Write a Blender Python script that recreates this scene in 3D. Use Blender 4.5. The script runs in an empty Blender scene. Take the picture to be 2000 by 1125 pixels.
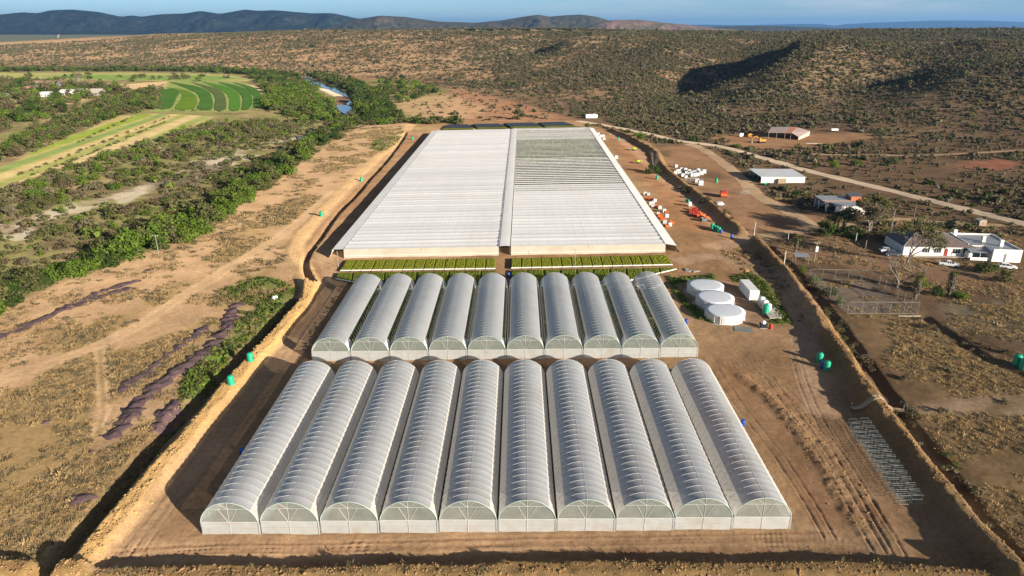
import bpy, math, random
import numpy as np
from mathutils import Vector, Matrix
R = math.radians
rnd = random.Random(7)
nr = np.random.default_rng(11)
SC = bpy.context.scene
COL = SC.collection

# ------------------------------------------------------------------ camera model
HC, PITCH, FPX = 64.0, R(20.7), 1350.0
CP, SP = math.cos(PITCH), math.sin(PITCH)
SUN_EL = R(15.5)
SUN_H = np.array([0.74, -0.67]); SUN_H = SUN_H / np.linalg.norm(SUN_H)

def trow(py):
    return math.tan(PITCH + math.atan((py - 562.5) / FPX))

def flat(px, py, h=0.0):
    """world XY of a photo point lying at height h"""
    t = trow(py); Y = (HC - h) / t
    zc = Y * CP + (HC - h) * SP
    return np.array([(px - 1000.0) / FPX * zc, Y])

def proj(X, Y, Z):
    d = HC - Z
    zc = Y * CP + d * SP
    yc = d * CP - Y * SP
    return 1000 + FPX * X / zc, 562.5 + FPX * yc / zc, zc

# ------------------------------------------------------------------ noise
def _hash(ix, iy, s):
    h = (ix * 374761393 + iy * 668265263 + s * 974634777) & 0xFFFFFFFF
    h = ((h ^ (h >> 13)) * 1274126177) & 0xFFFFFFFF
    return ((h ^ (h >> 16)) & 0xFFFFFF) / float(0xFFFFFF)

def vn(x, y, s=0):
    fx = np.floor(x); fy = np.floor(y)
    ix = fx.astype(np.int64); iy = fy.astype(np.int64)
    u = x - fx; v = y - fy
    u = u * u * (3 - 2 * u); v = v * v * (3 - 2 * v)
    a = _hash(ix, iy, s); b = _hash(ix + 1, iy, s); c = _hash(ix, iy + 1, s); d = _hash(ix + 1, iy + 1, s)
    return (a * (1 - u) + b * u) * (1 - v) + (c * (1 - u) + d * u) * v

def fbm(x, y, size, octv=4, s=0):
    t = 0; amp = 0.5; tot = 0
    f = 1.0 / size
    for k in range(octv):
        t = t + amp * vn(x * f + 17.3 * k, y * f - 9.1 * k, s + k * 31); tot += amp
        amp *= 0.5; f *= 2.03
    return t / tot - 0.5          # about -0.5 .. 0.5

def sstep(x, a, b):
    t = np.clip((x - a) / (b - a), 0, 1)
    return t * t * (3 - 2 * t)

# ------------------------------------------------------------------ polylines / polygons in world metres
def WP(pts, h=0.0):
    return np.array([flat(p[0], p[1], h) for p in pts])

def dense(P, step=4.0):
    """Catmull-Rom smoothing of a polyline"""
    P = np.asarray(P, float); out = []
    n = len(P)
    for i in range(n - 1):
        p0 = P[max(i - 1, 0)]; p1 = P[i]; p2 = P[i + 1]; p3 = P[min(i + 2, n - 1)]
        k = max(2, int(np.linalg.norm(p2 - p1) / step))
        k = min(k, 12)
        for j in range(k):
            t = j / k
            out.append(0.5 * (2 * p1 + (p2 - p0) * t + (2 * p0 - 5 * p1 + 4 * p2 - p3) * t * t + (3 * p1 - p0 - 3 * p2 + p3) * t ** 3))
    out.append(P[-1])
    return np.array(out)

def dline(X, Y, P, reach):
    """distance to polyline P and arc length of the nearest point; inf beyond reach"""
    D = np.full(X.shape, 1e9); S = np.zeros(X.shape)
    m = (X > P[:, 0].min() - reach) & (X < P[:, 0].max() + reach) & (Y > P[:, 1].min() - reach) & (Y < P[:, 1].max() + reach)
    idx = np.nonzero(m)[0]
    if len(idx) == 0: return D, S
    x = X[idx]; y = Y[idx]; d = np.full(x.shape, 1e9); s = np.zeros(x.shape); acc = 0.0
    for a, b in zip(P[:-1], P[1:]):
        e = b - a; L = math.hypot(*e)
        if L < 1e-6: continue
        t = np.clip(((x - a[0]) * e[0] + (y - a[1]) * e[1]) / (L * L), 0, 1)
        q = np.hypot(x - a[0] - t * e[0], y - a[1] - t * e[1])
        c = q < d
        d[c] = q[c]; s[c] = acc + t[c] * L
        acc += L
    D[idx] = d; S[idx] = s
    return D, S

def inside(x, y, P):
    c = np.zeros(x.shape, bool)
    n = len(P); j = n - 1
    for i in range(n):
        xi, yi = P[i]; xj, yj = P[j]
        if abs(yj - yi) > 1e-9:
            c ^= ((yi > y) != (yj > y)) & (x < (xj - xi) * (y - yi) / (yj - yi) + xi)
        j = i
    return c

def sdpoly(X, Y, P, reach):
    """signed distance (positive inside) to polygon"""
    Q = np.vstack([P, P[:1]])
    D, _ = dline(X, Y, Q, reach)
    S = -D
    m = (X > P[:, 0].min()) & (X < P[:, 0].max()) & (Y > P[:, 1].min()) & (Y < P[:, 1].max())
    idx = np.nonzero(m)[0]
    if len(idx):
        ins = inside(X[idx], Y[idx], P)
        k = idx[ins]
        S[k] = D[k]
    return S

# ------------------------------------------------------------------ terrain: valley floor and the ridge behind it
PXC = np.array([-900, 0, 300, 600, 900, 1100, 1300, 1500, 1700, 2000, 2900], float)
YB = np.array([64 / trow(r) for r in (138, 139, 139, 150, 166, 195, 232, 250, 275, 300, 320)])
YT = np.array([2300, 2200, 2000, 1800, 1650, 1550, 1450, 1400, 1400, 1400, 1400], float)
ZT = np.array([HC - y * trow(r) for y, r in zip(YT, (86, 82, 66, 60, 57, 56, 61, 64, 59, 57, 57))])

SPURS = []   # (cx, cy, dirx, diry, half length, height, steep width, gentle width)
def macro(X, Y):
    Y1 = np.maximum(Y, 1.0)
    pa = 1000 + FPX * (X / Y1) / CP
    yb = np.interp(pa, PXC, YB); yt = np.interp(pa, PXC, YT); zt = np.interp(pa, PXC, ZT)
    t = np.clip((Y1 - yb) / (yt - yb), 0, 1)
    s = t * t * (3 - 2 * t) * 0.7 + 0.3 * t
    back = sstep(Y1, yt, yt + 900)
    z = zt * s * (1 - back)
    rough = np.minimum(s * 4, 1) * (1 - back)
    z = z + rough * (1 - 0.75 * sstep(t, 0.75, 1.0)) * (fbm(X, Y, 260, 4, 3) * 17 + fbm(X, Y, 60, 3, 9) * 2.5)
    for cx, cy, dx, dy, hl, hh, ws, wg in SPURS:
        al = (X - cx) * dx + (Y - cy) * dy
        ac = (X - cx) * (-dy) + (Y - cy) * dx       # positive = left of the spur line
        ac = ac + fbm(X, Y, 90, 3, 21) * 60
        g = np.exp(-(al / hl) ** 2)
        pr = np.where(ac > 0, np.exp(-(ac / ws) ** 2), np.exp(-(ac / wg) ** 2))
        pr = pr - .75 * np.exp(-((ac - ws * 1.9) / ws) ** 2)
        z = z + hh * g * pr * (1 - sstep(t, .62, .93))
    cap = HC - Y1 * trow(63) + fbm(X, Y, 30, 3, 66) * 3          # the plateau edge is nearly level
    return np.where((z > cap) & (t < .97), cap, z)

def at(px, py):
    """world point (x, y, z of the bare terrain) seen at a photo pixel"""
    t = trow(py)
    Ys = np.geomspace(50, 30000, 4000)
    hz = HC - Ys * t
    zc = Ys * CP + (HC - hz) * SP
    Xs = (px - 1000) / FPX * zc
    g = macro(Xs, Ys)
    k = int(np.argmax(hz <= g + 1e-6)) if np.any(hz <= g + 1e-6) else 3999
    if k > 0:
        f0 = hz[k - 1] - g[k - 1]; f1 = hz[k] - g[k]
        w = f0 / (f0 - f1) if f0 != f1 else 0
        x = Xs[k - 1] + (Xs[k] - Xs[k - 1]) * w; y = Ys[k - 1] + (Ys[k] - Ys[k - 1]) * w
    else: x, y = Xs[0], Ys[0]
    return np.array([x, y])

def spur(p0, p1, hh, ws, wg, k=1.0):
    a = at(*p0); b = at(*p1)
    d = (a - b); L = np.linalg.norm(d); d = d / L
    c = (a + b) / 2
    return (c[0], c[1], d[0], d[1], L * 0.5 * k, hh, ws, wg)
_s = [spur((1600, 100), (1535, 180), 30, 52, 240), spur((1965, 160), (1835, 212), 17, 40, 170),
      spur((1960, 120), (1905, 146), 13, 38, 150), spur((1180, 75), (1150, 100), 12, 45, 150), spur((2090, 182), (1985, 210), 9, 40, 140)]
SPURS.extend(_s)

# earthworks -----------------------------------------------------------------
L_BERM = dense(WP([(110, 1180), (150, 1125), (215, 1040), (295, 945), (372, 855), (432, 784), (492, 710), (560, 636), (598, 588), (607, 556)]))
L_DITCH = dense(WP([(50, 1180), (95, 1118), (170, 1030), (250, 925), (330, 835), (398, 770), (470, 700), (535, 630), (572, 588)]))
L_BANK = dense(WP([(607, 556), (588, 522), (574, 490), (592, 455), (642, 400), (702, 340), (762, 286), (803, 244)]))
L_TRENCH = dense(WP([(613, 556), (600, 535), (595, 517), (602, 494), (626, 463), (640, 442), (665, 410), (696, 379), (724, 346), (753, 315), (783, 276), (800, 245)]))
R_BERM = dense(WP([(2020, 1190), (1965, 1115), (1895, 1035), (1800, 915), (1745, 846), (1700, 786), (1643, 700), (1592, 620), (1562, 575), (1522, 525), (1492, 492), (1474, 474)]))
R_BERM2 = dense(WP([(1448, 458), (1402, 416), (1352, 376), (1316, 348), (1296, 330), (1288, 316), (1280, 300), (1254, 284), (1228, 270), (1196, 256), (1165, 246), (1130, 238)]))
R_DITCH = dense(WP([(2010, 1110), (1935, 1035), (1850, 925), (1790, 846), (1733, 768), (1684, 700), (1626, 618), (1576, 556), (1540, 518), (1500, 482)]))
R_DITCH2 = dense(WP([(2030, 745), (1985, 725), (1930, 700), (1880, 672), (1835, 640), (1806, 620)]))
F_BERM = dense(WP([(-60, 1122), (60, 1124), (140, 1136), (500, 1133), (1000, 1126), (1500, 1123), (1800, 1128), (1960, 1145)]))
F_RUT = dense(WP([(1448, 735), (1520, 795), (1580, 872), (1632, 955), (1690, 1045)]))
F_RUT2 = dense(WP([(1500, 760), (1580, 840), (1650, 930), (1740, 1050)]))

def _pair(pts, g=1.5):
    P = dense(WP(pts), 2.0); out = []
    d = np.gradient(P, axis=0); d /= np.linalg.norm(d, axis=1)[:, None]; n = np.stack([-d[:, 1], d[:, 0]], 1)
    return [P + n * g / 2, P - n * g / 2]
WHEEL = []
for _q in ([(205, 1092), (270, 1078), (400, 1072), (700, 1066), (1000, 1057), (1400, 1051), (1640, 1046)], [(190, 1112), (260, 1092), (420, 1080), (800, 1074), (1200, 1062), (1560, 1058), (1700, 1066)],
           [(230, 1100), (300, 1010), (370, 915), (440, 835), (520, 738), (600, 640), (645, 560)], [(260, 1090), (330, 990), (400, 905), (470, 825), (545, 735), (615, 640)], [(255, 1085), (225, 1060), (290, 960), (350, 890)],
           [(1395, 720), (1450, 800), (1520, 890), (1580, 980), (1620, 1050)], [(1470, 715), (1540, 770), (1610, 850), (1670, 940), (1730, 1040)], [(1400, 715), (1480, 708), (1560, 700)], [(1720, 1080), (1660, 980), (1600, 880), (1545, 800), (1500, 735)],
           [(1760, 1090), (1700, 985), (1635, 880), (1590, 800), (1560, 720), (1550, 650), (1520, 580)], [(1380, 500), (1440, 520), (1500, 560), (1545, 620), (1562, 690)], [(1330, 505), (1420, 490), (1490, 472)], [(1200, 265), (1250, 310), (1300, 370), (1360, 425), (1420, 470)],
           [(40, 1080), (110, 980), (190, 870), (230, 790)], [(60, 1000), (160, 870), (215, 800)]):
    WHEEL.extend(_pair(_q))
def earth(X, Y):
    z = np.zeros(X.shape)
    wob = fbm(X, Y, 7, 3, 40); wob2 = fbm(X, Y, 2.2, 3, 44)
    def ridge(P, h, w, top=0.35, kx=1.0):
        d, s = dline(X, Y, P, w + 2)
        dd = d + (wob * 1.2 + wob2 * 0.5) * kx
        return h * (1 - sstep(dd, w * top, w)) * (1 + wob2 * 0.25)
    z += ridge(L_BERM, 1.3, 2.8)
    z -= ridge(L_DITCH, 1.9, 2.3, 0.2)
    z += ridge(L_BANK, 0.35, 3.6, 0.3)
    z -= ridge(L_TRENCH, 1.7, 1.15, 0.35, 0.4)
    z += ridge(R_BERM, 2.25, 2.9, 0.08) * (1 + 0.5 * fbm(X, Y, 5, 3, 46))
    z += ridge(R_BERM2, 2.0, 2.9, 0.08) * (1 + 0.5 * fbm(X, Y, 5, 3, 47))
    z -= ridge(R_DITCH, 0.8, 1.9, 0.2)
    z -= ridge(R_DITCH2, 0.7, 2.2, 0.2)
    z += ridge(F_BERM, 1.4, 2.4, 0.2)
    z += ridge(F_RUT, 0.24, 1.8, 0.1) * (0.5 + vn(X / 0.9, Y / 0.5, 5))
    z += ridge(F_RUT2, 0.16, 3.4, 0.1) * (0.4 + vn(X / 0.8, Y / 0.6, 6))
    for P in WHEEL:
        d, s = dline(X, Y, P, 0.6)
        k = d < 0.55
        if k.any(): z[k] += np.where(d[k] < .22, -.07 * (1 - (d[k] / .22) ** 2), .05 * np.exp(-((d[k] - .32) / .1) ** 2)) * (0.4 + 1.2 * vn(s[k] / 3.0, s[k] * 0, 8))
    return z

def ground(X, Y):
    X = np.asarray(X, float); Y = np.asarray(Y, float)
    z = macro(X, Y)
    near = Y < 460
    if near.any():
        x = X[near]; y = Y[near]
        e = earth(x, y)
        fade = 1 - sstep(y, 250, 440)
        e = e + fade * (fbm(x, y, 9, 3, 50) * 0.30 + fbm(x, y, 1.6, 3, 52) * 0.16)
        z = z.copy(); z[near] += e
    far = ~near & (Y < 1500)
    if far.any():
        z = z.copy(); z[far] += fbm(X[far], Y[far], 14, 2, 60) * 0.5
    return z

def gz(x, y):
    return float(ground(np.array([x]), np.array([y]))[0])

def base(px, py, dz=0.0):
    p = at(px, py)
    return Vector((p[0], p[1], gz(p[0], p[1]) + dz))

# ------------------------------------------------------------------ mesh building
def link(o, parent=None):
    COL.objects.link(o)
    if parent is not None: o.parent = parent
    return o

def np_mesh(name, V, F, mats, smooth=False):
    V = np.asarray(V, np.float32); F = np.asarray(F, np.int32)
    me = bpy.data.meshes.new(name); n = F.shape[1]
    me.vertices.add(len(V)); me.vertices.foreach_set('co', V.ravel())
    me.loops.add(F.size); me.loops.foreach_set('vertex_index', F.ravel())
    me.polygons.add(len(F)); me.polygons.foreach_set('loop_start', np.arange(0, F.size, n, dtype=np.int32))
    try: me.polygons.foreach_set('loop_total', np.full(len(F), n, np.int32))
    except Exception: pass
    me.update(calc_edges=True)
    if smooth: me.polygons.foreach_set('use_smooth', np.ones(len(F), bool))
    for m in (mats if isinstance(mats, (list, tuple)) else [mats]): me.materials.append(m)
    return me

class MB:
    def __init__(s): s.v = []; s.f = []; s.m = []
    def add(s, vs, fs, m=0):
        k = len(s.v); s.v += [tuple(v) for v in vs]
        for f in fs: s.f.append(tuple(i + k for i in f)); s.m.append(m)
        return s
    def box(s, x0, x1, y0, y1, z0, z1, m=0):
        vs = [(x0, y0, z0), (x1, y0, z0), (x1, y1, z0), (x0, y1, z0), (x0, y0, z1), (x1, y0, z1), (x1, y1, z1), (x0, y1, z1)]
        return s.add(vs, [(0, 3, 2, 1), (4, 5, 6, 7), (0, 1, 5, 4), (1, 2, 6, 5), (2, 3, 7, 6), (3, 0, 4, 7)], m)
    def prism(s, prof, y0, y1, m=0, inset=0.0):
        """profile in xz extruded along y"""
        n = len(prof)
        vs = [(x, y0, z) for x, z in prof] + [(x, y1, z) for x, z in prof]
        fs = [tuple(range(n)), tuple(range(2 * n - 1, n - 1, -1))]
        for i in range(n):
            j = (i + 1) % n; fs.append((j, i, i + n, j + n))
        return s.add(vs, fs, m)
    def bar(s, p, q, r, n=5, m=0, r2=None):
        return s.tube([p, q], [r, r if r2 is None else r2], n, m)
    def tube(s, pts, r, n=5, m=0):
        pts = [Vector(p) for p in pts]
        rs = r if isinstance(r, (list, tuple)) else [r] * len(pts)
        vs = []
        for i, p in enumerate(pts):
            d = (pts[min(i + 1, len(pts) - 1)] - pts[max(i - 1, 0)]).normalized()
            u = d.cross(Vector((0, 0, 1)))
            if u.length < 1e-3: u = Vector((1, 0, 0))
            u.normalize(); w = d.cross(u)
            for k in range(n):
                a = 2 * math.pi * k / n
                vs.append(p + (u * math.cos(a) + w * math.sin(a)) * rs[i])
        fs = []
        for i in range(len(pts) - 1):
            for k in range(n):
                k2 = (k + 1) % n
                fs.append((i * n + k, i * n + k2, (i + 1) * n + k2, (i + 1) * n + k))
        fs.append(tuple(range(n - 1, -1, -1))); fs.append(tuple((len(pts) - 1) * n + k for k in range(n)))
        return s.add(vs, fs, m)
    def lathe(s, prof, n=20, c=(0, 0, 0), m=0):
        vs = []; fs = []
        for r, z in prof:
            for k in range(n):
                a = 2 * math.pi * k / n
                vs.append((c[0] + r * math.cos(a), c[1] + r * math.sin(a), c[2] + z))
        for i in range(len(prof) - 1):
            for k in range(n):
                k2 = (k + 1) % n
                fs.append((i * n + k, i * n + k2, (i + 1) * n + k2, (i + 1) * n + k))
        fs.append(tuple(range(n - 1, -1, -1))); fs.append(tuple((len(prof) - 1) * n + k for k in range(n)))
        return s.add(vs, fs, m)
    def quad(s, a, b, c, d, m=0): return s.add([a, b, c, d], [(0, 1, 2, 3)], m)
    def slab(s, a, b, c, d, th, m=0):
        """a quad given thickness straight down"""
        t = Vector((0, 0, -th)); P = [Vector(q) for q in (a, b, c, d)]
        vs = P + [p + t for p in P]
        return s.add(vs, [(0, 1, 2, 3), (7, 6, 5, 4), (0, 4, 5, 1), (1, 5, 6, 2), (2, 6, 7, 3), (3, 7, 4, 0)], m)
    def mesh(s, name, mats, smooth=False):
        me = bpy.data.meshes.new(name)
        me.from_pydata(s.v, [], s.f)
        for m in (mats if isinstance(mats, (list, tuple)) else [mats]): me.materials.append(m)
        if any(s.m): me.polygons.foreach_set('material_index', np.array(s.m, np.int32))
        if smooth: me.polygons.foreach_set('use_smooth', np.ones(len(me.polygons), bool))
        me.update()
        return me
    def build(s, name, mats, parent=None, smooth=False, loc=None):
        o = bpy.data.objects.new(name, s.mesh(name, mats, smooth)); link(o, parent)
        if loc is not None: o.location = loc
        return o

def tag(o, label=None, cat=None, group=None, kind=None):
    if label: o['label'] = label
    if cat: o['category'] = cat
    if group: o['group'] = group
    if kind: o['kind'] = kind
    return o

def empty(name, loc, rz=0.0, label=None, cat=None, group=None):
    o = bpy.data.objects.new(name, None); o.empty_display_size = 0.5
    link(o); o.location = loc; o.rotation_euler = (0, 0, rz)
    return tag(o, label, cat, group)

def copy_tree(root, loc, rz=0.0, scale=None, label=None, group=None):
    def rec(o, par):
        c = o.copy(); COL.objects.link(c)
        if par is not None: c.parent = par
        for ch in list(o.children): rec(ch, c)
        return c
    r = rec(root, None)
    r.location = loc; r.rotation_euler = (0, 0, rz)
    if scale is not None: r.scale = (scale,) * 3 if isinstance(scale, (int, float)) else scale
    if label: r['label'] = label
    if group: r['group'] = group
    return r

class Kind:
    """first placement moves the original, later ones copy it"""
    def __init__(s, root): s.root = root; s.used = False
    def put(s, loc, rz=0.0, scale=None, label=None, group=None):
        if not s.used:
            s.used = True; r = s.root
            r.location = loc; r.rotation_euler = (0, 0, rz)
            if scale is not None: r.scale = (scale,) * 3 if isinstance(scale, (int, float)) else scale
            if label: r['label'] = label
            if group: r['group'] = group
            return r
        return copy_tree(s.root, loc, rz, scale if scale is not None else (1, 1, 1), label, group)

# ------------------------------------------------------------------ materials
def _new(name):
    m = bpy.data.materials.new(name); m.use_nodes = True
    nt = m.node_tree; nt.nodes.clear()
    out = nt.nodes.new('ShaderNodeOutputMaterial')
    return m, nt, out

def N(nt, t, **kw):
    n = nt.nodes.new(t)
    for k, v in kw.items():
        if k in n.inputs.keys(): n.inputs[k].default_value = v
        else: setattr(n, k, v)
    return n

def pm(name, col, rough=0.7, var=0.15, size=1.0, bump=0.0, metal=0.0, spec=0.3, trans=0.0, glass=0.0, orand=0.0, stretch=None, dirt=None, world=False):
    """procedural paint / plastic / metal: noise-varied colour, optional translucency and see-through"""
    m, nt, out = _new(name); L = nt.links
    tc = N(nt, 'ShaderNodeTexCoord')
    mp = N(nt, 'ShaderNodeMapping'); L.new(N(nt, 'ShaderNodeNewGeometry').outputs['Position'] if world else tc.outputs['Object'], mp.inputs[0])
    if stretch: mp.inputs['Scale'].default_value = stretch
    nz = N(nt, 'ShaderNodeTexNoise'); nz.inputs['Scale'].default_value = 1.0 / size; nz.inputs['Detail'].default_value = 5
    L.new(mp.outputs[0], nz.inputs['Vector'])
    mr = N(nt, 'ShaderNodeMapRange'); mr.inputs[1].default_value = 0.3; mr.inputs[2].default_value = 0.7
    mr.inputs[3].default_value = 1 - var; mr.inputs[4].default_value = 1 + var
    L.new(nz.outputs[0], mr.inputs[0])
    val = mr.outputs[0]
    if orand > 0:
        oi = N(nt, 'ShaderNodeObjectInfo')
        m2 = N(nt, 'ShaderNodeMapRange'); m2.inputs[3].default_value = 1 - orand; m2.inputs[4].default_value = 1 + orand
        L.new(oi.outputs['Random'], m2.inputs[0])
        mu = N(nt, 'ShaderNodeMath', operation='MULTIPLY'); L.new(val, mu.inputs[0]); L.new(m2.outputs[0], mu.inputs[1]); val = mu.outputs[0]
    vm = N(nt, 'ShaderNodeVectorMath', operation='SCALE'); vm.inputs[0].default_value = col; L.new(val, vm.inputs['Scale'])
    cout = vm.outputs[0]
    if dirt:
        n3 = N(nt, 'ShaderNodeTexNoise'); n3.inputs['Scale'].default_value = 0.35 / size; n3.inputs['Detail'].default_value = 6
        L.new(mp.outputs[0], n3.inputs['Vector'])
        r3 = N(nt, 'ShaderNodeMapRange'); r3.inputs[1].default_value = 0.52; r3.inputs[2].default_value = 0.75; r3.inputs[4].default_value = dirt[1]
        L.new(n3.outputs[0], r3.inputs[0])
        mx = N(nt, 'ShaderNodeMix', data_type='RGBA'); L.new(r3.outputs[0], mx.inputs[0]); L.new(cout, mx.inputs[6]); mx.inputs[7].default_value = (*dirt[0], 1)
        cout = mx.outputs[2]
    b = N(nt, 'ShaderNodeBsdfPrincipled'); b.inputs['Roughness'].default_value = rough; b.inputs['Metallic'].default_value = metal
    b.inputs['Specular IOR Level'].default_value = spec
    L.new(cout, b.inputs['Base Color'])
    if bump > 0:
        bp = N(nt, 'ShaderNodeBump'); bp.inputs['Strength'].default_value = 1.0; bp.inputs['Distance'].default_value = bump
        L.new(nz.outputs[0], bp.inputs['Height']); L.new(bp.outputs[0], b.inputs['Normal'])
    sh = b.outputs[0]
    if trans > 0:
        tr = N(nt, 'ShaderNodeBsdfTranslucent'); L.new(cout, tr.inputs[0])
        mx = N(nt, 'ShaderNodeMixShader'); mx.inputs[0].default_value = trans; L.new(sh, mx.inputs[1]); L.new(tr.outputs[0], mx.inputs[2]); sh = mx.outputs[0]
    if glass > 0:
        tp = N(nt, 'ShaderNodeBsdfTransparent')
        mx = N(nt, 'ShaderNodeMixShader'); mx.inputs[0].default_value = glass; L.new(sh, mx.inputs[1]); L.new(tp.outputs[0], mx.inputs[2]); sh = mx.outputs[0]
    L.new(sh, out.inputs[0])
    return m

def leafm(name, c1, c2, trans=0.25, size=1.5):
    """foliage: per-object tint, clump-scale variation, some light through the leaves"""
    m, nt, out = _new(name); L = nt.links
    oi = N(nt, 'ShaderNodeObjectInfo'); tc = N(nt, 'ShaderNodeTexCoord')
    nz = N(nt, 'ShaderNodeTexNoise'); nz.inputs['Scale'].default_value = 1 / size; nz.inputs['Detail'].default_value = 3
    L.new(tc.outputs['Object'], nz.inputs['Vector'])
    ad = N(nt, 'ShaderNodeMath', operation='MULTIPLY_ADD'); L.new(oi.outputs['Random'], ad.inputs[0]); ad.inputs[1].default_value = 0.75; 
    sb = N(nt, 'ShaderNodeMapRange'); sb.inputs[1].default_value = 0.3; sb.inputs[2].default_value = 0.7; sb.inputs[3].default_value = -0.12; sb.inputs[4].default_value = 0.38
    L.new(nz.outputs[0], sb.inputs[0]); L.new(sb.outputs[0], ad.inputs[2])
    mx = N(nt, 'ShaderNodeMix', data_type='RGBA'); mx.clamp_factor = True
    L.new(ad.outputs[0], mx.inputs[0]); mx.inputs[6].default_value = (*c1, 1); mx.inputs[7].default_value = (*c2, 1)
    d = N(nt, 'ShaderNodeBsdfDiffuse'); L.new(mx.outputs[2], d.inputs[0])
    t = N(nt, 'ShaderNodeBsdfTranslucent'); L.new(mx.outputs[2], t.inputs[0])
    ms = N(nt, 'ShaderNodeMixShader'); ms.inputs[0].default_value = trans
    L.new(d.outputs[0], ms.inputs[1]); L.new(t.outputs[0], ms.inputs[2]); L.new(ms.outputs[0], out.inputs[0])
    return m

M = {}
def soilm(name, attr='Col', bump=0.06, fixed=None):
    m, nt, out = _new(name); L = nt.links
    tc = N(nt, 'ShaderNodeTexCoord')
    if fixed: 
        rgb = N(nt, 'ShaderNodeRGB'); rgb.outputs[0].default_value = (*fixed, 1); src = rgb.outputs[0]
    else:
        a = N(nt, 'ShaderNodeAttribute', attribute_name=attr); src = a.outputs['Color']
    n1 = N(nt, 'ShaderNodeTexNoise'); n1.inputs['Scale'].default_value = 0.09; n1.inputs['Detail'].default_value = 8; n1.inputs['Roughness'].default_value = 0.62
    n2 = N(nt, 'ShaderNodeTexNoise'); n2.inputs['Scale'].default_value = 1.1; n2.inputs['Detail'].default_value = 6; n2.inputs['Roughness'].default_value = 0.7
    for n in (n1, n2): L.new(tc.outputs['Object'], n.inputs['Vector'])
    r1 = N(nt, 'ShaderNodeMapRange'); r1.inputs[1].default_value = 0.28; r1.inputs[2].default_value = 0.72; r1.inputs[3].default_value = 0.74; r1.inputs[4].default_value = 1.26
    r2 = N(nt, 'ShaderNodeMapRange'); r2.inputs[1].default_value = 0.3; r2.inputs[2].default_value = 0.7; r2.inputs[3].default_value = 0.78; r2.inputs[4].default_value = 1.2
    L.new(n1.outputs[0], r1.inputs[0]); L.new(n2.outputs[0], r2.inputs[0])
    mu = N(nt, 'ShaderNodeMath', operation='MULTIPLY'); L.new(r1.outputs[0], mu.inputs[0]); L.new(r2.outputs[0], mu.inputs[1])
    n3 = N(nt, 'ShaderNodeTexNoise'); n3.inputs['Scale'].default_value = 4.5; n3.inputs['Detail'].default_value = 4; L.new(tc.outputs['Object'], n3.inputs['Vector'])
    r3 = N(nt, 'ShaderNodeMapRange'); r3.inputs[1].default_value = 0.32; r3.inputs[2].default_value = 0.68; r3.inputs[3].default_value = 0.84; r3.inputs[4].default_value = 1.14; L.new(n3.outputs[0], r3.inputs[0])
    mu2 = N(nt, 'ShaderNodeMath', operation='MULTIPLY'); L.new(mu.outputs[0], mu2.inputs[0]); L.new(r3.outputs[0], mu2.inputs[1]); mu = mu2
    vs = N(nt, 'ShaderNodeVectorMath', operation='SCALE'); L.new(src, vs.inputs[0]); L.new(mu.outputs[0], vs.inputs['Scale'])
    b = N(nt, 'ShaderNodeBsdfDiffuse'); b.inputs['Roughness'].default_value = 0.6
    L.new(vs.outputs[0], b.inputs[0])
    bp = N(nt, 'ShaderNodeBump'); bp.inputs['Strength'].default_value = 0.8; bp.inputs['Distance'].default_value = bump
    L.new(n2.outputs[0], bp.inputs['Height']); L.new(bp.outputs[0], b.inputs['Normal'])
    L.new(b.outputs[0], out.inputs[0])
    return m
# ================================================================== GROUND SHEET
def build_ground():
    r = np.concatenate([np.linspace(3, 44, 12), np.geomspace(46, 620, 700), np.geomspace(628, 32000, 330)])
    th = np.radians(np.linspace(-57, 57, 920))
    X = np.outer(r, np.sin(th)); Y = np.outer(r, np.cos(th))
    nrow, ncol = X.shape
    X = X.ravel(); Y = Y.ravel()
    Z = ground(X, Y)
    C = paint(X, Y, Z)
    i = np.arange(nrow - 1)[:, None] * ncol + np.arange(ncol - 1)[None, :]
    F = np.stack([i, i + 1, i + ncol + 1, i + ncol], -1).reshape(-1, 4)[:, ::-1]
    me = np_mesh('ground', np.stack([X, Y, Z], 1), F, soilm('soil'), True)
    at_ = me.attributes.new('Col', 'FLOAT_COLOR', 'POINT')
    at_.data.foreach_set('color', np.concatenate([C, np.ones((len(C), 1))], 1).astype(np.float32).ravel())
    o = bpy.data.objects.new('ground', me); link(o); tag(o, kind='structure')
    return o

SAND = (.345, .228, .13); SAND2 = (.29, .185, .10); DRYG = (.275, .188, .09); YARD = (.25, .15, .08)
YARD2 = (.31, .20, .112); YEL = (.52, .33, .135); HILLO = (.275, .172, .098); HILLR = (.14, .092, .055)
GRASS = (.10, .155, .03); OLIVE = (.165, .15, .062); RSAND = (.50, .42, .31); PLAIN = (.085, .092, .06); GREYS = (.25, .19, .13)
REDE = (.31, .165, .095); SCRUBB = (.175, .125, .075)

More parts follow.
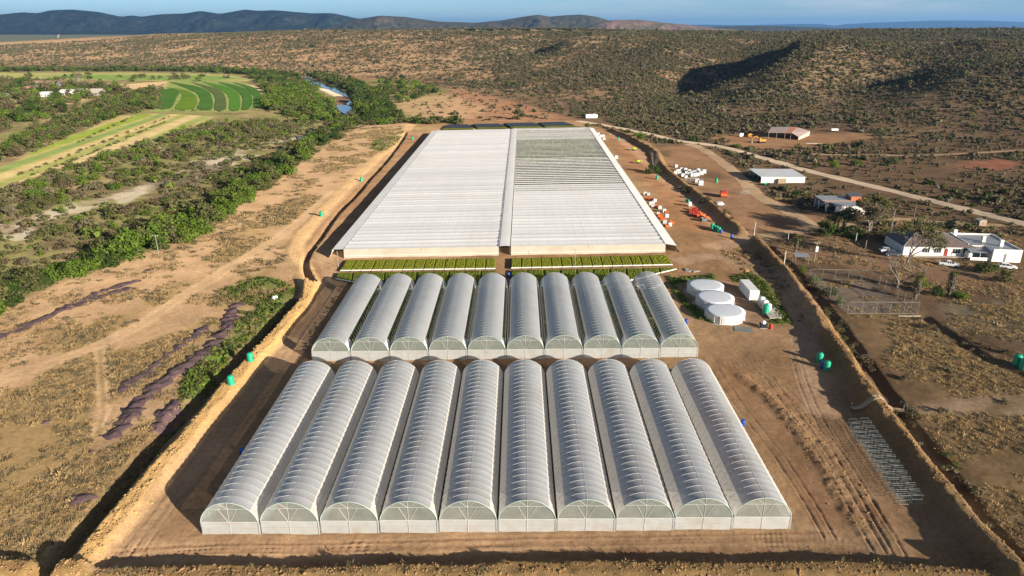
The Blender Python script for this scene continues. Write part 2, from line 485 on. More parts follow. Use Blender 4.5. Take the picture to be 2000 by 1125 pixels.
def paint(X, Y, Z):
    n = len(X)
    C = np.empty((n, 3)); C[:] = HILLR
    pa = 1000 + FPX * (X / np.maximum(Y, 1)) / CP
    n1 = fbm(X, Y, 40, 4, 70); n2 = fbm(X, Y, 9, 4, 71); n3 = fbm(X, Y, 2.5, 3, 72); n4 = fbm(X, Y, 160, 4, 73)
    def mixc(c, w):
        w = np.clip(w, 0, 1)[:, None]; C[:] = C * (1 - w) + np.array(c) * w
    def pp(c, pts, feather=3.0, noise=2.0, k=1.0, nn=None, curve=True):
        P = WP(pts)
        ext = max(P[:, 1].max() - P[:, 1].min(), 1)
        s = sdpoly(X, Y, P, feather + noise * 2 + 2)
        q = s + (n2 if nn is None else nn) * noise * 2 + n3 * noise * 0.8
        mixc(c, k * sstep(q, -feather, feather))
    def pl(c, pts, w, feather=0.8, noise=0.4, k=1.0, smooth=True):
        P = dense(WP(pts)) if smooth else WP(pts)
        d, s = dline(X, Y, P, w + feather + noise * 2 + 1)
        mixc(c, k * (1 - sstep(d + n3 * noise * 2 + n2 * noise, w - feather, w + feather)))
        return d, s
    # hillside: orange bare soil on the left, browner to the right
    yb = np.interp(pa, PXC, YB); yt = np.interp(pa, PXC, YT)
    t = (Y - yb) / (yt - yb)
    orange = (1 - sstep(pa + n4 * 500, 950, 1500)) * sstep(t, -0.05, 0.12)
    mixc(HILLO, orange)
    mixc((.30, .205, .115), 0.5 * sstep(n1, -0.05, 0.2) * sstep(t, -0.2, 0.1))
    mixc((.30, .21, .122), sstep(n4, 0.02, 0.16) * sstep(t, 0.0, 0.3) * 0.6)
    mixc(PLAIN, sstep(Y + n1 * 300, yt - 220, yt + 120))
    mixc((.075, .085, .05), sstep(Y, 6500, 7800))
    # river valley on the left
    VAL = [(-700, 137), (300, 139), (520, 143), (600, 152), (760, 158), (840, 166), (880, 180), (860, 236), (700, 244), (640, 275), (540, 340), (450, 400), (330, 480), (220, 505), (100, 555), (0, 605), (-600, 900), (-1500, 900), (-1500, 137)]
    pp(OLIVE, VAL, 10, 8, 1.0, n1)
    s = sdpoly(X, Y, WP(VAL), 5)
    mixc((.22, .165, .085), (s > 0) * sstep(n1, -0.02, 0.10) * 0.85)
    mixc((.11, .075, .05), (s > 0) * sstep(fbm(X, Y, 16, 4, 79), 0.05, 0.16) * 0.7)
    mixc((.14, .15, .05), (s > 0) * sstep(n2, 0.02, 0.2) * 0.7)
    # far meadow
    pp((.24, .23, .085), [(-500, 143), (300, 142), (430, 145), (520, 155), (460, 161), (330, 158), (180, 155), (0, 158), (-500, 168)], 12, 6)
    pp((.12, .19, .045), [(60, 148), (200, 146), (430, 148), (480, 153), (400, 158), (250, 156), (100, 153)], 8, 14, 0.9, n1)
    pp((.40, .29, .16), [(230, 166), (330, 158), (340, 166), (300, 180), (250, 172)], 6, 6)
    pp((.42, .30, .17), [(440, 159), (500, 167), (528, 185), (524, 206), (512, 206), (512, 182), (470, 163)], 3, 3)
    pp((.17, .20, .065), [(295, 218), (308, 190), (330, 158), (430, 157), (480, 163), (512, 180), (516, 207), (470, 219)], 4, 3)
    pp((.32, .22, .12), [(30, 200), (80, 196), (150, 190), (190, 192), (150, 200), (70, 210)], 5, 8)
    # near field of long strips
    FLD = [(-60, 352), (0, 328), (60, 300), (150, 262), (232, 227), (300, 222), (420, 227), (390, 243), (290, 272), (200, 302), (100, 336), (0, 368), (-60, 390)]
    P = WP(FLD); sd = sdpoly(X, Y, P, 8)
    a = WP([(0, 346)])[0]; b = WP([(330, 228)])[0]; d = (b - a) / np.linalg.norm(b - a)
    acr = (X - a[0]) * (-d[1]) + (Y - a[1]) * d[0] + n2 * 2
    m = sstep(sd + n2 * 4, -2, 2)
    mixc((.30, .25, .10), m)
    for c0, hw, cc in ((22, 6, (.16, .22, .03)), (9, 4, (.14, .20, .06)), (-1, 3, (.38, .29, .14)), (-9, 3.5, (.21, .22, .07)), (-18, 5, (.37, .29, .15)), (-28, 4, (.20, .23, .07)), (-38, 4, (.30, .27, .10))):
        mixc(cc, m * (1 - sstep(np.abs(acr - c0), hw - 1.5, hw + 1.5)) * 0.9)
    # dry river bed
    RB = [(-40, 470), (60, 432), (130, 408), (250, 378), (330, 350), (400, 322), (450, 300), (520, 282), (600, 262), (645, 248)]
    pl(RSAND, RB, 3, 4, 9, 0.3)
    for q in ([(20, 440), (60, 425), (75, 455), (30, 475)], [(60, 420), (140, 405), (190, 400), (120, 430), (85, 455)], [(225, 385), (310, 355), (300, 368), (240, 395)],
              [(400, 315), (470, 300), (495, 310), (440, 328), (405, 330)], [(540, 275), (620, 262), (600, 280), (560, 290)]):
        pp((.40, .34, .27), q, 2, 12, .65)
    pp((.085, .06, .05), [(290, 352), (400, 322), (480, 330), (400, 352), (310, 378)], 4, 5, 0.7)
    pp((.10, .075, .05), [(585, 262), (650, 246), (660, 256), (610, 285), (590, 290)], 3, 4, 0.8)
    # sand bars of the river
    pp((.58, .47, .34), [(620, 172), (655, 175), (672, 182), (670, 190), (655, 189), (640, 182)], 2, 2)
    pp((.48, .38, .25), [(596, 147), (612, 148), (614, 153), (596, 154)], 3, 2)
    pp((.16, .10, .065), [(655, 187), (690, 190), (686, 205), (655, 206)], 2, 1)
    # cleared farm land
    FARM = [(-700, 1000), (-300, 760), (0, 606), (100, 562), (220, 508), (330, 486), (455, 402), (545, 342), (645, 278), (705, 246), (870, 236), (1120, 234), (1175, 242), (1260, 270), (1310, 320), (1470, 470), (1560, 560), (1640, 690), (1750, 850), (1960, 1110), (2100, 1250), (1000, 1600), (-700, 1600)]
    pp(SAND, FARM, 2.5, 2.5)
    sF = sdpoly(X, Y, WP(FARM), 4)
    farm = sF > 0
    LB = dense(WP([(607, 556), (640, 440), (800, 245)]))
    leftf = farm & (pa < 1005) & (X < np.interp(Y, [60, 75, 100, 127, 150, 165, 185, 215, 300, 420], [-62, -58, -61.5, -61.5, -61, -60, -60, -66, -66, -66]))
    yard = farm & ~leftf
    mixc(YARD, yard * 1.0)
    mixc(YARD2, yard * sstep(n1, -0.02, 0.16) * 0.8)
    mixc((.23, .12, .07), yard * sstep(n2, 0.1, 0.3) * 0.5)
    # rough dry grass on the left field
    mixc(SAND2, leftf * sstep(n2, 0.0, 0.22) * 0.7)
    for q, k in (([(-80, 770), (60, 745), (190, 690), (300, 655), (430, 612), (400, 680), (330, 720), (230, 760), (190, 850), (140, 930), (60, 990), (-80, 1060)], 1.0),
              ([(-40, 960), (120, 870), (220, 870), (290, 820), (340, 830), (240, 940), (160, 1040), (90, 1120), (-100, 1150)], 0.8),
              ([(120, 660), (160, 630), (230, 610), (320, 575), (300, 610), (220, 650), (140, 690)], 1.0),
              ([(260, 590), (380, 540), (470, 500), (420, 540), (330, 590)], 0.7), ([(380, 520), (470, 440), (560, 400), (620, 340), (600, 400), (520, 470), (430, 510)], 0.8),
              ([(400, 600), (470, 530), (540, 520), (580, 570), (500, 600), (430, 660)], 0.9), ([(60, 720), (130, 670), (170, 680), (90, 730)], 0.8)):
        P = WP(q); s = sdpoly(X, Y, P, 10) + n2 * 11 + n1 * 5
        mixc(DRYG, k * sstep(s, -2.0, 2.5) * leftf)
    # weeds between berm and mulch rows
    pp((.13, .145, .05), [(578, 566), (580, 590), (520, 640), (450, 705), (395, 770), (345, 800), (352, 760), (380, 720), (410, 690), (445, 650), (470, 610), (500, 600), (440, 580), (420, 570), (500, 540), (545, 545)], 1.5, 2.0)
    pp((.12, .20, .03), [(372, 720), (420, 690), (450, 705), (400, 755), (352, 790), (355, 760)], 1, 2.5)
    pp((.15, .16, .07), [(730, 275), (790, 255), (785, 275), (745, 300), (725, 290)], 2, 2)
    pp((.29, .22, .09), [(806, 248), (850, 244), (845, 252), (815, 256)], 2, 2, 0.7)
    # tracks of the left field
    d, s_ = pl((.40, .27, .155), [(-60, 762), (0, 743), (150, 690), (262, 640), (352, 582), (452, 520), (562, 450), (642, 382), (722, 320), (792, 258)], 2.1, 1.0, 0.4, 0.8)
    pl((.44, .305, .18), [(-60, 755), (0, 737), (150, 685), (258, 635), (348, 578), (448, 516), (558, 447), (640, 380)], 0.35, 0.25, 0.1, 0.7)
    pl((.44, .305, .18), [(-60, 770), (0, 750), (150, 697), (266, 646), (358, 586), (457, 525), (566, 454), (645, 385)], 0.35, 0.25, 0.1, 0.7)
    pl((.45, .31, .18), [(186, 680), (188, 730), (192, 790), (180, 850)], 0.5, 0.4, 0.3, 0.8)
    pl((.45, .31, .18), [(204, 676), (207, 730), (212, 790), (205, 850)], 0.5, 0.4, 0.3, 0.8)
    # berms
    for Pl, w, c in ((L_BERM, 2.6, YEL), (L_BANK, 3.2, (.44, .29, .15))):
        d, s_ = dline(X, Y, Pl, w + 3); mixc(c, 1 - sstep(d + n3 * 1.6 + n2 * 1.2, w * 0.7, w * 1.15))
    d, s_ = dline(X, Y, L_DITCH, 4); mixc((.13, .10, .05), (1 - sstep(d + n3 * 1.2, 1.2, 2.4)) * 0.8)
    for Pl in (R_BERM, R_BERM2):
        d, s_ = dline(X, Y, Pl, 7); mixc((.26, .16, .075), 1 - sstep(d + n3 * 1.5 + n2, 1.4, 3.0))
    d, s_ = dline(X, Y, F_BERM, 5); mixc((.25, .16, .07), 1 - sstep(d + n3, 1.4, 2.6))
    mixc((.17, .115, .055), (Y < np.interp(X, [-70, 70], [67.5, 68.5])) * (pa > 100) * sstep(n3, -0.2, 0.1) * 0.8)
    # inner tracks
    TRK = (.37, .245, .145)
    pl(TRK, [(230, 1100), (330, 960), (420, 850), (520, 735), (600, 640), (650, 560), (640, 520), (628, 480)], 2.6, 1.2, 0.6, 0.75)
    pl((.38, .25, .145), [(215, 1108), (260, 1085), (360, 1074), (600, 1070), (1000, 1058), (1400, 1052), (1620, 1048), (1740, 1075)], 2.2, 1.0, 0.6, 0.8)
    for off in (-7, 6):
        pl((.27, .15, .085), [(230, 1088 + off), (360, 1074 + off), (600, 1070 + off), (1000, 1058 + off), (1400, 1052 + off), (1600, 1046 + off)], 0.25, 0.2, 0.15, 0.6)
    pl((.36, .24, .155), [(1600, 800), (1585, 740), (1575, 690), (1565, 620), (1530, 560), (1470, 520), (1400, 500), (1330, 510)], 3.0, 1.5, 1.0, 0.8)
    pl((.44, .30, .195), [(1440, 470), (1390, 430), (1340, 385), (1290, 345), (1245, 300), (1200, 262)], 2.6, 1.4, 0.8, 0.75)
    pl((.44, .30, .2), [(1400, 480), (1465, 468), (1540, 456), (1600, 440)], 3.2, 1.6, 0.8, 0.7)
    pp((.38, .18, .085), [(1190, 250), (1300, 330), (1440, 460), (1440, 480), (1330, 440), (1260, 350), (1200, 285)], 3, 4, 0.45)
    pp((.25, .15, .09), [(1380, 470), (1470, 470), (1530, 540), (1500, 545), (1420, 520)], 4, 4, 0.5)
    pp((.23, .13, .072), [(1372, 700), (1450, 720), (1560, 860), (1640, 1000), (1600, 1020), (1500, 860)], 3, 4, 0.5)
    # grass round the water tanks
    pp((.10, .19, .035), [(1302, 541), (1345, 541), (1392, 536), (1396, 545), (1345, 549), (1318, 556), (1345, 592), (1388, 618), (1402, 632), (1362, 624), (1325, 585)], 0.8, 0.8)
    pp((.11, .17, .035), [(1430, 540), (1472, 533), (1492, 548), (1520, 590), (1548, 630), (1500, 634), (1512, 606), (1484, 570), (1462, 548), (1438, 552)], 0.8, 0.8)
    pp((.30, .19, .13), [(1322, 556), (1390, 548), (1440, 552), (1468, 580), (1500, 625), (1440, 640), (1395, 622), (1345, 590)], 1, 1, 0.6)
    # east side: pale dirt yard, red clearing, dry grass
    pp((.27, .16, .092), [(1395, 352), (1440, 345), (1490, 365), (1560, 410), (1610, 425), (1650, 440), (1560, 455), (1470, 465), (1430, 430), (1400, 400), (1360, 365), (1320, 340)], 4, 4, 0.9)
    pp((.26, .15, .082), [(1292, 288), (1350, 282), (1420, 318), (1470, 370), (1440, 350), (1380, 335), (1310, 320)], 4, 5, 0.9)
    pp((.28, .16, .088), [(1390, 268), (1450, 263), (1600, 262), (1705, 264), (1700, 272), (1600, 285), (1540, 294), (1440, 286)], 6, 6, 0.95)
    pp(REDE, [(890, 172), (930, 180), (1110, 230), (1085, 236), (980, 236), (850, 234), (832, 215), (870, 195)], 10, 10, 0.8)
    pp((.36, .24, .135), [(760, 195), (880, 185), (960, 215), (900, 234), (800, 232)], 8, 10, 0.7)
    pp((.23, .142, .086), [(1500, 470), (1620, 462), (1740, 480), (1800, 505), (1990, 520), (2060, 560), (1900, 560), (1760, 540), (1600, 505), (1530, 500)], 3, 4, 0.85)
    pp((.19, .125, .066), [(1640, 615), (1800, 612), (1850, 660), (1950, 720), (2100, 780), (2100, 1150), (1980, 1090), (1850, 900), (1740, 740)], 3, 3, 0.9)
    pp((.24, .165, .085), [(1640, 615), (1800, 612), (1850, 660), (1950, 720), (2100, 780), (2100, 1150), (1980, 1090), (1850, 900), (1740, 740)], 3, 14, 0.55)
    pp((.29, .205, .13), [(1790, 790), (1880, 775), (2000, 770), (2100, 770), (2100, 790), (1960, 788), (1900, 810), (1840, 812), (1790, 806)], 1.5, 1.5, 0.9)
    pp((.33, .24, .145), [(1950, 800), (1990, 790), (2100, 790), (2100, 850), (2010, 835), (1960, 820)], 1.0, 0.5, 0.9)
    pl((.33, .235, .13), [(1772, 806), (1800, 860), (1870, 950), (1960, 1060)], 0.8, 0.6, 0.5, 0.6)
    pp((.19, .155, .105), [(1820, 600), (1900, 585), (2100, 585), (2100, 680), (1960, 668), (1880, 640)], 3, 3, 0.8)
    pp((.18, .14, .108), [(1580, 548), (1700, 548), (1790, 612), (1655, 612)], 1, 1, 0.9)
    pp((.36, .14, .085), [(1880, 318), (1960, 312), (2010, 322), (1960, 332), (1890, 330)], 4, 6, 0.7)
    return C

# ================================================================== DRAPED RIBBONS AND SHEETS
def ribbon(name, pts, w, mat, lift=0.10, step=5.0, fn=None, kind='structure'):
    P = dense(np.array([at(*p) for p in pts]), step)
    V = []; F = []
    for i, p in enumerate(P):
        d = P[min(i + 1, len(P) - 1)] - P[max(i - 1, 0)]; d = d / np.linalg.norm(d); nn = np.array([-d[1], d[0]])
        ww = w * (1 + 0.12 * math.sin(i * 1.7) + 0.08 * math.sin(i * 0.63))
        for k in (-1, -0.5, 0, 0.5, 1):
            q = p + nn * ww * 0.5 * k
            V.append((q[0], q[1], lift - (0.06 if abs(k) == 1 else 0)))
    V = np.array(V); V[:, 2] += ground(V[:, 0], V[:, 1])
    n = len(P)
    for i in range(n - 1):
        for k in range(4): F.append((i * 5 + k, i * 5 + k + 1, (i + 1) * 5 + k + 1, (i + 1) * 5 + k))
    F = np.array(F)[:, ::-1]
    o = bpy.data.objects.new(name, np_mesh(name, V, F, mat, True)); link(o)
    return tag(o, kind=kind)

def sheet(name, pts, mat, lift=0.25, kind='structure', div=None):
    """flat field or water sheet with a gently rounded outline"""
    P = WP(pts); P = dense(np.vstack([P, P[:1]]), 6)[:-1]
    bm_v = [(p[0], p[1], lift) for p in P]
    me = bpy.data.meshes.new(name); me.from_pydata(bm_v, [], [tuple(range(len(bm_v)))]); me.materials.append(mat); me.update()
    if me.polygons[0].normal.z < 0: me.flip_normals()
    o = bpy.data.objects.new(name, me); link(o)
    return tag(o, kind=kind)

def cropm(name, c1, c2, size=3.0):
    m, nt, out = _new(name); L = nt.links
    tc = N(nt, 'ShaderNodeTexCoord'); nz = N(nt, 'ShaderNodeTexNoise'); nz.inputs['Scale'].default_value = 1 / size; nz.inputs['Detail'].default_value = 7
    n2 = N(nt, 'ShaderNodeTexNoise'); n2.inputs['Scale'].default_value = 0.03; n2.inputs['Detail'].default_value = 3
    L.new(tc.outputs['Object'], nz.inputs['Vector']); L.new(tc.outputs['Object'], n2.inputs['Vector'])
    ad = N(nt, 'ShaderNodeMath', operation='ADD'); L.new(nz.outputs[0], ad.inputs[0]); L.new(n2.outputs[0], ad.inputs[1])
    mr = N(nt, 'ShaderNodeMapRange'); mr.inputs[1].default_value = 0.75; mr.inputs[2].default_value = 1.25; L.new(ad.outputs[0], mr.inputs[0])
    mx = N(nt, 'ShaderNodeMix', data_type='RGBA'); L.new(mr.outputs[0], mx.inputs[0]); mx.inputs[6].default_value = (*c1, 1); mx.inputs[7].default_value = (*c2, 1)
    b = N(nt, 'ShaderNodeBsdfDiffuse'); L.new(mx.outputs[2], b.inputs[0])
    bp = N(nt, 'ShaderNodeBump'); bp.inputs['Distance'].default_value = 0.35; L.new(nz.outputs[0], bp.inputs['Height']); L.new(bp.outputs[0], b.inputs['Normal'])
    L.new(b.outputs[0], out.inputs[0])
    return m

def build_land():
    build_ground()
    gravel = soilm('gravel', fixed=(.47, .37, .265), bump=0.03)
    dirt = soilm('track_dirt', fixed=(.36, .25, .155), bump=0.03)
    ribbon('gravel_road', [(1128, 236), (1172, 243), (1250, 258), (1320, 274), (1400, 285), (1450, 297), (1520, 317), (1580, 334), (1650, 351), (1750, 375), (1850, 400), (2000, 437), (2120, 468)], 6.5, gravel)
    ribbon('dirt_road', [(1344, 281), (1372, 291), (1412, 318), (1446, 346), (1478, 380), (1530, 408), (1572, 432), (1590, 446)], 6.0, dirt)
    ribbon('dirt_track', [(1560, 299), (1640, 303), (1720, 303), (1800, 304), (1900, 299), (2010, 293), (2100, 292)], 3.6, dirt)
    ribbon('dirt_track', [(1478, 465), (1560, 450), (1640, 440), (1760, 428), (1860, 437), (1960, 440)], 4.0, dirt)
    ribbon('plain_road', [(112, 76), (114, 70), (119, 62)], 12, soilm('plain_gravel', fixed=(.26, .24, .20)), lift=1.5)
    # striped green field in the river bend
    g1 = cropm('crop_green', (.085, .19, .035), (.12, .245, .045)); g2 = cropm('crop_yellow', (.12, .25, .03), (.24, .32, .04)); g3 = cropm('crop_dull', (.11, .17, .05), (.17, .21, .07))
    g4 = cropm('crop_bright', (.105, .255, .035), (.14, .30, .045))
    ST = [([(306, 176), (330, 174), (350, 180), (345, 191), (333, 212), (305, 212), (312, 195), (311, 185)], g1),
          ([(326, 171), (362, 176), (383, 189), (380, 212), (343, 213), (355, 192), (352, 180)], g2),
          ([(330, 160), (380, 168), (406, 178), (415, 195), (413, 214), (387, 213), (391, 193), (376, 178)], g1),
          ([(372, 160), (420, 172), (438, 185), (441, 214), (420, 214), (420, 190), (405, 175)], g3),
          ([(395, 160), (435, 167), (463, 180), (469, 195), (467, 215), (449, 214), (447, 190), (428, 174)], g4),
          ([(425, 160), (465, 168), (489, 181), (491, 208), (473, 214), (474, 191), (458, 175)], g1),
          ([(455, 161), (492, 170), (509, 184), (509, 204), (496, 208), (495, 187), (478, 171)], g1)]
    for q, m in ST: sheet('crop_field', q, m, 0.3)
    # river
    m, nt, out = _new('river_water'); L = nt.links
    b = N(nt, 'ShaderNodeBsdfPrincipled'); b.inputs['Base Color'].default_value = (.09, .07, .045, 1); b.inputs['Roughness'].default_value = 0.06
    tc = N(nt, 'ShaderNodeTexCoord'); nz = N(nt, 'ShaderNodeTexNoise'); nz.inputs['Scale'].default_value = 0.6; L.new(tc.outputs['Object'], nz.inputs['Vector'])
    bp = N(nt, 'ShaderNodeBump'); bp.inputs['Distance'].default_value = 0.02; L.new(nz.outputs[0], bp.inputs['Height']); L.new(bp.outputs[0], b.inputs['Normal']); L.new(b.outputs[0], out.inputs[0])
    sheet('river', [(655, 206), (675, 206), (692, 214), (697, 230), (684, 229), (672, 222), (660, 214)], m, 0.22)
    sheet('river', [(588, 150), (600, 152), (640, 165), (672, 178), (692, 192), (690, 206), (676, 204), (684, 194), (664, 184), (632, 172), (596, 160)], m, 0.22)
    for q in ([(598, 256), (608, 254), (604, 259)], [(580, 268), (600, 268), (606, 276), (588, 278)]): sheet('river_pool', q, m, 0.5)

    # mountains ------------------------------------------------------------
    def rangem(name, c1, c2, c3):
        m, nt, out = _new(name); L = nt.links
        tc = N(nt, 'ShaderNodeTexCoord')
        n1 = N(nt, 'ShaderNodeTexNoise'); n1.inputs['Scale'].default_value = 0.0035; n1.inputs['Detail'].default_value = 9; n1.inputs['Roughness'].default_value = 0.65
        n2 = N(nt, 'ShaderNodeTexNoise'); n2.inputs['Scale'].default_value = 0.02; n2.inputs['Detail'].default_value = 8
        for n in (n1, n2): L.new(tc.outputs['Object'], n.inputs['Vector'])
        r1 = N(nt, 'ShaderNodeMapRange'); r1.inputs[1].default_value = 0.42; r1.inputs[2].default_value = 0.6; L.new(n1.outputs[0], r1.inputs[0])
        r2 = N(nt, 'ShaderNodeMapRange'); r2.inputs[1].default_value = 0.5; r2.inputs[2].default_value = 0.68; r2.inputs[4].default_value = 0.8; L.new(n2.outputs[0], r2.inputs[0])
        mx = N(nt, 'ShaderNodeMix', data_type='RGBA'); L.new(r1.outputs[0], mx.inputs[0]); mx.inputs[6].default_value = (*c1, 1); mx.inputs[7].default_value = (*c2, 1)
        m2 = N(nt, 'ShaderNodeMix', data_type='RGBA'); L.new(r2.outputs[0], m2.inputs[0]); L.new(mx.outputs[2], m2.inputs[6]); m2.inputs[7].default_value = (*c3, 1)
        b = N(nt, 'ShaderNodeBsdfDiffuse'); L.new(m2.outputs[2], b.inputs[0]); L.new(b.outputs[0], out.inputs[0])
        return m
    def mrange(name, prof, Y0, D, mat, seed, ncol=500, nrow=70, gully=0.5, back=1.2):
        px = np.array([p[0] for p in prof], float); py = np.array([p[1] for p in prof], float)
        cols = np.linspace(px[0], px[-1], ncol)
        k = np.ones(5) / 5
        rowpx = np.interp(cols, px, py); rowpx = np.convolve(np.pad(rowpx, 2, 'edge'), k, 'valid')
        rr = np.linspace(-1, back, nrow)
        A = (cols - 1000) / FPX * CP
        Hc = np.array([HC - Y0 * trow(r) for r in rowpx])
        T, AA = np.meshgrid(rr, A, indexing='ij')
        HH = np.broadcast_to(Hc, T.shape)
        Yc = Y0 + D * 0.25 * fbm(AA * Y0, AA * 0, D * 1.3, 2, seed)
        Yg = Yc + T * D
        Xg = AA * Yg
        g = np.where(T < 0, (1 + T) ** 1.35, np.clip(1 - T / back, 0, 1) ** 1.2)
        g = g * g * (3 - 2 * g) * 0.45 + g * 0.55
        rid = np.abs(fbm(Xg, Yg * 0.35, D * 0.22, 5, seed + 5)) * 2 + np.abs(fbm(Xg, Yg * 0.5, D * 0.08, 3, seed + 8)) * 0.5
        w = np.clip(g * (1 - g) * 4, 0, 1)
        Zg = HH * g - HH * gully * w * (0.45 - rid) * 0.6
        Zg = np.where(T <= -0.98, -30, Zg); Zg = np.where(T >= back - 0.02, -60, Zg)
        i = np.arange(nrow - 1)[:, None] * ncol + np.arange(ncol - 1)[None, :]
        F = np.stack([i, i + 1, i + ncol + 1, i + ncol], -1).reshape(-1, 4)
        o = bpy.data.objects.new(name, np_mesh(name, np.stack([Xg.ravel(), Yg.ravel(), Zg.ravel()], 1), F, mat, True)); link(o)
        return tag(o, kind='structure')
    P1 = [(-500, 40), (-260, 30), (-120, 34), (0, 28), (52, 23), (80, 25), (105, 19), (147, 17.5), (196, 22), (241, 32), (262, 29), (280, 32), (315, 27), (367, 25), (395, 20), (434, 26), (483, 17.5), (507, 20), (539, 19), (574, 22), (609, 25), (651, 25), (702, 36), (760, 44), (830, 52), (900, 58)]
    P2 = [(620, 60), (690, 38), (744, 30), (790, 32), (860, 42), (930, 44), (982, 39), (1028, 31), (1052, 28), (1073, 32), (1105, 29), (1136, 28), (1168, 33), (1196, 42), (1240, 52), (1300, 60)]
    P2b = [(1130, 56), (1170, 44), (1196, 38.5), (1245, 38), (1297, 44), (1350, 49), (1400, 54), (1460, 60)]
    P3 = [(1180, 52), (1280, 50), (1363, 48), (1457, 49), (1545, 47), (1597, 46.5), (1622, 49), (1632, 50.5), (1650, 47), (1720, 43.5), (1825, 40), (1912, 40), (2000, 43), (2200, 42), (2500, 47)]
    P4 = [(1330, 56), (1400, 52), (1480, 50), (1560, 52), (1640, 55), (1760, 55), (1900, 54), (2000, 55), (2300, 54)]
    mrange('mountain_range', P1, 8000, 1700, rangem('cloud_shaded_mountain_bush', (.010, .022, .020), (.026, .038, .03), (.075, .058, .055)), 3, gully=1.0)  # bush colour deepened to carry the cloud shadow over this range
    mrange('mountain_range', P2, 6500, 1300, rangem('hill_bush', (.055, .065, .035), (.09, .08, .05), (.16, .095, .07)), 13, gully=0.7)
    mrange('red_hill', P2b, 6000, 1000, rangem('red_hill_soil', (.13, .11, .06), (.24, .15, .11), (.30, .17, .13)), 23, gully=0.7)
    mrange('far_mesa', P3, 24000, 3000, rangem('far_mesa_haze_blue', (.012, .035, .075), (.02, .045, .09), (.02, .04, .08)), 33, gully=0.25, back=1.5)  # blue of the distance haze is put into the mesa's base colour
    mrange('low_hills', P4, 7000, 1200, rangem('low_hill_bush', (.06, .065, .045), (.08, .08, .05), (.09, .07, .05)), 43, gully=0.4)

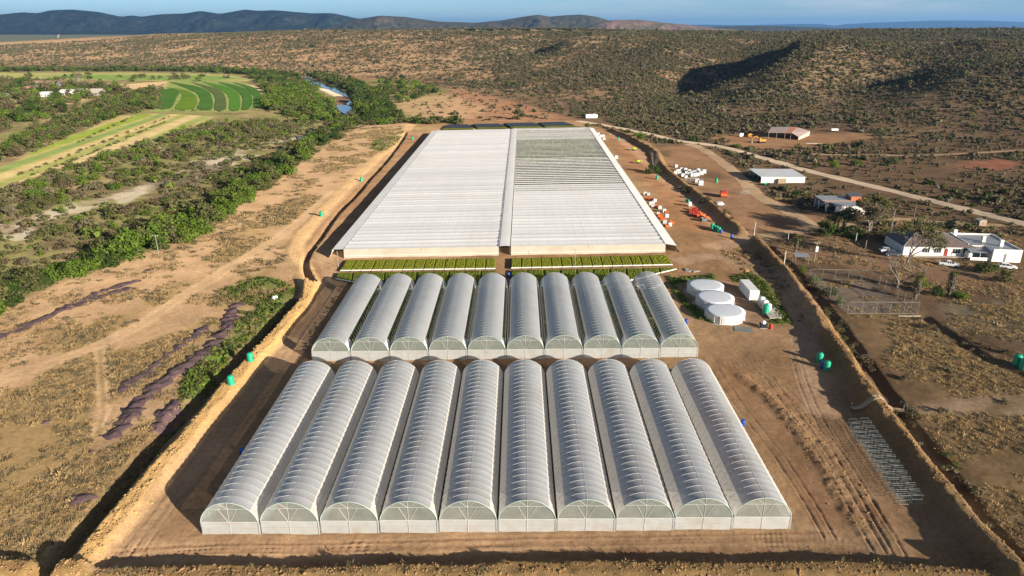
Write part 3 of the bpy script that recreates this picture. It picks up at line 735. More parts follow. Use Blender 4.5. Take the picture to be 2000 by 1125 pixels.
# ================================================================== SKY, SUN, CAMERA, HAZE
def build_light(exposure=1.2, sky=0.12, sun=4.2, haze=3.8e-5):
    W = bpy.data.worlds.new('World'); SC.world = W; W.use_nodes = True
    nt = W.node_tree; nt.nodes.clear(); L = nt.links
    out = nt.nodes.new('ShaderNodeOutputWorld'); bg = nt.nodes.new('ShaderNodeBackground'); bg.inputs['Strength'].default_value = sky
    st = nt.nodes.new('ShaderNodeTexSky'); st.sky_type = 'NISHITA'; st.sun_disc = False
    az = math.atan2(-SUN_H[1], SUN_H[0])          # sun is to the right and behind
    st.sun_elevation = SUN_EL
    st.sun_rotation = math.atan2(SUN_H[0], SUN_H[1])
    st.altitude = 400; st.air_density = 1.0; st.dust_density = 0.4; st.ozone_density = 2.5
    # thin pale cloud streaks high on the right
    tc = nt.nodes.new('ShaderNodeTexCoord'); mp = nt.nodes.new('ShaderNodeMapping'); mp.inputs['Scale'].default_value = (3.2, 3.2, 26)
    L.new(tc.outputs['Generated'], mp.inputs[0])
    nz = nt.nodes.new('ShaderNodeTexNoise'); nz.inputs['Scale'].default_value = 1.6; nz.inputs['Detail'].default_value = 6; nz.inputs['Roughness'].default_value = 0.55
    L.new(mp.outputs[0], nz.inputs['Vector'])
    mr = nt.nodes.new('ShaderNodeMapRange'); mr.inputs[1].default_value = 0.42; mr.inputs[2].default_value = 0.66; mr.inputs[4].default_value = 0.75; L.new(nz.outputs[0], mr.inputs[0])
    sx = nt.nodes.new('ShaderNodeSeparateXYZ'); L.new(tc.outputs['Generated'], sx.inputs[0])
    mx_ = nt.nodes.new('ShaderNodeMapRange'); mx_.inputs[1].default_value = -0.15; mx_.inputs[2].default_value = 0.3; L.new(sx.outputs[0], mx_.inputs[0])
    mz = nt.nodes.new('ShaderNodeMapRange'); mz.inputs[1].default_value = 0.010; mz.inputs[2].default_value = 0.032; L.new(sx.outputs[2], mz.inputs[0])
    mu = nt.nodes.new('ShaderNodeMath'); mu.operation = 'MULTIPLY'; L.new(mr.outputs[0], mu.inputs[0]); L.new(mx_.outputs[0], mu.inputs[1])
    m3 = nt.nodes.new('ShaderNodeMath'); m3.operation = 'MULTIPLY'; L.new(mu.outputs[0], m3.inputs[0]); L.new(mz.outputs[0], m3.inputs[1])
    mix = nt.nodes.new('ShaderNodeMix'); mix.data_type = 'RGBA'; L.new(m3.outputs[0], mix.inputs[0]); L.new(st.outputs[0], mix.inputs[6]); mix.inputs[7].default_value = CLOUD
    # sky tint: deeper blue low over the horizon, dimmed above to weaken the fill
    zr = nt.nodes.new('ShaderNodeMapRange'); zr.inputs[1].default_value = 0.0; zr.inputs[2].default_value = 0.22; L.new(sx.outputs[2], zr.inputs[0])
    tint = nt.nodes.new('ShaderNodeMix'); tint.data_type = 'RGBA'; L.new(zr.outputs[0], tint.inputs[0]); tint.inputs[6].default_value = (.78, 1.18, 1.86, 1); tint.inputs[7].default_value = (.74, .73, .71, 1)
    mul = nt.nodes.new('ShaderNodeMix'); mul.data_type = 'RGBA'; mul.blend_type = 'MULTIPLY'; mul.inputs[0].default_value = 1.0; L.new(st.outputs[0], mul.inputs[6]); L.new(tint.outputs[2], mul.inputs[7]); L.new(mul.outputs[2], mix.inputs[6])
    L.new(mix.outputs[2], bg.inputs[0]); L.new(bg.outputs[0], out.inputs[0])
    s = bpy.data.lights.new('sun', 'SUN'); s.energy = sun; s.angle = R(0.55); s.color = (1.0, 0.89, 0.74)
    so = bpy.data.objects.new('sun', s); link(so)
    d = Vector((SUN_H[0] * math.cos(SUN_EL), SUN_H[1] * math.cos(SUN_EL), math.sin(SUN_EL)))
    so.rotation_euler = d.to_track_quat('Z', 'Y').to_euler(); so.location = (60, -60, 120)
    c = bpy.data.cameras.new('camera'); c.lens = 36 * FPX / 2000; c.sensor_width = 36; c.clip_start = 0.5; c.clip_end = 120000
    co = bpy.data.objects.new('camera', c); link(co); co.location = (0, 0, HC); co.rotation_euler = (math.pi / 2 - PITCH, 0, 0)
    SC.camera = co
    vs = SC.view_settings; vs.view_transform = 'Standard'; vs.look = 'None'; vs.exposure = exposure; vs.gamma = 1; vs.use_curve_mapping = False
    SC.cycles.max_bounces = 6; SC.cycles.transparent_max_bounces = 12; SC.cycles.diffuse_bounces = 3; SC.cycles.volume_bounces = 0
    if haze > 0:
        mb = MB(); mb.box(-48000, 48000, -3000, 45000, -70, 460)
        m, nt, out = _new('haze_air'); v = nt.nodes.new('ShaderNodeVolumePrincipled'); v.inputs['Density'].default_value = haze
        v.inputs['Color'].default_value = (.24, .52, 1.0, 1); v.inputs['Anisotropy'].default_value = 0.2
        nt.links.new(v.outputs[0], out.inputs['Volume'])
        tag(mb.build('haze', m), kind='stuff')
CLOUD = (8.2, 7.9, 8.3, 1)
# ================================================================== TUNNELS
ORD = ['first', 'second', 'third', 'fourth', 'fifth', 'sixth', 'seventh', 'eighth', 'ninth', 'tenth', 'eleventh', 'twelfth', 'thirteenth', 'fourteenth', 'fifteenth', 'sixteenth', 'seventeenth']

def arch_pt(u, hw, hg, rise):
    return u * hw, hg + rise * (max(0.0, 1 - abs(u) ** 2)) ** 0.58

def film_grid(hw, hg, rise, y0, y1, u0, u1, bay, nu, per, sag, seed, lift=0.0):
    """plastic film pulled over hoops spaced bay apart and sagging between them"""
    g = random.Random(seed); nb = max(1, int(round((y1 - y0) / bay)))
    bs = [(g.uniform(0.6, 1.5) * sag, g.uniform(-0.3, 0.3)) for _ in range(nb)]
    V = []; F = []
    a0 = math.asin(u0) / (math.pi / 2); a1 = math.asin(u1) / (math.pi / 2)
    ys = [y0 + (y1 - y0) * k / (nb * per) for k in range(nb * per + 1)]
    for k, y in enumerate(ys):
        b = min(k // per, nb - 1); t = (k - b * per) / per
        sg = bs[b][0] * 4 * t * (1 - t)
        for i in range(nu + 1):
            u = math.sin((a0 + (a1 - a0) * i / nu) * math.pi / 2)
            x, z = arch_pt(u, hw, hg, rise)
            w = 1 - abs(u) ** 6
            ss = sg * w * (1 + bs[b][1] * u)
            V.append((x * (1 - ss) , y, hg + (z - hg) * (1 - ss) + lift))
    n = nu + 1
    for k in range(len(ys) - 1):
        for i in range(nu): F.append((k * n + i, k * n + i + 1, (k + 1) * n + i + 1, (k + 1) * n + i))
    return np.array(V), np.array(F)

def tunnel_mats():
    M['film'] = pm('tunnel_film', (.60, .62, .635), rough=.3, var=.045, size=2.2, spec=.55, trans=.25, glass=.25, dirt=((.50, .47, .41), .5), orand=.06, world=True)
    M['curtain'] = pm('white_side_curtain', (.80, .775, .73), rough=.75, var=.06, size=1.2, spec=.2, trans=.5, dirt=((.6, .54, .45), .4), world=True)
    M['film2'] = pm('tunnel_film_overlap', (.55, .575, .60), rough=.3, var=.045, size=2.2, spec=.55, trans=.22, glass=.31, dirt=((.46, .44, .39), .5), orand=.06, world=True)
    M['gable'] = pm('clear_gable_film', (.33, .36, .33), rough=.22, var=.12, size=1.5, spec=.5, glass=.5, world=True)
    M['skirt'] = pm('white_skirt_film', (.52, .53, .52), rough=.45, var=.07, size=1.0, spec=.4, trans=.15, glass=.22, dirt=((.45, .38, .29), .6), world=True)
    M['steel'] = pm('galvanised_steel', (.50, .52, .52), rough=.42, var=.12, size=.4, metal=.6, spec=.5)
    M['whitesteel'] = pm('white_painted_steel', (.72, .73, .69), rough=.45, var=.08, size=.4, spec=.4)
    M['framesteel'] = pm('pale_frame_steel', (.56, .58, .55), rough=.5, var=.1, size=.4)
    M['trim'] = pm('pale_green_strip', (.46, .60, .53), rough=.5, var=.1, size=.5)
    M['gutter'] = pm('weathered_gutter', (.05, .035, .028), rough=.75, var=.3, size=.8)
    M['roll'] = pm('rolled_white_sheet', (.74, .74, .72), rough=.6, var=.1, size=.6, bump=.02)

def make_tunnel(L, bays, span, hg, rise, open_sides, sag, seed, gap=0.24):
    """one arched bay of the greenhouse block; local origin: middle of its front edge at ground level"""
    hw = span / 2 - gap / 2
    t = empty('plastic_tunnel', (0, 0, 0))
    bay = L / bays
    um = 0.80 if open_sides else .77; uc = .86 if open_sides else 1.0
    # left sheet, right sheet lapping over it at the ridge
    V, F = film_grid(hw, hg, rise, 0.0, L, -um, 0.06, bay, 11, 6, sag, seed)
    o = bpy.data.objects.new('roof_film', np_mesh('roof_film', V, F[:, ::-1], M['film'], True)); link(o, t)
    V, F = film_grid(hw, hg, rise, 0.0, L, 0.0, um, bay, 11, 6, sag, seed, 0.035)
    o = bpy.data.objects.new('roof_film', np_mesh('roof_film', V, F[:, ::-1], M['film2'], True)); link(o, t)
    for u0, u1 in ((-uc, -um), (um, uc)):
        V, F = film_grid(hw - .02, hg, rise - .03, 0.0, L, u0, u1, bay, 4, 4, sag * .5, seed + 1)
        o = bpy.data.objects.new('side_curtain', np_mesh('side_curtain', V, F[:, ::-1], M['curtain'], True)); link(o, t)
    if open_sides:
        for y0, y1 in ((0.0, 3.2), (L - 3.6, L)):
            for u0, u1 in ((-1.0, -uc), (uc, 1.0)):
                V, F = film_grid(hw, hg, rise, y0, y1, u0, u1, bay, 3, 4, 0, seed)
                o = bpy.data.objects.new('end_flap', np_mesh('end_flap', V, F[:, ::-1], M['roll'], True)); link(o, t)
    # hoops
    mb = MB(); mb.tube([(arch_pt(math.sin(a * math.pi / 2), hw + .012, hg, rise + .012)[0], 0, arch_pt(math.sin(a * math.pi / 2), hw + .012, hg, rise + .012)[1]) for a in np.linspace(-1, 1, 25)], 0.026 if not open_sides else .022, 4)
    hm = mb.mesh('hoop', M['whitesteel'], True)
    for k in range(1, bays + 1):
        o = bpy.data.objects.new('hoop', hm); link(o, t); o.location = (0, k * bay, 0)
    # front gable, its frame and the skirt below
    for y, nm, side in ((0.06, 'front_gable', -1), (L - 0.06, 'rear_gable', 1)):
        mb = MB(); pts = [arch_pt(math.sin(a * math.pi / 2), hw, hg, rise) for a in np.linspace(-1, 1, 25)]
        mb.add([(x, y, z - .02) for x, z in pts] , [tuple(range(25))]); mb.build(nm, M['gable'], t)
    fr = MB(); y = 0.0; r = .024
    zt = arch_pt(0, hw, hg, rise)[1]
    fr.bar((-hw, y, hg), (hw, y, hg), r * 1.3); fr.bar((0, y, 0), (0, y, zt), r)
    zc = hg + rise * .68; xc = hw * .75
    fr.bar((-xc, y - .01, zc), (xc, y - .01, zc), r)
    fr.bar((-.15, y, hg), (-hw * .33, y, zc), r); fr.bar((.15, y, hg), (hw * .33, y, zc), r)
    fr.bar((0, y, zc), (-hw * .30, y, hg + rise * .95), r * .8); fr.bar((0, y, zc), (hw * .30, y, hg + rise * .95), r * .8)
    for x in (-hw, hw): fr.bar((x, y, -.1), (x, y, hg), r)
    fr.bar((-hw, y - .01, hg * .5), (hw, y - .01, hg * .5), r * .6)
    fr.build('gable_frame', M['framesteel'], t)
    tr = MB(); tr.tube([(p[0], -.02, p[1] + .02) for p in pts], .04, 5); tr.build('arch_strip', M['trim'], t, True)
    sk = MB(); ns = 10
    vs = []
    for i in range(ns + 1):
        x = (-hw + 2 * hw * i / ns) * (span - .02) / (2 * hw)
        for k in range(4): vs.append((x, 0.075 + .03 * math.sin(i * 1.9 + k * 2.1 + seed), -.15 + (hg + .13) * k / 3))
    sk.add(vs, [(i * 4 + k, (i + 1) * 4 + k, (i + 1) * 4 + k + 1, i * 4 + k + 1) for i in range(ns) for k in range(3)])
    sk.build('front_skirt', M['skirt'], t, True)
    mb = MB(); mb.quad((hw, L - .02, -.1), (-hw, L - .02, -.1), (-hw, L - .02, hg), (hw, L - .02, hg)); mb.build('rear_skirt', M['skirt'], t)
    # side walls, gutters
    for s in (-1, 1):
        mb = MB(); x = s * hw
        n = bays
        for k in range(n + 1): mb.bar((x, k * bay, 0), (x, k * bay, hg), .03, 4)
        mb.bar((x, 0, hg * .99), (x, L, hg * .99), .04, 4)
        mb.build('side_post_row', M['steel'], t)
        mb = MB(); x2 = x - s * .03; mb.quad((x2, 0.1, -.1), (x2, L - .1, -.1), (x2, L - .1, hg * (.55 if open_sides else .98)), (x2, .1, hg * (.55 if open_sides else .98)))
        mb.build('side_wall', M['skirt'], t)
    if not open_sides:
        mb = MB(); mb.box(hw - .05, hw + gap * .9, .25, L - .2, hg - .10, hg - .04); mb.build('gutter', M['gutter'], t)
    return t

AXIS = R(0.5)     # the blocks run half a degree to the right of the camera heading
def build_tunnels():
    tunnel_mats()
    sides = ['leftmost', 'second from the left', 'third from the left', 'fourth from the left', 'fifth from the left', 'fifth from the right', 'fourth from the right', 'third from the right', 'second from the right', 'rightmost']
    A, B = flat(394, 1045), flat(1543, 1033.5)
    span = np.linalg.norm(B - A) / 10
    k1s = [Kind(make_tunnel(41.5, 29, span, 2.08, 3.1, False, sg, sd, gap=.30)) for sg, sd in ((.012, 5), (.009, 15), (.015, 27))]
    for i in range(10):
        p = A + (B - A) * (i + .5) / 10
        k1s[(i * 2) % 3].put((p[0], p[1], 0), -AXIS, None, 'white film tunnel in the nearest row of ten, ' + sides[i], 'tunnels of the front row')
    A2, B2 = flat(609, 706), flat(1362.5, 697.5)
    span2 = np.linalg.norm(B2 - A2) / 10
    k2s = [Kind(make_tunnel(38.5, 27, span2, 2.2, 3.1, True, sg, sd, gap=.36)) for sg, sd in ((.008, 9), (.006, 19))]
    for i in range(10):
        p = A2 + (B2 - A2) * (i + .5) / 10
        k2s[(i // 2 + i) % 2].put((p[0], p[1], 0), -AXIS, None, 'white tunnel with open side vents in the farther row, ' + sides[i], 'tunnels of the second row')
    for o in COL.objects:
        if o.name.startswith('plastic_tunnel'): o['category'] = 'greenhouse tunnel'
    # crop inside the open-sided row
    V = []; F = []; g = random.Random(3)
    for i in range(10):
        p = A2 + (B2 - A2) * (i + .5) / 10
        for rx in (-3.2, -2.1, -1.0, 0.1, 1.2, 2.3, 3.3):
            y = 1.5
            while y < 37:
                if not (15.5 < y < 17.5):
                    for q in range(5):
                        cx = p[0] + rx + g.uniform(-.3, .3) + y * math.sin(AXIS); cy = p[1] + y + g.uniform(-.3, .3); z = g.uniform(.5, 2.0); s = g.uniform(.2, .42)
                        a = g.uniform(0, 6.28); e = g.uniform(-.6, .6)
                        u = Vector((math.cos(a), math.sin(a), e)) * s; w = Vector((-math.sin(a), math.cos(a), g.uniform(-.8, .8))) * s
                        c = Vector((cx, cy, z)); k = len(V)
                        V += [c - u, c - w, c + u, c + w]; F.append((k, k + 1, k + 2, k + 3))
                y += .75
    o = bpy.data.objects.new('tunnel_crop', np_mesh('tunnel_crop', V, F, leafm('tunnel_crop_leaf', (.05, .09, .02), (.12, .17, .035), size=4))); link(o)
    tag(o, 'leafy green crop growing in rows inside the open-sided tunnels', 'crop', kind='stuff')
    return A, B, A2, B2

# ================================================================== NET HOUSES
def bil(q, u, v):
    a, b, c, d = q          # front-left, front-right, rear-right, rear-left
    return (a * (1 - u) + b * u) * (1 - v) + (d * (1 - u) + c * u) * v

def build_nets():
    HN = 2.65
    M['net'] = pm('white_roof_net', (.88, .87, .84), rough=.8, var=.03, size=9, spec=.15, orand=.075, stretch=(1, .25, 1), trans=.08, dirt=((.66, .62, .55), .35))
    M['net3'] = pm('drawn_roof_net', (.80, .80, .76), rough=.8, var=.05, size=6, spec=.1, orand=.10, trans=.2, glass=.30)
    M['net2'] = pm('white_side_net', (.88, .86, .82), rough=.8, var=.05, size=6, spec=.15, trans=.1)
    M['cream'] = pm('cream_front_net', (.62, .56, .46), rough=.85, var=.08, size=3, spec=.1, trans=.2, glass=.12, dirt=((.46, .33, .2), .4))
    M['seam'] = pm('dark_seam_cord', (.50, .50, .50), rough=.8, var=.2, size=2)
    M['roll2'] = pm('bunched_roof_net', (.74, .72, .70), rough=.8, var=.2, size=2, trans=.1)
    M['pole'] = pm('treated_timber_pole', (.22, .16, .11), rough=.8, var=.25, size=.6)
    c = lambda px, py: flat(px, py, HN)
    QL = [c(671, 487), c(974, 481.5), c(998.5, 252), c(855, 255)]
    QR = [c(998, 481), c(1300, 476.5), c(1149.5, 248.5), c(1010.5, 251)]
    g = random.Random(5)
    hs = []
    for nm, Q, lab in (('left', QL, 'left half of the big shade house, its flat white net roof fully closed'), ('right', QR, 'right half of the big shade house, net roof drawn back in strips')):
        o0 = Q[0]
        H = empty('net_house', (o0[0], o0[1], 0), 0, lab, 'shade house', 'halves of the shade house'); hs.append(H)
        Lc = lambda p, z: (p[0] - o0[0], p[1] - o0[1], z)
        n = 66; widths = []
        for k in range(n):
            v0, v1 = k / n, (k + 1) / n
            y = bil(Q, .5, v0)[1]
            rolled = False
            if nm == 'right' and 271 < y < 470:
                if y < 284: fr = g.uniform(.62, .8)
                elif y < 327: fr = g.uniform(.40, .52)
                elif y < 345: fr = g.uniform(.36, .48)
                elif y < 408: fr = g.uniform(.28, .44)
                else: fr = g.uniform(.42, .60)
                v0 = v1 - (v1 - v0) * fr; rolled = True
            mb = MB(); nu = 24; nv = 3
            ph = g.uniform(0, 6); droop = g.uniform(.05, .17)
            vs = []
            for i in range(nu + 1):
                for j in range(nv + 1):
                    u = i / nu; t = j / nv
                    w = math.sin(u * 9 + ph) * .02 + (math.sin(u * 31 + ph) * .10 if rolled and j == 0 else 0)
                    p = bil(Q, u, v0 + (v1 - v0) * t + (w * .12 / n if rolled and j == 0 else 0))
                    z = HN - droop * 4 * t * (1 - t) + .05 * math.sin(u * 40 + ph) * t * (1 - t)
                    vs.append(Lc(p, z))
            mb.add(vs, [(i * (nv + 1) + j, (i + 1) * (nv + 1) + j, (i + 1) * (nv + 1) + j + 1, i * (nv + 1) + j + 1) for i in range(nu) for j in range(nv)])
            mb.build('roof_strip', M['net'] if not rolled else (M['net3'] if 345 < y < 405 else M['net2']), H, True)
        # cords: one across each seam, a few lengthwise
        mb = MB()
        for k in range(n + 1):
            v = k / n; a = bil(Q, 0, v); b = bil(Q, 1, v)
            mb.bar(Lc(a, HN + .03), Lc(b, HN + .03), .035, 3)
        mb.build('seam_cords', M['seam'], H)
        mb = MB()
        for k in range(17):
            u = k / 16
            mb.bar(Lc(bil(Q, u, 0), HN + .04), Lc(bil(Q, u, 1), HN + .04), .006 if 0 < k < 16 else .06, 3)
        mb.build('lengthwise_cords', M['seam'], H)
        # poles
        mb = MB(); mb.bar((0, 0, -.1), (0, 0, HN - .03), .05, 5); pmesh = mb.mesh('support_pole', M['pole'])
        for k in range(0, 67, 6):
            for u in (np.linspace(0, 1, 7)):
                p = bil(Q, u, k / 66); po = bpy.data.objects.new('support_pole', pmesh); link(po, H); po.location = (p[0] - o0[0], p[1] - o0[1], 0)
        # front and rear walls
        for v, wn in ((0, 'front_wall'), (1, 'rear_wall')):
            mb = MB(); vs = []; nn = 40
            for i in range(nn + 1):
                p = bil(Q, i / nn, v)
                for k in range(5):
                    z = HN - (HN + .1) * k / 4
                    vs.append(Lc((p[0], p[1] + (-.25 if v == 0 else .25) * (k / 4) + .05 * math.sin(i * 1.3 + k)), z))
            mb.add(vs, [(i * 5 + k, i * 5 + k + 1, (i + 1) * 5 + k + 1, (i + 1) * 5 + k) for i in range(nn) for k in range(4)])
            w = mb.build(wn, M['cream'], H, True)
            if v == 0:
                m2 = MB()
                for i in range(nn):
                    a = bil(Q, i / nn, 0); b = bil(Q, (i + 1) / nn, 0)
                    m2.bar(Lc((a[0], a[1] - .27), .7), Lc((b[0], b[1] - .27), .7), .05, 4)
                m2.build('bottom_rail', M['net2'], w)
        # side apron: roof strip beyond the edge pole line, then a falling side net
        uo = 0 if nm == 'left' else 1; s = -1 if nm == 'left' else 1
        W1 = 3.4
        mb = MB(); vs = []; nn = 88
        for i in range(nn + 1):
            p = bil(Q, uo, i / nn)
            vs.append(Lc((p[0] + s * .10, p[1]), HN + .02)); vs.append(Lc((p[0] + s * W1 * .5, p[1]), HN - (.26 if s > 0 else .04) - .03 * math.sin(i * 1.1))); vs.append(Lc((p[0] + s * W1, p[1]), HN - (.55 if s > 0 else .10) - .04 * (i % 2)))
        mb.add(vs, [(i * 3 + k, i * 3 + k + 1, (i + 1) * 3 + k + 1, (i + 1) * 3 + k) for i in range(nn) for k in range(2)])
        mb.build('side_roof', M['net2'], H, True)
        mb = MB(); vs = []
        for i in range(nn + 1):
            p = bil(Q, uo, i / nn); wv = .12 * math.sin(i * .9)
            vs.append(Lc((p[0] + s * W1, p[1]), HN - (.57 if s > 0 else .12))); vs.append(Lc((p[0] + s * (W1 + .4 + wv * .4), p[1]), 1.2)); vs.append(Lc((p[0] + s * (W1 + 1.3 + wv), p[1]), -.05))
        mb.add(vs, [(i * 3 + k, i * 3 + k + 1, (i + 1) * 3 + k + 1, (i + 1) * 3 + k) for i in range(nn) for k in range(2)])
        mb.build('side_net', M['cream' if nm == 'right' else 'net2'], H, True)
        mb = MB(); mb.bar((0, 0, -.1), (0, 0, HN - (.6 if s > 0 else .15)), .06, 5); pmesh = mb.mesh('edge_pole', M['pole'])
        for i in range(0, 89, 4):
            p = bil(Q, uo, i / nn); po = bpy.data.objects.new('edge_pole', pmesh); link(po, H); po.location = (p[0] + s * W1 - o0[0], p[1] - o0[1], 0)
    # cover over the walkway between the halves
    a = [c(974.5, 481.5) + np.array((.2, 0)), c(997.5, 481) - np.array((.2, 0)), c(1010.5, 251) - np.array((.2, 0)), c(998.7, 252) + np.array((.2, 0))]
    wc = empty('walkway_cover', (a[0][0], a[0][1], 0), 0, 'long narrow white cover over the walkway between the two shade house halves', 'shade cover')
    mb = MB(); vs = []; nn = 66
    for i in range(nn + 1):
        for k, u in enumerate((0, .5, 1)):
            p = bil(a, u, i / nn); vs.append((p[0] - a[0][0], p[1] - a[0][1], HN + .10 + (.10 if k == 1 else 0) + .03 * math.sin(i * 2.2)))
    mb.add(vs, [(i * 3 + k, i * 3 + k + 1, (i + 1) * 3 + k + 1, (i + 1) * 3 + k) for i in range(nn) for k in range(2)])
    mb.build('net_strip', M['net2'], wc, True)
    mb = MB(); mb.bar((0, 0, -.1), (0, 0, HN + .08), .05, 5); pmesh = mb.mesh('support_pole', M['pole'])
    for i in range(0, nn + 1, 3):
        for u in (0.02, .98):
            p = bil(a, u, i / nn); po = bpy.data.objects.new('support_pole', pmesh); link(po, wc); po.location = (p[0] - a[0][0], p[1] - a[0][1], 0)
    # crop under the drawn-back roof: rows of leaf clumps
    V = []; F = []
    for k in range(n):
        for sub in (.15, .45, .75):
            v = (k + sub) / n
            y = bil(QR, .5, v)[1]
            if y < 268: continue
            x0, x1 = bil(QR, .012, v)[0], bil(QR, .985, v)[0]
            x = x0
            while x < x1:
                x += g.uniform(.35, .8)
                if g.random() < .06: continue
                for q in range(2):
                    s = g.uniform(.3, .65); a_ = g.uniform(0, 6.28)
                    cc = Vector((x, y + g.uniform(-.4, .4), g.uniform(.4, 1.9)))
                    u = Vector((math.cos(a_), math.sin(a_), g.uniform(-.5, .5))) * s; w = Vector((-math.sin(a_), math.cos(a_), g.uniform(-.7, .7))) * s
                    kk = len(V); V += [cc - u, cc - w, cc + u, cc + w]; F.append((kk, kk + 1, kk + 2, kk + 3))
    o = bpy.data.objects.new('net_house_crop', np_mesh('net_house_crop', V, F, leafm('net_crop_leaf', (.11, .17, .035), (.29, .33, .085), size=14))); link(o)
    tag(o, 'rows of green crop under the drawn-back net roof', 'crop', kind='stuff')

# ================================================================== SEEDLING BEDS
def build_beds():
    M['lip'] = pm('white_bed_edge', (.72, .71, .67), rough=.6, var=.1, size=.6)
    M['seed'] = cropm('seedling_mat', (.15, .17, .018), (.28, .28, .035), .5)
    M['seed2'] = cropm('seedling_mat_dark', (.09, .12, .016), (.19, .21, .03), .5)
    M['shadecloth'] = pm('dark_shade_cloth', (.045, .055, .075), rough=.7, var=.3, size=4, spec=.3)
    M['tray'] = pm('black_tray_side', (.03, .03, .03), rough=.7, var=.2, size=.5)
    HB = .7
    g = random.Random(8)
    def bed(q, label, grp, mat, name='seedling_bed', cat='seedling bed', cover=None, lip=True):
        o0 = q[0]; P = lambda u, v, z: (bil(q, u, v)[0] - o0[0], bil(q, u, v)[1] - o0[1], z)
        e = empty(name, (o0[0], o0[1], 0), 0, label, cat, grp)
        mb = MB(); vs = []; nu, nv = 14, 14
        for i in range(nu + 1):
            for j in range(nv + 1): vs.append(P(i / nu, j / nv, HB + (g.uniform(-.07, .09) if 0 < i < nu and 0 < j < nv else -.12)))
        mb.add(vs, [(i * (nv + 1) + j, (i + 1) * (nv + 1) + j, (i + 1) * (nv + 1) + j + 1, i * (nv + 1) + j + 1) for i in range(nu) for j in range(nv)])
        mb.build('plant_mat', mat, e)
        mb = MB(); mb.slab(P(0, 0, HB - .13), P(1, 0, HB - .13), P(1, 1, HB - .13), P(0, 1, HB - .13), .16)
        for u, v in ((.04, .03), (.96, .03), (.04, .97), (.96, .97), (.04, .5), (.96, .5)):
            p = P(u, v, 0); mb.box(p[0] - .05, p[0] + .05, p[1] - .05, p[1] + .05, -.2, HB - .29)
        mb.build('bench', M['tray'], e)
        if lip:
            a, b = Vector(P(-.005, 0, HB + .06)), Vector(P(1.005, 0, HB + .06))
            off = Vector((0, -.16, 0))
            mb = MB(); mb.slab(a, a + off, b + off, b, .28); mb.build('front_board', M['lip'], e)
        if cover:
            mb = MB(); mb.slab(P(0.005, cover, HB + .25), P(.995, cover, HB + .25), P(.995, 1, HB + .25), P(.005, 1, HB + .25), .06); mb.build('shade_cloth', M['shadecloth'], e)
        return e
    f = lambda px, py: flat(px, py, HB)
    for side, n, a, b, c, d in (('left', 15, (664, 527.5), (968, 523.5), (968, 503.5), (676, 507)), ('right', 16, (998, 522.5), (1314, 516), (1304, 497), (998, 503.5))):
        q = [f(*a), f(*b), f(*c), f(*d)]
        ks = list(range(n))
        for k in ks:
            u0, u1 = (k + .03) / n, (k + .97) / n
            if side == 'right' and k == n - 1: continue
            if side == 'right' and k == n - 2: u1 = .998
            qq = [bil(q, u0, 0), bil(q, u1, 0), bil(q, u1, 1), bil(q, u0, 1)]
            if side == 'left': w = (ORD[k] + ' from the left') if k < 8 else (ORD[n - 1 - k] + ' from the walkway')
            else: w = (ORD[k] + ' from the walkway') if k < 8 else (ORD[n - 2 - k] + ' from the right end')
            bed(qq, 'green seedling bed before the ' + side + ' net house, ' + w, 'seedling beds in front of the net houses', M['seed'])
    for side, n, xs in (('left', 10, (655, 968)), ('right', 10, (1000, 1322))):
        for k in range(n):
            x0 = xs[0] + (xs[1] - xs[0]) * (k + .03) / n; x1 = xs[0] + (xs[1] - xs[0]) * (k + .97) / n
            yb = 532 - 10 * (((x0 + x1) / 2 - 655) / 667)
            fr = lambda x: (float(np.interp(x, [655, 720, 968], [543, 556, 558])) if side == 'left' else float(np.interp(x, [1000, 1235, 1278, 1322], [556, 547, 535, 523.5])))
            sh = 4 if side == 'left' else -4
            xa0 = x0 + sh * (fr(x0) - yb) / 12 * -1 if side == 'left' else x0 + (fr(x0) - yb) * .45
            q = [f(x0, max(fr(x0), yb + 3)), f(x1, max(fr(x1), yb + 2.5)), f(x1 + (3 if side == 'left' else -3), yb), f(x0 + (3 if side == 'left' else -3), yb)]
            w = (ORD[k] + ' from the left end') if side == 'left' else (ORD[n - 1 - k] + ' from the right end')
            if k in (8, 9) and side == 'left': w = ORD[n - 1 - k] + ' from the central path'
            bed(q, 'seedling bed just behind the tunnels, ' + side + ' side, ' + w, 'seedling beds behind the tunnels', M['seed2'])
    pads = [((862, 252.7), (926, 252), (914, 243.2), (874, 244)), ((933, 251.2), (993, 250.2), (974, 241.7), (923, 242.6)), ((1000, 249.8), (1061, 248.7), (1042, 239.6), (984, 241)), ((1066.5, 248.6), (1131, 247.3), (1101, 238.2), (1051, 239.5))]
    wl = ['leftmost of four, all dark', 'second from the left', 'second from the right', 'rightmost, with a green front strip']
    for q, w in zip(pads, wl):
        bed([f(*p) for p in q], 'dark cloth-covered bed beyond the net houses, ' + w, 'dark beds beyond the net houses', M['seed'], 'covered_bed', 'covered bed', .25, False)
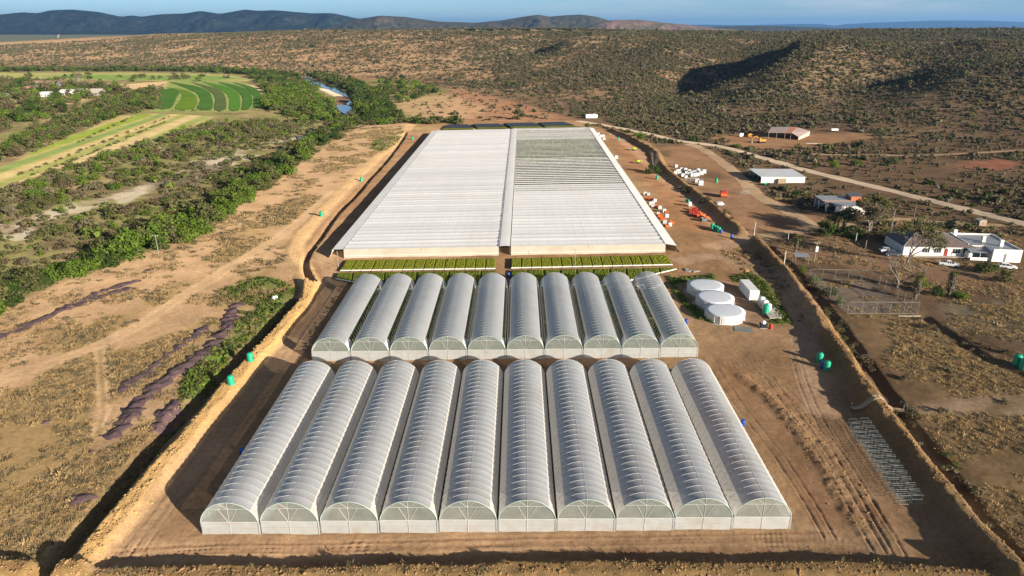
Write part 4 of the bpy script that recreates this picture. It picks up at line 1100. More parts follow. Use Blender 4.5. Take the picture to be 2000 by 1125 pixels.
# ================================================================== VEGETATION
VAR = {}
def foliage_np(nleaf, lobes, size, seed, flat_=.75):
    """leaf clumps spread through a set of lobes (cx, cy, cz, rx, ry, rz)"""
    r = np.random.default_rng(seed)
    w = np.array([l[3] * l[4] * l[5] for l in lobes]) ** .67; w = w / w.sum()
    k = r.choice(len(lobes), nleaf, p=w); Lb = np.array(lobes)[k]
    d = r.normal(size=(nleaf, 3)); d /= np.linalg.norm(d, axis=1)[:, None]
    rad = r.uniform(.45, 1.08, nleaf) ** .6
    c = Lb[:, :3] + d * Lb[:, 3:] * rad[:, None]
    nrm = d + r.normal(size=(nleaf, 3)) * .55 + np.array([0, 0, .25]); nrm /= np.linalg.norm(nrm, axis=1)[:, None]
    u = np.cross(nrm, r.normal(size=(nleaf, 3))); u /= np.linalg.norm(u, axis=1)[:, None]
    v = np.cross(nrm, u)
    s = size * r.uniform(.55, 1.25, nleaf)[:, None]; t = s * r.uniform(.5, .95, nleaf)[:, None]
    V = np.stack([c - u * s, c - v * t * .8 + u * s * .15, c + u * s, c + v * t], 1).reshape(-1, 3)
    V[:, 2] = np.maximum(V[:, 2], .02)
    F = np.arange(nleaf * 4).reshape(-1, 4)
    return V, F

def lobes_tree(seed, h, w, low=.25, n=9):
    g = random.Random(seed); L = []
    for i in range(n):
        a = g.uniform(0, 6.28); q = math.sqrt(g.random()) * w * .5
        z = h * g.uniform(low, .82) * (1 - .25 * q / (w * .5))
        r_ = w * g.uniform(.17, .30)
        L.append((math.cos(a) * q, math.sin(a) * q, z, r_, r_, r_ * g.uniform(.6, .85)))
    L.append((0, 0, h * .72, w * .26, w * .26, h * .22))
    return L

def trunk_mb(h, w, seed, n=5, r=.12):
    g = random.Random(seed); mb = MB()
    top = (g.uniform(-.1, .1) * w, g.uniform(-.1, .1) * w, h * .6)
    mb.tube([(0, 0, -.3), (top[0] * .4, top[1] * .4, h * .25), top], [r * 1.3, r, r * .6], 6)
    for i in range(n):
        a = 6.28 * i / n + g.uniform(-.4, .4); z0 = h * g.uniform(.15, .4)
        q = w * g.uniform(.25, .42)
        mb.tube([(top[0] * .4, top[1] * .4, z0), (math.cos(a) * q * .5, math.sin(a) * q * .5, z0 + h * .16), (math.cos(a) * q, math.sin(a) * q, z0 + h * .36)], [r * .6, r * .45, r * .2], 4)
    return mb

def veg_mats():
    M['leaf_bright'] = leafm('leaf_bright_green', (.085, .15, .022), (.15, .205, .035))
    M['leaf_dark'] = leafm('leaf_dark_green', (.036, .066, .018), (.085, .12, .03))
    M['leaf_olive'] = leafm('leaf_dull_olive', (.085, .098, .034), (.155, .15, .058))
    M['leaf_brown'] = leafm('leaf_brown_bush', (.115, .09, .052), (.19, .15, .085))
    M['leaf_grey'] = leafm('leaf_grey_scrub', (.14, .12, .075), (.22, .19, .115))
    M['leaf_hill'] = leafm('leaf_hill_scrub', (.115, .106, .06), (.19, .16, .092))
    M['leaf_silver'] = leafm('leaf_silver_scrub', (.22, .20, .15), (.32, .29, .22))
    M['dry'] = leafm('dry_grass_blade', (.34, .235, .11), (.52, .38, .19), size=6)
    M['weed'] = leafm('weed_leaf', (.10, .155, .025), (.20, .245, .05), size=4)
    M['bark'] = pm('tree_bark', (.15, .12, .09), rough=.9, var=.3, size=.4, bump=.02)
    M['paleb'] = pm('bare_grey_bark', (.26, .22, .18), rough=.9, var=.25, size=.5, bump=.02)

HID = bpy.data.collections.new('scatter_sources')
def variants(tagname, defs):
    """a source collection for scattered ground cover"""
    c = bpy.data.collections.new('source_' + tagname)
    for i, (V, F, m) in enumerate(defs):
        o = bpy.data.objects.new('%s_%02d' % (tagname, i), np_mesh(tagname, V, F, m)); c.objects.link(o)
    return c

def scatter(name, pts, scl, vi, coll, label, cat, sz=None):
    """one object of uncountable ground cover: its points carry instances"""
    n = len(pts)
    me = bpy.data.meshes.new(name); me.vertices.add(n); me.vertices.foreach_set('co', np.asarray(pts, np.float32).ravel())
    a = me.attributes.new('scl', 'FLOAT_VECTOR', 'POINT')
    sv = np.stack([scl, scl, scl if sz is None else scl * sz], 1).astype(np.float32); a.data.foreach_set('vector', sv.ravel())
    a = me.attributes.new('rz', 'FLOAT_VECTOR', 'POINT'); rz = np.zeros((n, 3), np.float32); rz[:, 2] = nr.uniform(0, 6.28, n); rz[:, :2] = nr.normal(0, .08, (n, 2)); a.data.foreach_set('vector', rz.ravel())
    a = me.attributes.new('vi', 'INT', 'POINT'); a.data.foreach_set('value', np.asarray(vi, np.int32))
    me.update()
    o = bpy.data.objects.new(name, me); link(o); tag(o, label, cat, kind='stuff')
    ng = bpy.data.node_groups.new(name + '_scatter', 'GeometryNodeTree')
    ng.interface.new_socket('Geometry', in_out='INPUT', socket_type='NodeSocketGeometry'); ng.interface.new_socket('Geometry', in_out='OUTPUT', socket_type='NodeSocketGeometry')
    gi = ng.nodes.new('NodeGroupInput'); go = ng.nodes.new('NodeGroupOutput')
    ci = ng.nodes.new('GeometryNodeCollectionInfo'); ci.inputs['Collection'].default_value = coll; ci.inputs['Separate Children'].default_value = True; ci.inputs['Reset Children'].default_value = True
    ip = ng.nodes.new('GeometryNodeInstanceOnPoints'); ip.inputs['Pick Instance'].default_value = True
    def na(nm, dt):
        q = ng.nodes.new('GeometryNodeInputNamedAttribute'); q.data_type = dt; q.inputs['Name'].default_value = nm
        return [s for s in q.outputs if s.name == 'Attribute' and s.enabled][0]
    er = ng.nodes.new('FunctionNodeEulerToRotation')
    ng.links.new(na('rz', 'FLOAT_VECTOR'), er.inputs[0]); ng.links.new(er.outputs[0], ip.inputs['Rotation'])
    ng.links.new(na('scl', 'FLOAT_VECTOR'), ip.inputs['Scale']); ng.links.new(na('vi', 'INT'), ip.inputs['Instance Index'])
    ng.links.new(gi.outputs[0], ip.inputs['Points']); ng.links.new(ci.outputs[0], ip.inputs['Instance']); ng.links.new(ip.outputs[0], go.inputs[0])
    md = o.modifiers.new('scatter', 'NODES'); md.node_group = ng
    return o

def inpx(X, Y, Z, polys):
    px, py, zc = proj(X, Y, Z); m = np.zeros(X.shape, bool)
    for P in polys: m |= inside(px, py, np.array(P, float))
    return m

def sample_px(poly, dens, seed, cap=400000):
    """uniform world points whose flat-ground position falls in a photo polygon (dens per square metre)"""
    r = np.random.default_rng(seed)
    P = WP(poly); x0, x1, y0, y1 = P[:, 0].min(), P[:, 0].max(), P[:, 1].min(), P[:, 1].max()
    n = min(int((x1 - x0) * (y1 - y0) * dens), cap)
    X = r.uniform(x0, x1, n); Y = r.uniform(y0, y1, n)
    m = inside(X, Y, P)
    return X[m], Y[m]

ROADS = []
def clear_of(X, Y, w):
    m = np.ones(X.shape, bool)
    for P, rw in ROADS:
        d, s = dline(X, Y, P, rw + w + 1); m &= d > rw + w
    return m

KEEP = [  # clearings, buildings and yards without scrub (photo polygons)
    [(1400, 262), (1450, 262), (1600, 250), (1710, 262), (1700, 274), (1600, 284), (1545, 294), (1440, 287)],
    [(1288, 282), (1350, 280), (1420, 312), (1480, 350), (1600, 352), (1580, 362), (1490, 368), (1560, 408), (1690, 425), (1650, 442), (1560, 460), (1470, 470), (1400, 410), (1300, 340)],
    [(1500, 470), (1640, 455), (1740, 460), (1800, 440), (1990, 470), (2100, 540), (2060, 565), (1900, 565), (1760, 555), (1600, 505), (1530, 500)],
    [(1110, 228), (1180, 232), (1200, 246), (1130, 240)], [(1880, 316), (1960, 311), (2010, 322), (1960, 334), (1890, 331)],
    [(1560, 520), (1710, 515), (1800, 590), (1795, 622), (1650, 618)],
]

def build_veg():
    veg_mats()
    g = random.Random(21)
    ROADS.extend([(dense(np.array([at(*p) for p in q])), w) for q, w in (
        ([(1128, 236), (1172, 243), (1250, 258), (1320, 274), (1400, 285), (1450, 297), (1520, 317), (1580, 334), (1650, 351), (1750, 375), (1850, 400), (2000, 437), (2120, 468)], 3.6),
        ([(1344, 281), (1372, 291), (1412, 318), (1446, 346), (1478, 380), (1530, 408), (1572, 432)], 3.2),
        ([(1560, 299), (1640, 303), (1720, 303), (1800, 304), (1900, 299), (2010, 293), (2100, 292)], 1.8),
        ([(1478, 465), (1560, 450), (1640, 440), (1760, 428), (1860, 437), (1960, 440)], 2.2))])
    # ---------- hillside scrub: far too many to count
    defs = []
    for k in range(9):
        gg = random.Random(100 + k); n = gg.choice((1, 2, 3, 4))
        L = [(gg.uniform(-.5, .5) * n * .35, gg.uniform(-.5, .5) * n * .35, gg.uniform(.35, .6), gg.uniform(.4, .8), gg.uniform(.4, .8), gg.uniform(.35, .6)) for _ in range(n)]
        V, F = foliage_np(26 + 9 * n, L, .34, 200 + k)
        defs.append((V, F, M[('leaf_hill', 'leaf_hill', 'leaf_grey', 'leaf_olive', 'leaf_grey', 'leaf_hill', 'leaf_dark', 'leaf_brown', 'leaf_silver')[k]]))
    scrub = variants('scrub', defs)
    r = np.random.default_rng(5)
    n = 1000000
    Y = np.sqrt(r.uniform(215 ** 2, 1900 ** 2, n)); A = r.uniform(-.86, .86, n); X = A * Y
    dens_s = n / (.86 * (1900 ** 2 - 215 ** 2))          # candidates per square metre
    Z = macro(X, Y); px, py, zc = proj(X, Y, Z)
    pa = 1000 + FPX * (X / Y) / CP
    yb = np.interp(pa, PXC, YB); yt = np.interp(pa, PXC, YT); t = (Y - yb) / (yt - yb)
    clump = fbm(X, Y, 45, 3, 81); c2 = fbm(X, Y, 170, 3, 82)
    want = np.interp(pa, [850, 1150], [.058, .15]) * np.interp(pa, [-200, 500, 900, 1150, 1500, 2100], [.55, .75, .85, 1.05, 1.15, 1.15])
    want = want * np.clip(1 + clump * 2.4 + c2 * 1.6, .15, 2.4)
    want = want * np.where(t < -.02, np.where(pa > 1120, .8, .30), 1)
    want = np.where((t > 1.12), want * .75, want)
    HILL = [[(-300, 139), (300, 140), (520, 146), (600, 152), (700, 150), (770, 157), (850, 166), (890, 176), (930, 180), (1010, 200), (1115, 230), (1150, 243), (1262, 274), (1300, 290), (1310, 320), (1460, 452), (1520, 515), (1640, 690), (1780, 880), (1960, 1110), (2300, 1200), (2300, 20), (-300, 20)]]
    red = inpx(X, Y, Z, [[(760, 160), (880, 165), (930, 180), (1115, 232), (850, 240), (740, 190)]])
    ok = inpx(X, Y, Z, HILL) | (red & (r.random(n) < .5))
    for K in KEEP: ok &= ~inpx(X, Y, Z, [K])
    ok &= ~(inpx(X, Y, Z, [[(1470, 465), (2100, 470), (2100, 1200), (1900, 1150)]]) & (r.random(n) < .85))
    ok &= clear_of(X, Y, .6)
    ok &= r.random(n) < np.clip(want / dens_s, 0, 1)
    X, Y, Z, pa, t = X[ok], Y[ok], Z[ok], pa[ok], t[ok]
    n = len(X); print('scrub', n)
    Z = ground(X, Y)
    s = r.lognormal(0, .38, n) * np.where(pa > 1000, .98, 1.02) * np.interp(Y, [250, 600, 1500], [.95, 1.05, 1.35])
    vi = r.choice(9, n, p=np.array([.18, .16, .16, .12, .12, .12, .05, .06, .03]))
    scatter('hillside_scrub', np.stack([X, Y, Z - .05 * s], 1), s, vi, scrub, 'grey-olive bush scrub covering the dry hillside', 'scrub')

    # ---------- dry grass and weeds of the fields
    defs = []
    for k in range(6):
        rr = np.random.default_rng(300 + k); nb = 26
        b = rr.normal(0, .22, (nb, 2)); a = rr.uniform(0, 6.28, nb); h = rr.uniform(.08, .30, nb); w = .055
        lean = rr.normal(0, .14, (nb, 2))
        V = np.stack([np.stack([b[:, 0] - np.cos(a) * w, b[:, 1] - np.sin(a) * w, np.zeros(nb)], 1), np.stack([b[:, 0] + np.cos(a) * w, b[:, 1] + np.sin(a) * w, np.zeros(nb)], 1),
                      np.stack([b[:, 0] + lean[:, 0], b[:, 1] + lean[:, 1], h], 1)], 1).reshape(-1, 3)
        F = np.arange(nb * 3).reshape(-1, 3)
        defs.append((V, F, M['dry'] if k < 3 else M['leaf_grey'] if k < 5 else M['leaf_brown']))
    dry = variants('dry_tuft', defs)
    V_ = []
    def field(polys, seed, d0, thr, mask=None, size=9):
        out = []
        for q in polys:
            X, Y = sample_px(q, d0, seed); seed += 1
            f = fbm(X, Y, size, 4, 71) + fbm(X, Y, 40, 4, 70) * .5 + fbm(X, Y, 2.5, 2, 76) * .4
            m = f > thr; out.append((X[m], Y[m]))
        return np.concatenate([o[0] for o in out]), np.concatenate([o[1] for o in out])
    LEFTF = [(-120, 1125), (-100, 720), (0, 612), (100, 568), (220, 512), (330, 492), (455, 408), (545, 348), (645, 284), (705, 250), (790, 246), (700, 335), (600, 430), (570, 485), (590, 540), (570, 590), (480, 690), (330, 830), (180, 1010), (95, 1125)]
    X, Y = field([LEFTF], 1, 1.5, .03)
    X2, Y2 = field([[(-80, 770), (60, 745), (190, 690), (300, 655), (430, 612), (400, 680), (330, 720), (230, 760), (190, 850), (140, 930), (60, 990), (-80, 1060)], [(-40, 960), (120, 870), (220, 870), (290, 820), (330, 835), (240, 940), (160, 1040), (90, 1120), (-100, 1150)],
                    [(120, 660), (160, 630), (230, 610), (320, 575), (300, 610), (220, 650), (140, 690)], [(380, 520), (470, 440), (560, 400), (620, 340), (600, 400), (520, 470), (430, 510)], [(400, 600), (470, 530), (540, 520), (570, 570), (500, 600), (430, 660)]], 9, 2.4, -.04)
    X3, Y3 = field([[(1640, 618), (1800, 615), (1850, 662), (1950, 722), (2100, 780), (2100, 1150), (1990, 1090), (1860, 905), (1740, 745)], [(1700, 790), (1760, 830), (1900, 1030), (1990, 1125), (1950, 1125), (1790, 890)]], 30, 2.6, -.12)
    X4, Y4 = field([[(60, 1112), (1960, 1108), (1990, 1150), (40, 1150)]], 40, .8, -.05)
    X5, Y5 = field([[(1480, 470), (1640, 458), (1990, 520), (2100, 560), (2100, 780), (1950, 720), (1810, 610), (1700, 520), (1560, 515)], [(1300, 290), (1470, 360), (1600, 400), (1690, 420), (2000, 445), (2000, 480), (1700, 445), (1560, 420), (1440, 345)]], 50, .9, .0)
    X6, Y6 = field([[(1582, 548), (1704, 550), (1788, 611), (1660, 611)], [(1820, 600), (1900, 585), (2100, 585), (2100, 680), (1960, 668), (1880, 640)], [(1400, 480), (1640, 700), (1780, 900), (1960, 1110), (1990, 1110), (1800, 880), (1660, 690), (1540, 500)]], 70, 1.6, -.02)
    X = np.concatenate([X, X2, X3, X4, X5, X6]); Y = np.concatenate([Y, Y2, Y3, Y4, Y5, Y6])
    # keep tracks and earth banks bare
    m = np.ones(len(X), bool)
    for P, w in ((dense(WP([(-60, 762), (0, 743), (150, 690), (262, 640), (352, 582), (452, 520), (562, 450), (642, 382), (722, 320), (792, 258)])), 2.0),
                 (dense(WP([(195, 676), (198, 730), (202, 790), (192, 850)])), 1.1), (L_BERM, 2.0), (L_BANK, 2.5), (R_BERM, 1.6),
                 (dense(WP([(1772, 806), (1800, 860), (1870, 950), (1960, 1060)])), .9), (dense(WP([(1790, 795), (1900, 790), (2100, 780)])), 2.5)):
        d, s = dline(X, Y, P, w + 1); m &= d > w
    for P, rw in ROADS:
        d, s = dline(X, Y, P, rw + 1); m &= d > rw
    X, Y = X[m], Y[m]; n = len(X); print('tufts', n)
    s = r.lognormal(0, .35, n) * np.interp(Y, [70, 150, 250], [.75, .95, 1.3])
    scatter('dry_grass', np.stack([X, Y, ground(X, Y)], 1), s, r.choice(6, n, p=[.24, .24, .2, .12, .1, .10]), dry, 'tufts of dry brown grass over the bare fields', 'grass')

    defs = []
    for k in range(6):
        V, F = foliage_np(22, [(0, 0, .18, .38, .38, .22)], .13, 400 + k); defs.append((V, F, M['weed'] if k < 3 else M['leaf_olive'] if k < 5 else M['leaf_dark']))
    weeds = variants('weed', defs)
    W1 = [(578, 566), (582, 588), (520, 640), (450, 705), (395, 770), (345, 800), (352, 760), (380, 720), (410, 690), (445, 650), (470, 610), (500, 600), (440, 580), (420, 570), (500, 540), (545, 545)]
    P = []
    for q, d, sd in ((W1, 1.6, 1), ([(372, 720), (420, 690), (450, 705), (400, 755), (352, 790), (355, 760)], 2.2, 2), ([(1302, 541), (1345, 541), (1392, 536), (1396, 545), (1345, 549), (1318, 556), (1345, 592), (1388, 618), (1402, 632), (1362, 624), (1325, 585)], 2.5, 3),
                     ([(1430, 540), (1472, 533), (1492, 548), (1520, 590), (1548, 630), (1500, 634), (1512, 606), (1484, 570), (1462, 548), (1438, 552)], 3.0, 4), ([(730, 275), (790, 255), (785, 275), (745, 300), (725, 290)], .5, 5), ([(95, 1118), (170, 1030), (250, 925), (330, 835), (398, 770), (470, 700), (535, 630), (560, 610), (520, 660), (410, 780), (280, 920), (190, 1040), (130, 1118)], .35, 6)):
        X, Y = sample_px(q, d, 600 + sd); P.append(np.stack([X, Y], 1))
    P = np.concatenate(P); n = len(P)
    f = fbm(P[:, 0], P[:, 1], 7, 3, 90); k = f > -.16; P = P[k]; n = len(P); print('weeds', n)
    scatter('green_weeds', np.stack([P[:, 0], P[:, 1], ground(P[:, 0], P[:, 1])], 1), r.lognormal(0, .3, n) * 1.1, r.choice(6, n), weeds, 'low green weeds along the berm and round the water tanks', 'weeds')

    P = []
    for q, d, sd in (([(-80, 600), (-60, 520), (100, 440), (260, 395), (420, 340), (560, 290), (640, 262), (540, 335), (440, 395), (320, 470), (200, 500), (60, 555)], .13, 1), ([(-80, 520), (-80, 400), (100, 350), (300, 285), (420, 240), (560, 232), (650, 240), (620, 262), (440, 330), (250, 395), (60, 450)], .10, 2),
                     ([(-80, 350), (60, 262), (180, 200), (320, 165), (320, 215), (230, 226), (60, 300)], .05, 3), ([(520, 215), (560, 170), (650, 200), (680, 245), (560, 240)], .05, 4)):
        X, Y = sample_px(q, d, 650 + sd); P.append(np.stack([X, Y], 1))
    P = np.concatenate(P); f = fbm(P[:, 0], P[:, 1], 18, 4, 91); P = P[f > -.06]; n = len(P)
    under = variants('undergrowth', [(*foliage_np(40, [(0, 0, .3, .8, .8, .4)], .26, 450 + k), M[('leaf_olive', 'leaf_brown', 'weed', 'leaf_grey', 'leaf_olive', 'leaf_dark')[k]]) for k in range(6)])
    scatter('valley_undergrowth', np.stack([P[:, 0], P[:, 1], ground(P[:, 0], P[:, 1])], 1), r.lognormal(0, .4, n) * 1.1, r.choice(6, n, p=[.25, .28, .12, .15, .15, .05]), under, 'low brown and olive undergrowth of the river valley', 'undergrowth')

    # ---------- valley bushes and trees -------------------------------
    KT = {}
    TONE = {'bright': 'leaf_bright', 'dark': 'leaf_dark', 'olive': 'leaf_olive', 'brown': 'leaf_brown', 'grey': 'leaf_grey'}
    def tree_kind(tone, k):
        if (tone, k) in KT: return KT[(tone, k)]
        h, w = ((5.5, 6.0), (4.6, 6.4), (6.4, 5.4))[k]
        e = empty('bushy_tree', (0, 0, 0))
        trunk_mb(h, w, 70 + k, 5, .14).build('trunk', M['bark'], e)
        V, F = foliage_np(720, lobes_tree(40 + k * 7 + len(tone), h, w, .16, 13), .36, 500 + k * 13 + len(tone))
        o = bpy.data.objects.new('crown', np_mesh('crown', V, F, M[TONE[tone]])); link(o, e)
        KT[(tone, k)] = Kind(e); return KT[(tone, k)]
    KS = {}
    def shrub_kind(tone, k):
        if (tone, k) in KS: return KS[(tone, k)]
        V, F = foliage_np(260, lobes_tree(90 + k * 5 + len(tone), 2.2, 3.6, .15, 6), .26, 700 + k * 11 + len(tone))
        o = bpy.data.objects.new('shrub', np_mesh('shrub', V, F, M[TONE[tone]])); link(o)
        KS[(tone, k)] = Kind(o); return KS[(tone, k)]
    cand = []   # (x, y, scale, tone, zone phrase, group, is tree)
    def belt(pts, wpx, spacing, zone, grp, tones, smin, smax, tree=True, seed=1):
        gg = random.Random(seed); P = dense(WP(pts), 3); acc = 0
        for a, b in zip(P[:-1], P[1:]):
            L = np.linalg.norm(b - a); acc += L
            while acc > spacing:
                acc -= spacing
                nn = np.array([-(b - a)[1], (b - a)[0]]) / L
                p = a + (b - a) * gg.random() + nn * gg.uniform(-.5, .5) * wpx
                cand.append((p[0], p[1], gg.uniform(smin, smax), gg.choice(tones), zone, grp, tree))
    def patch(poly, dens, zone, grp, tones, smin, smax, tree, seed):
        gg = random.Random(seed); X, Y = sample_px(poly, dens, seed)
        for x, y in zip(X, Y): cand.append((x, y, gg.uniform(smin, smax) * (1.25 if gg.random() < .1 else 1), gg.choice(tones), zone, grp, tree))
    B1 = [(-60, 630), (0, 592), (60, 562), (120, 538), (200, 508)]
    belt(B1, 11, 1.5, 'in the belt at the left edge beside the bare field', 'trees along the cleared field', ['bright', 'dark', 'bright', 'olive'], .6, 1.05, True, 2)
    belt([(200, 505), (260, 492), (320, 476), (380, 440)], 15, 1.35, 'in the tall clump below the dry river bed', 'trees along the cleared field', ['bright', 'dark', 'bright', 'bright', 'olive'], .85, 1.4, True, 3)
    belt([(385, 435), (440, 398), (500, 360), (550, 328)], 16, 1.7, 'in the middle of the belt along the cleared field', 'trees along the cleared field', ['bright', 'olive', 'bright', 'dark'], .7, 1.25, True, 4)
    belt([(555, 322), (600, 292), (640, 268), (672, 250), (690, 238)], 18, 2.0, 'where the belt nears the river pools', 'trees along the cleared field', ['bright', 'olive', 'dark'], .7, 1.15, True, 5)
    belt([(655, 170), (690, 178), (712, 195), (725, 215), (728, 238)], 34, 1.55, 'in the dark wood on the right river bank', 'trees of the river wood', ['dark', 'dark', 'olive', 'dark', 'bright'], 1.2, 1.75, True, 6)
    belt([(600, 148), (630, 153), (660, 160), (690, 172)], 34, 2.6, 'in the dark wood at the far river bend', 'trees of the river wood', ['dark', 'dark', 'olive'], 1.1, 1.7, True, 16)
    belt([(720, 242), (770, 240), (830, 240), (900, 241)], 14, 2.6, 'in the hedge beyond the left net house', 'trees beyond the net house', ['olive', 'bright', 'olive', 'dark'], .8, 1.3, True, 7)
    patch([(520, 170), (600, 165), (645, 185), (655, 215), (670, 235), (600, 240), (560, 225), (515, 212)], .018, 'in the bright thicket left of the river', 'trees of the river wood', ['bright', 'bright', 'olive', 'bright'], .8, 1.3, True, 8)
    patch([(480, 142), (560, 150), (610, 165), (560, 180), (520, 175)], .010, 'in the thicket right of the striped field', 'trees of the river wood', ['olive', 'dark', 'bright'], .9, 1.4, True, 9)
    patch([(740, 160), (800, 160), (855, 172), (850, 185), (790, 200), (740, 215)], .006, 'on the red earth right of the river wood', 'trees of the river wood', ['olive', 'bright', 'dark'], .8, 1.3, True, 10)
    # scrub between river bed and fields
    patch([(-80, 330), (60, 262), (180, 205), (300, 172), (316, 190), (306, 214), (240, 224), (150, 256), (60, 296), (-80, 345)], .034, 'in the thicket above the long field strips', 'bushes of the left thicket', ['bright', 'olive', 'brown', 'dark', 'olive'], .6, 1.15, True, 11)
    patch([(-80, 395), (60, 355), (200, 308), (300, 276), (400, 244), (540, 235), (500, 262), (380, 300), (250, 352), (100, 402), (-80, 460)], .029, 'in the thicket below the long field strips', 'bushes of the lower thicket', ['bright', 'olive', 'brown', 'grey', 'bright'], .45, .85, True, 12)
    patch([(-60, 520), (100, 445), (260, 400), (420, 345), (540, 300), (620, 255), (640, 262), (540, 335), (440, 395), (320, 470), (200, 500), (60, 552), (-60, 605)], .042, 'between the dry river bed and the tree belt', 'bushes of the river bed', ['brown', 'olive', 'bright', 'brown', 'grey', 'olive'], .5, 1.2, False, 13)
    patch([(-60, 470), (100, 425), (250, 375), (420, 318), (560, 262), (600, 245), (560, 240), (420, 280), (250, 350), (60, 410), (-60, 440)], .03, 'along the upper side of the dry river bed', 'bushes of the river bed', ['olive', 'bright', 'grey', 'olive'], .6, 1.3, False, 14)
    patch([(-100, 152), (60, 158), (180, 168), (260, 175), (200, 200), (100, 235), (-100, 300)], .006, 'round the far farm buildings', 'bushes round the far farm', ['olive', 'brown', 'bright', 'dark'], .8, 1.6, True, 15)
    belt([(-150, 139), (100, 138.5), (300, 138), (420, 140), (520, 146), (560, 152)], 45, 1.9, 'in the far dark hedge below the hill', 'trees of the far hedge', ['dark', 'dark', 'olive', 'bright'], 1.0, 1.7, True, 17)
    patch([(0, 150), (300, 148), (500, 152), (480, 158), (300, 160), (0, 163)], .0012, 'dotted over the far meadow', 'bushes of the far meadow', ['olive', 'dark', 'brown'], .8, 1.5, True, 18)
    # rows of bushes inside the long field
    for k, (a, b) in enumerate((((30, 345), (330, 229)), ((60, 345), (250, 272)), ((110, 328), (320, 240)), ((150, 280), (260, 228)))):
        belt([a, b], 2, 5.0, 'in a row across the long field strips', 'bushes on the field strips', ['olive', 'bright', 'brown'], .3, .8, False, 60 + k)
    for q in (([(330, 172), (352, 182), (350, 195)]), ([(420, 216), (380, 217), (330, 216)]), ([(440, 217), (500, 212), (520, 200)])):
        belt(q, 4, 4.5, 'at the edge of the striped field', 'bushes on the field strips', ['brown', 'olive'], .5, 1.0, False, 70)
    # drop anything standing in the river or on the field
    WAT = [[(650, 200), (676, 202), (698, 214), (704, 236), (682, 236), (654, 216)], [(585, 147), (604, 150), (645, 163), (676, 174), (696, 192), (692, 212), (650, 206), (616, 184), (630, 172), (590, 158)], [(300, 178), (330, 160), (470, 161), (512, 182), (512, 207), (470, 216), (304, 213)]]
    cx = np.array([c[0] for c in cand]); cy = np.array([c[1] for c in cand])
    bad = inpx(cx, cy, cx * 0, WAT)
    hasb = inpx(cx, cy, cx * 0, [[(-60, 372), (0, 368), (110, 335), (200, 303), (290, 273), (390, 244), (420, 228), (300, 223), (232, 229), (150, 264), (60, 302), (-60, 345)]])
    cand2 = [c for c, b_, h_ in zip(cand, bad, hasb) if not b_ and not (h_ and 'row across' not in c[4])]
    print('valley plants', len(cand2))
    # largest in the picture become things, the rest one mass
    def app(c):
        px, py, zc = proj(np.array([c[0]]), np.array([c[1]]), np.array([0.0])); 
        vis = -60 < px[0] < 2060
        return (c[2] * (5.5 if c[6] else 2.2)) / zc[0] if vis else 0
    trees = sorted([c for c in cand2 if c[6]], key=app, reverse=True); shr = sorted([c for c in cand2 if not c[6]], key=app, reverse=True)
    SZ = lambda s, lo, hi: 'low' if s < lo else ('tall' if s > hi else 'middling')
    NT = {'bright': 'bright green', 'dark': 'dark green', 'olive': 'dull olive', 'brown': 'brown', 'grey': 'grey'}
    for c in trees[:290]:
        k = g.randrange(3); kd = tree_kind(c[3], k)
        r_ = kd.put((c[0], c[1], gz(c[0], c[1]) - .1), g.uniform(0, 6.28), (c[2] * g.uniform(.9, 1.15), c[2] * g.uniform(.9, 1.15), c[2] * g.uniform(.85, 1.1)), '%s %s tree %s' % (SZ(c[2], .7, 1.05), NT[c[3]], c[4]), c[5])
        r_['category'] = 'tree'
    for c in shr[:150]:
        k = g.randrange(2); kd = shrub_kind(c[3], k)
        r_ = kd.put((c[0], c[1], gz(c[0], c[1]) - .05), g.uniform(0, 6.28), (c[2] * g.uniform(.85, 1.2), c[2] * g.uniform(.85, 1.2), c[2]), '%s %s bush %s' % (SZ(c[2], .7, 1.05).replace('tall', 'large'), NT[c[3]], c[4]), c[5])
        r_['category'] = 'bush'
    rest = trees[290:] + shr[150:]
    defs = []; TI = {}
    for i, tn in enumerate(('bright', 'dark', 'olive', 'brown', 'grey')):
        for k in range(2):
            V, F = foliage_np(150, lobes_tree(140 + i * 3 + k, 5.2, 6.2, .12, 8), .62, 800 + i * 5 + k); defs.append((V, F, M[TONE[tn]])); TI[(tn, k)] = len(defs) - 1
    wood = variants('wood', defs)
    X = np.array([c[0] for c in rest]); Y = np.array([c[1] for c in rest]); s = np.array([c[2] * (1.0 if c[6] else .45) for c in rest])
    scatter('valley_woodland', np.stack([X, Y, ground(X, Y) - .1], 1), s, [TI[(c[3], g.randrange(2))] for c in rest], wood, 'far bushes and trees of the river valley reading as one mass', 'woodland')

    # ---------- single plants on the east side ------------------------
    def one(px, py, s, tone, label, k=0, grp=None, sz=1.0):
        b = base(px, py); r_ = tree_kind(tone, k).put((b.x, b.y, b.z - .1), g.uniform(0, 6.28), (s, s, s * sz), label, grp); r_['category'] = 'tree'; r_['group'] = grp if grp else ''
        if not grp: del r_['group']
    one(1012, 234, 1.55, 'olive', 'round green tree standing alone just beyond the dark covered beds', 2)
    one(1250, 273, 1.0, 'bright', 'round green tree beside the pale gravel road near the right net house')
    one(1148, 250, .75, 'olive', 'small tree at the far right corner of the net houses', 1)
    one(1272, 338, .95, 'dark', 'dark tree on the earth bank beside the green tank', 1)
    one(1637, 353, 1.0, 'bright', 'bright green tree nearest the white shed, across the road', 2) if False else None
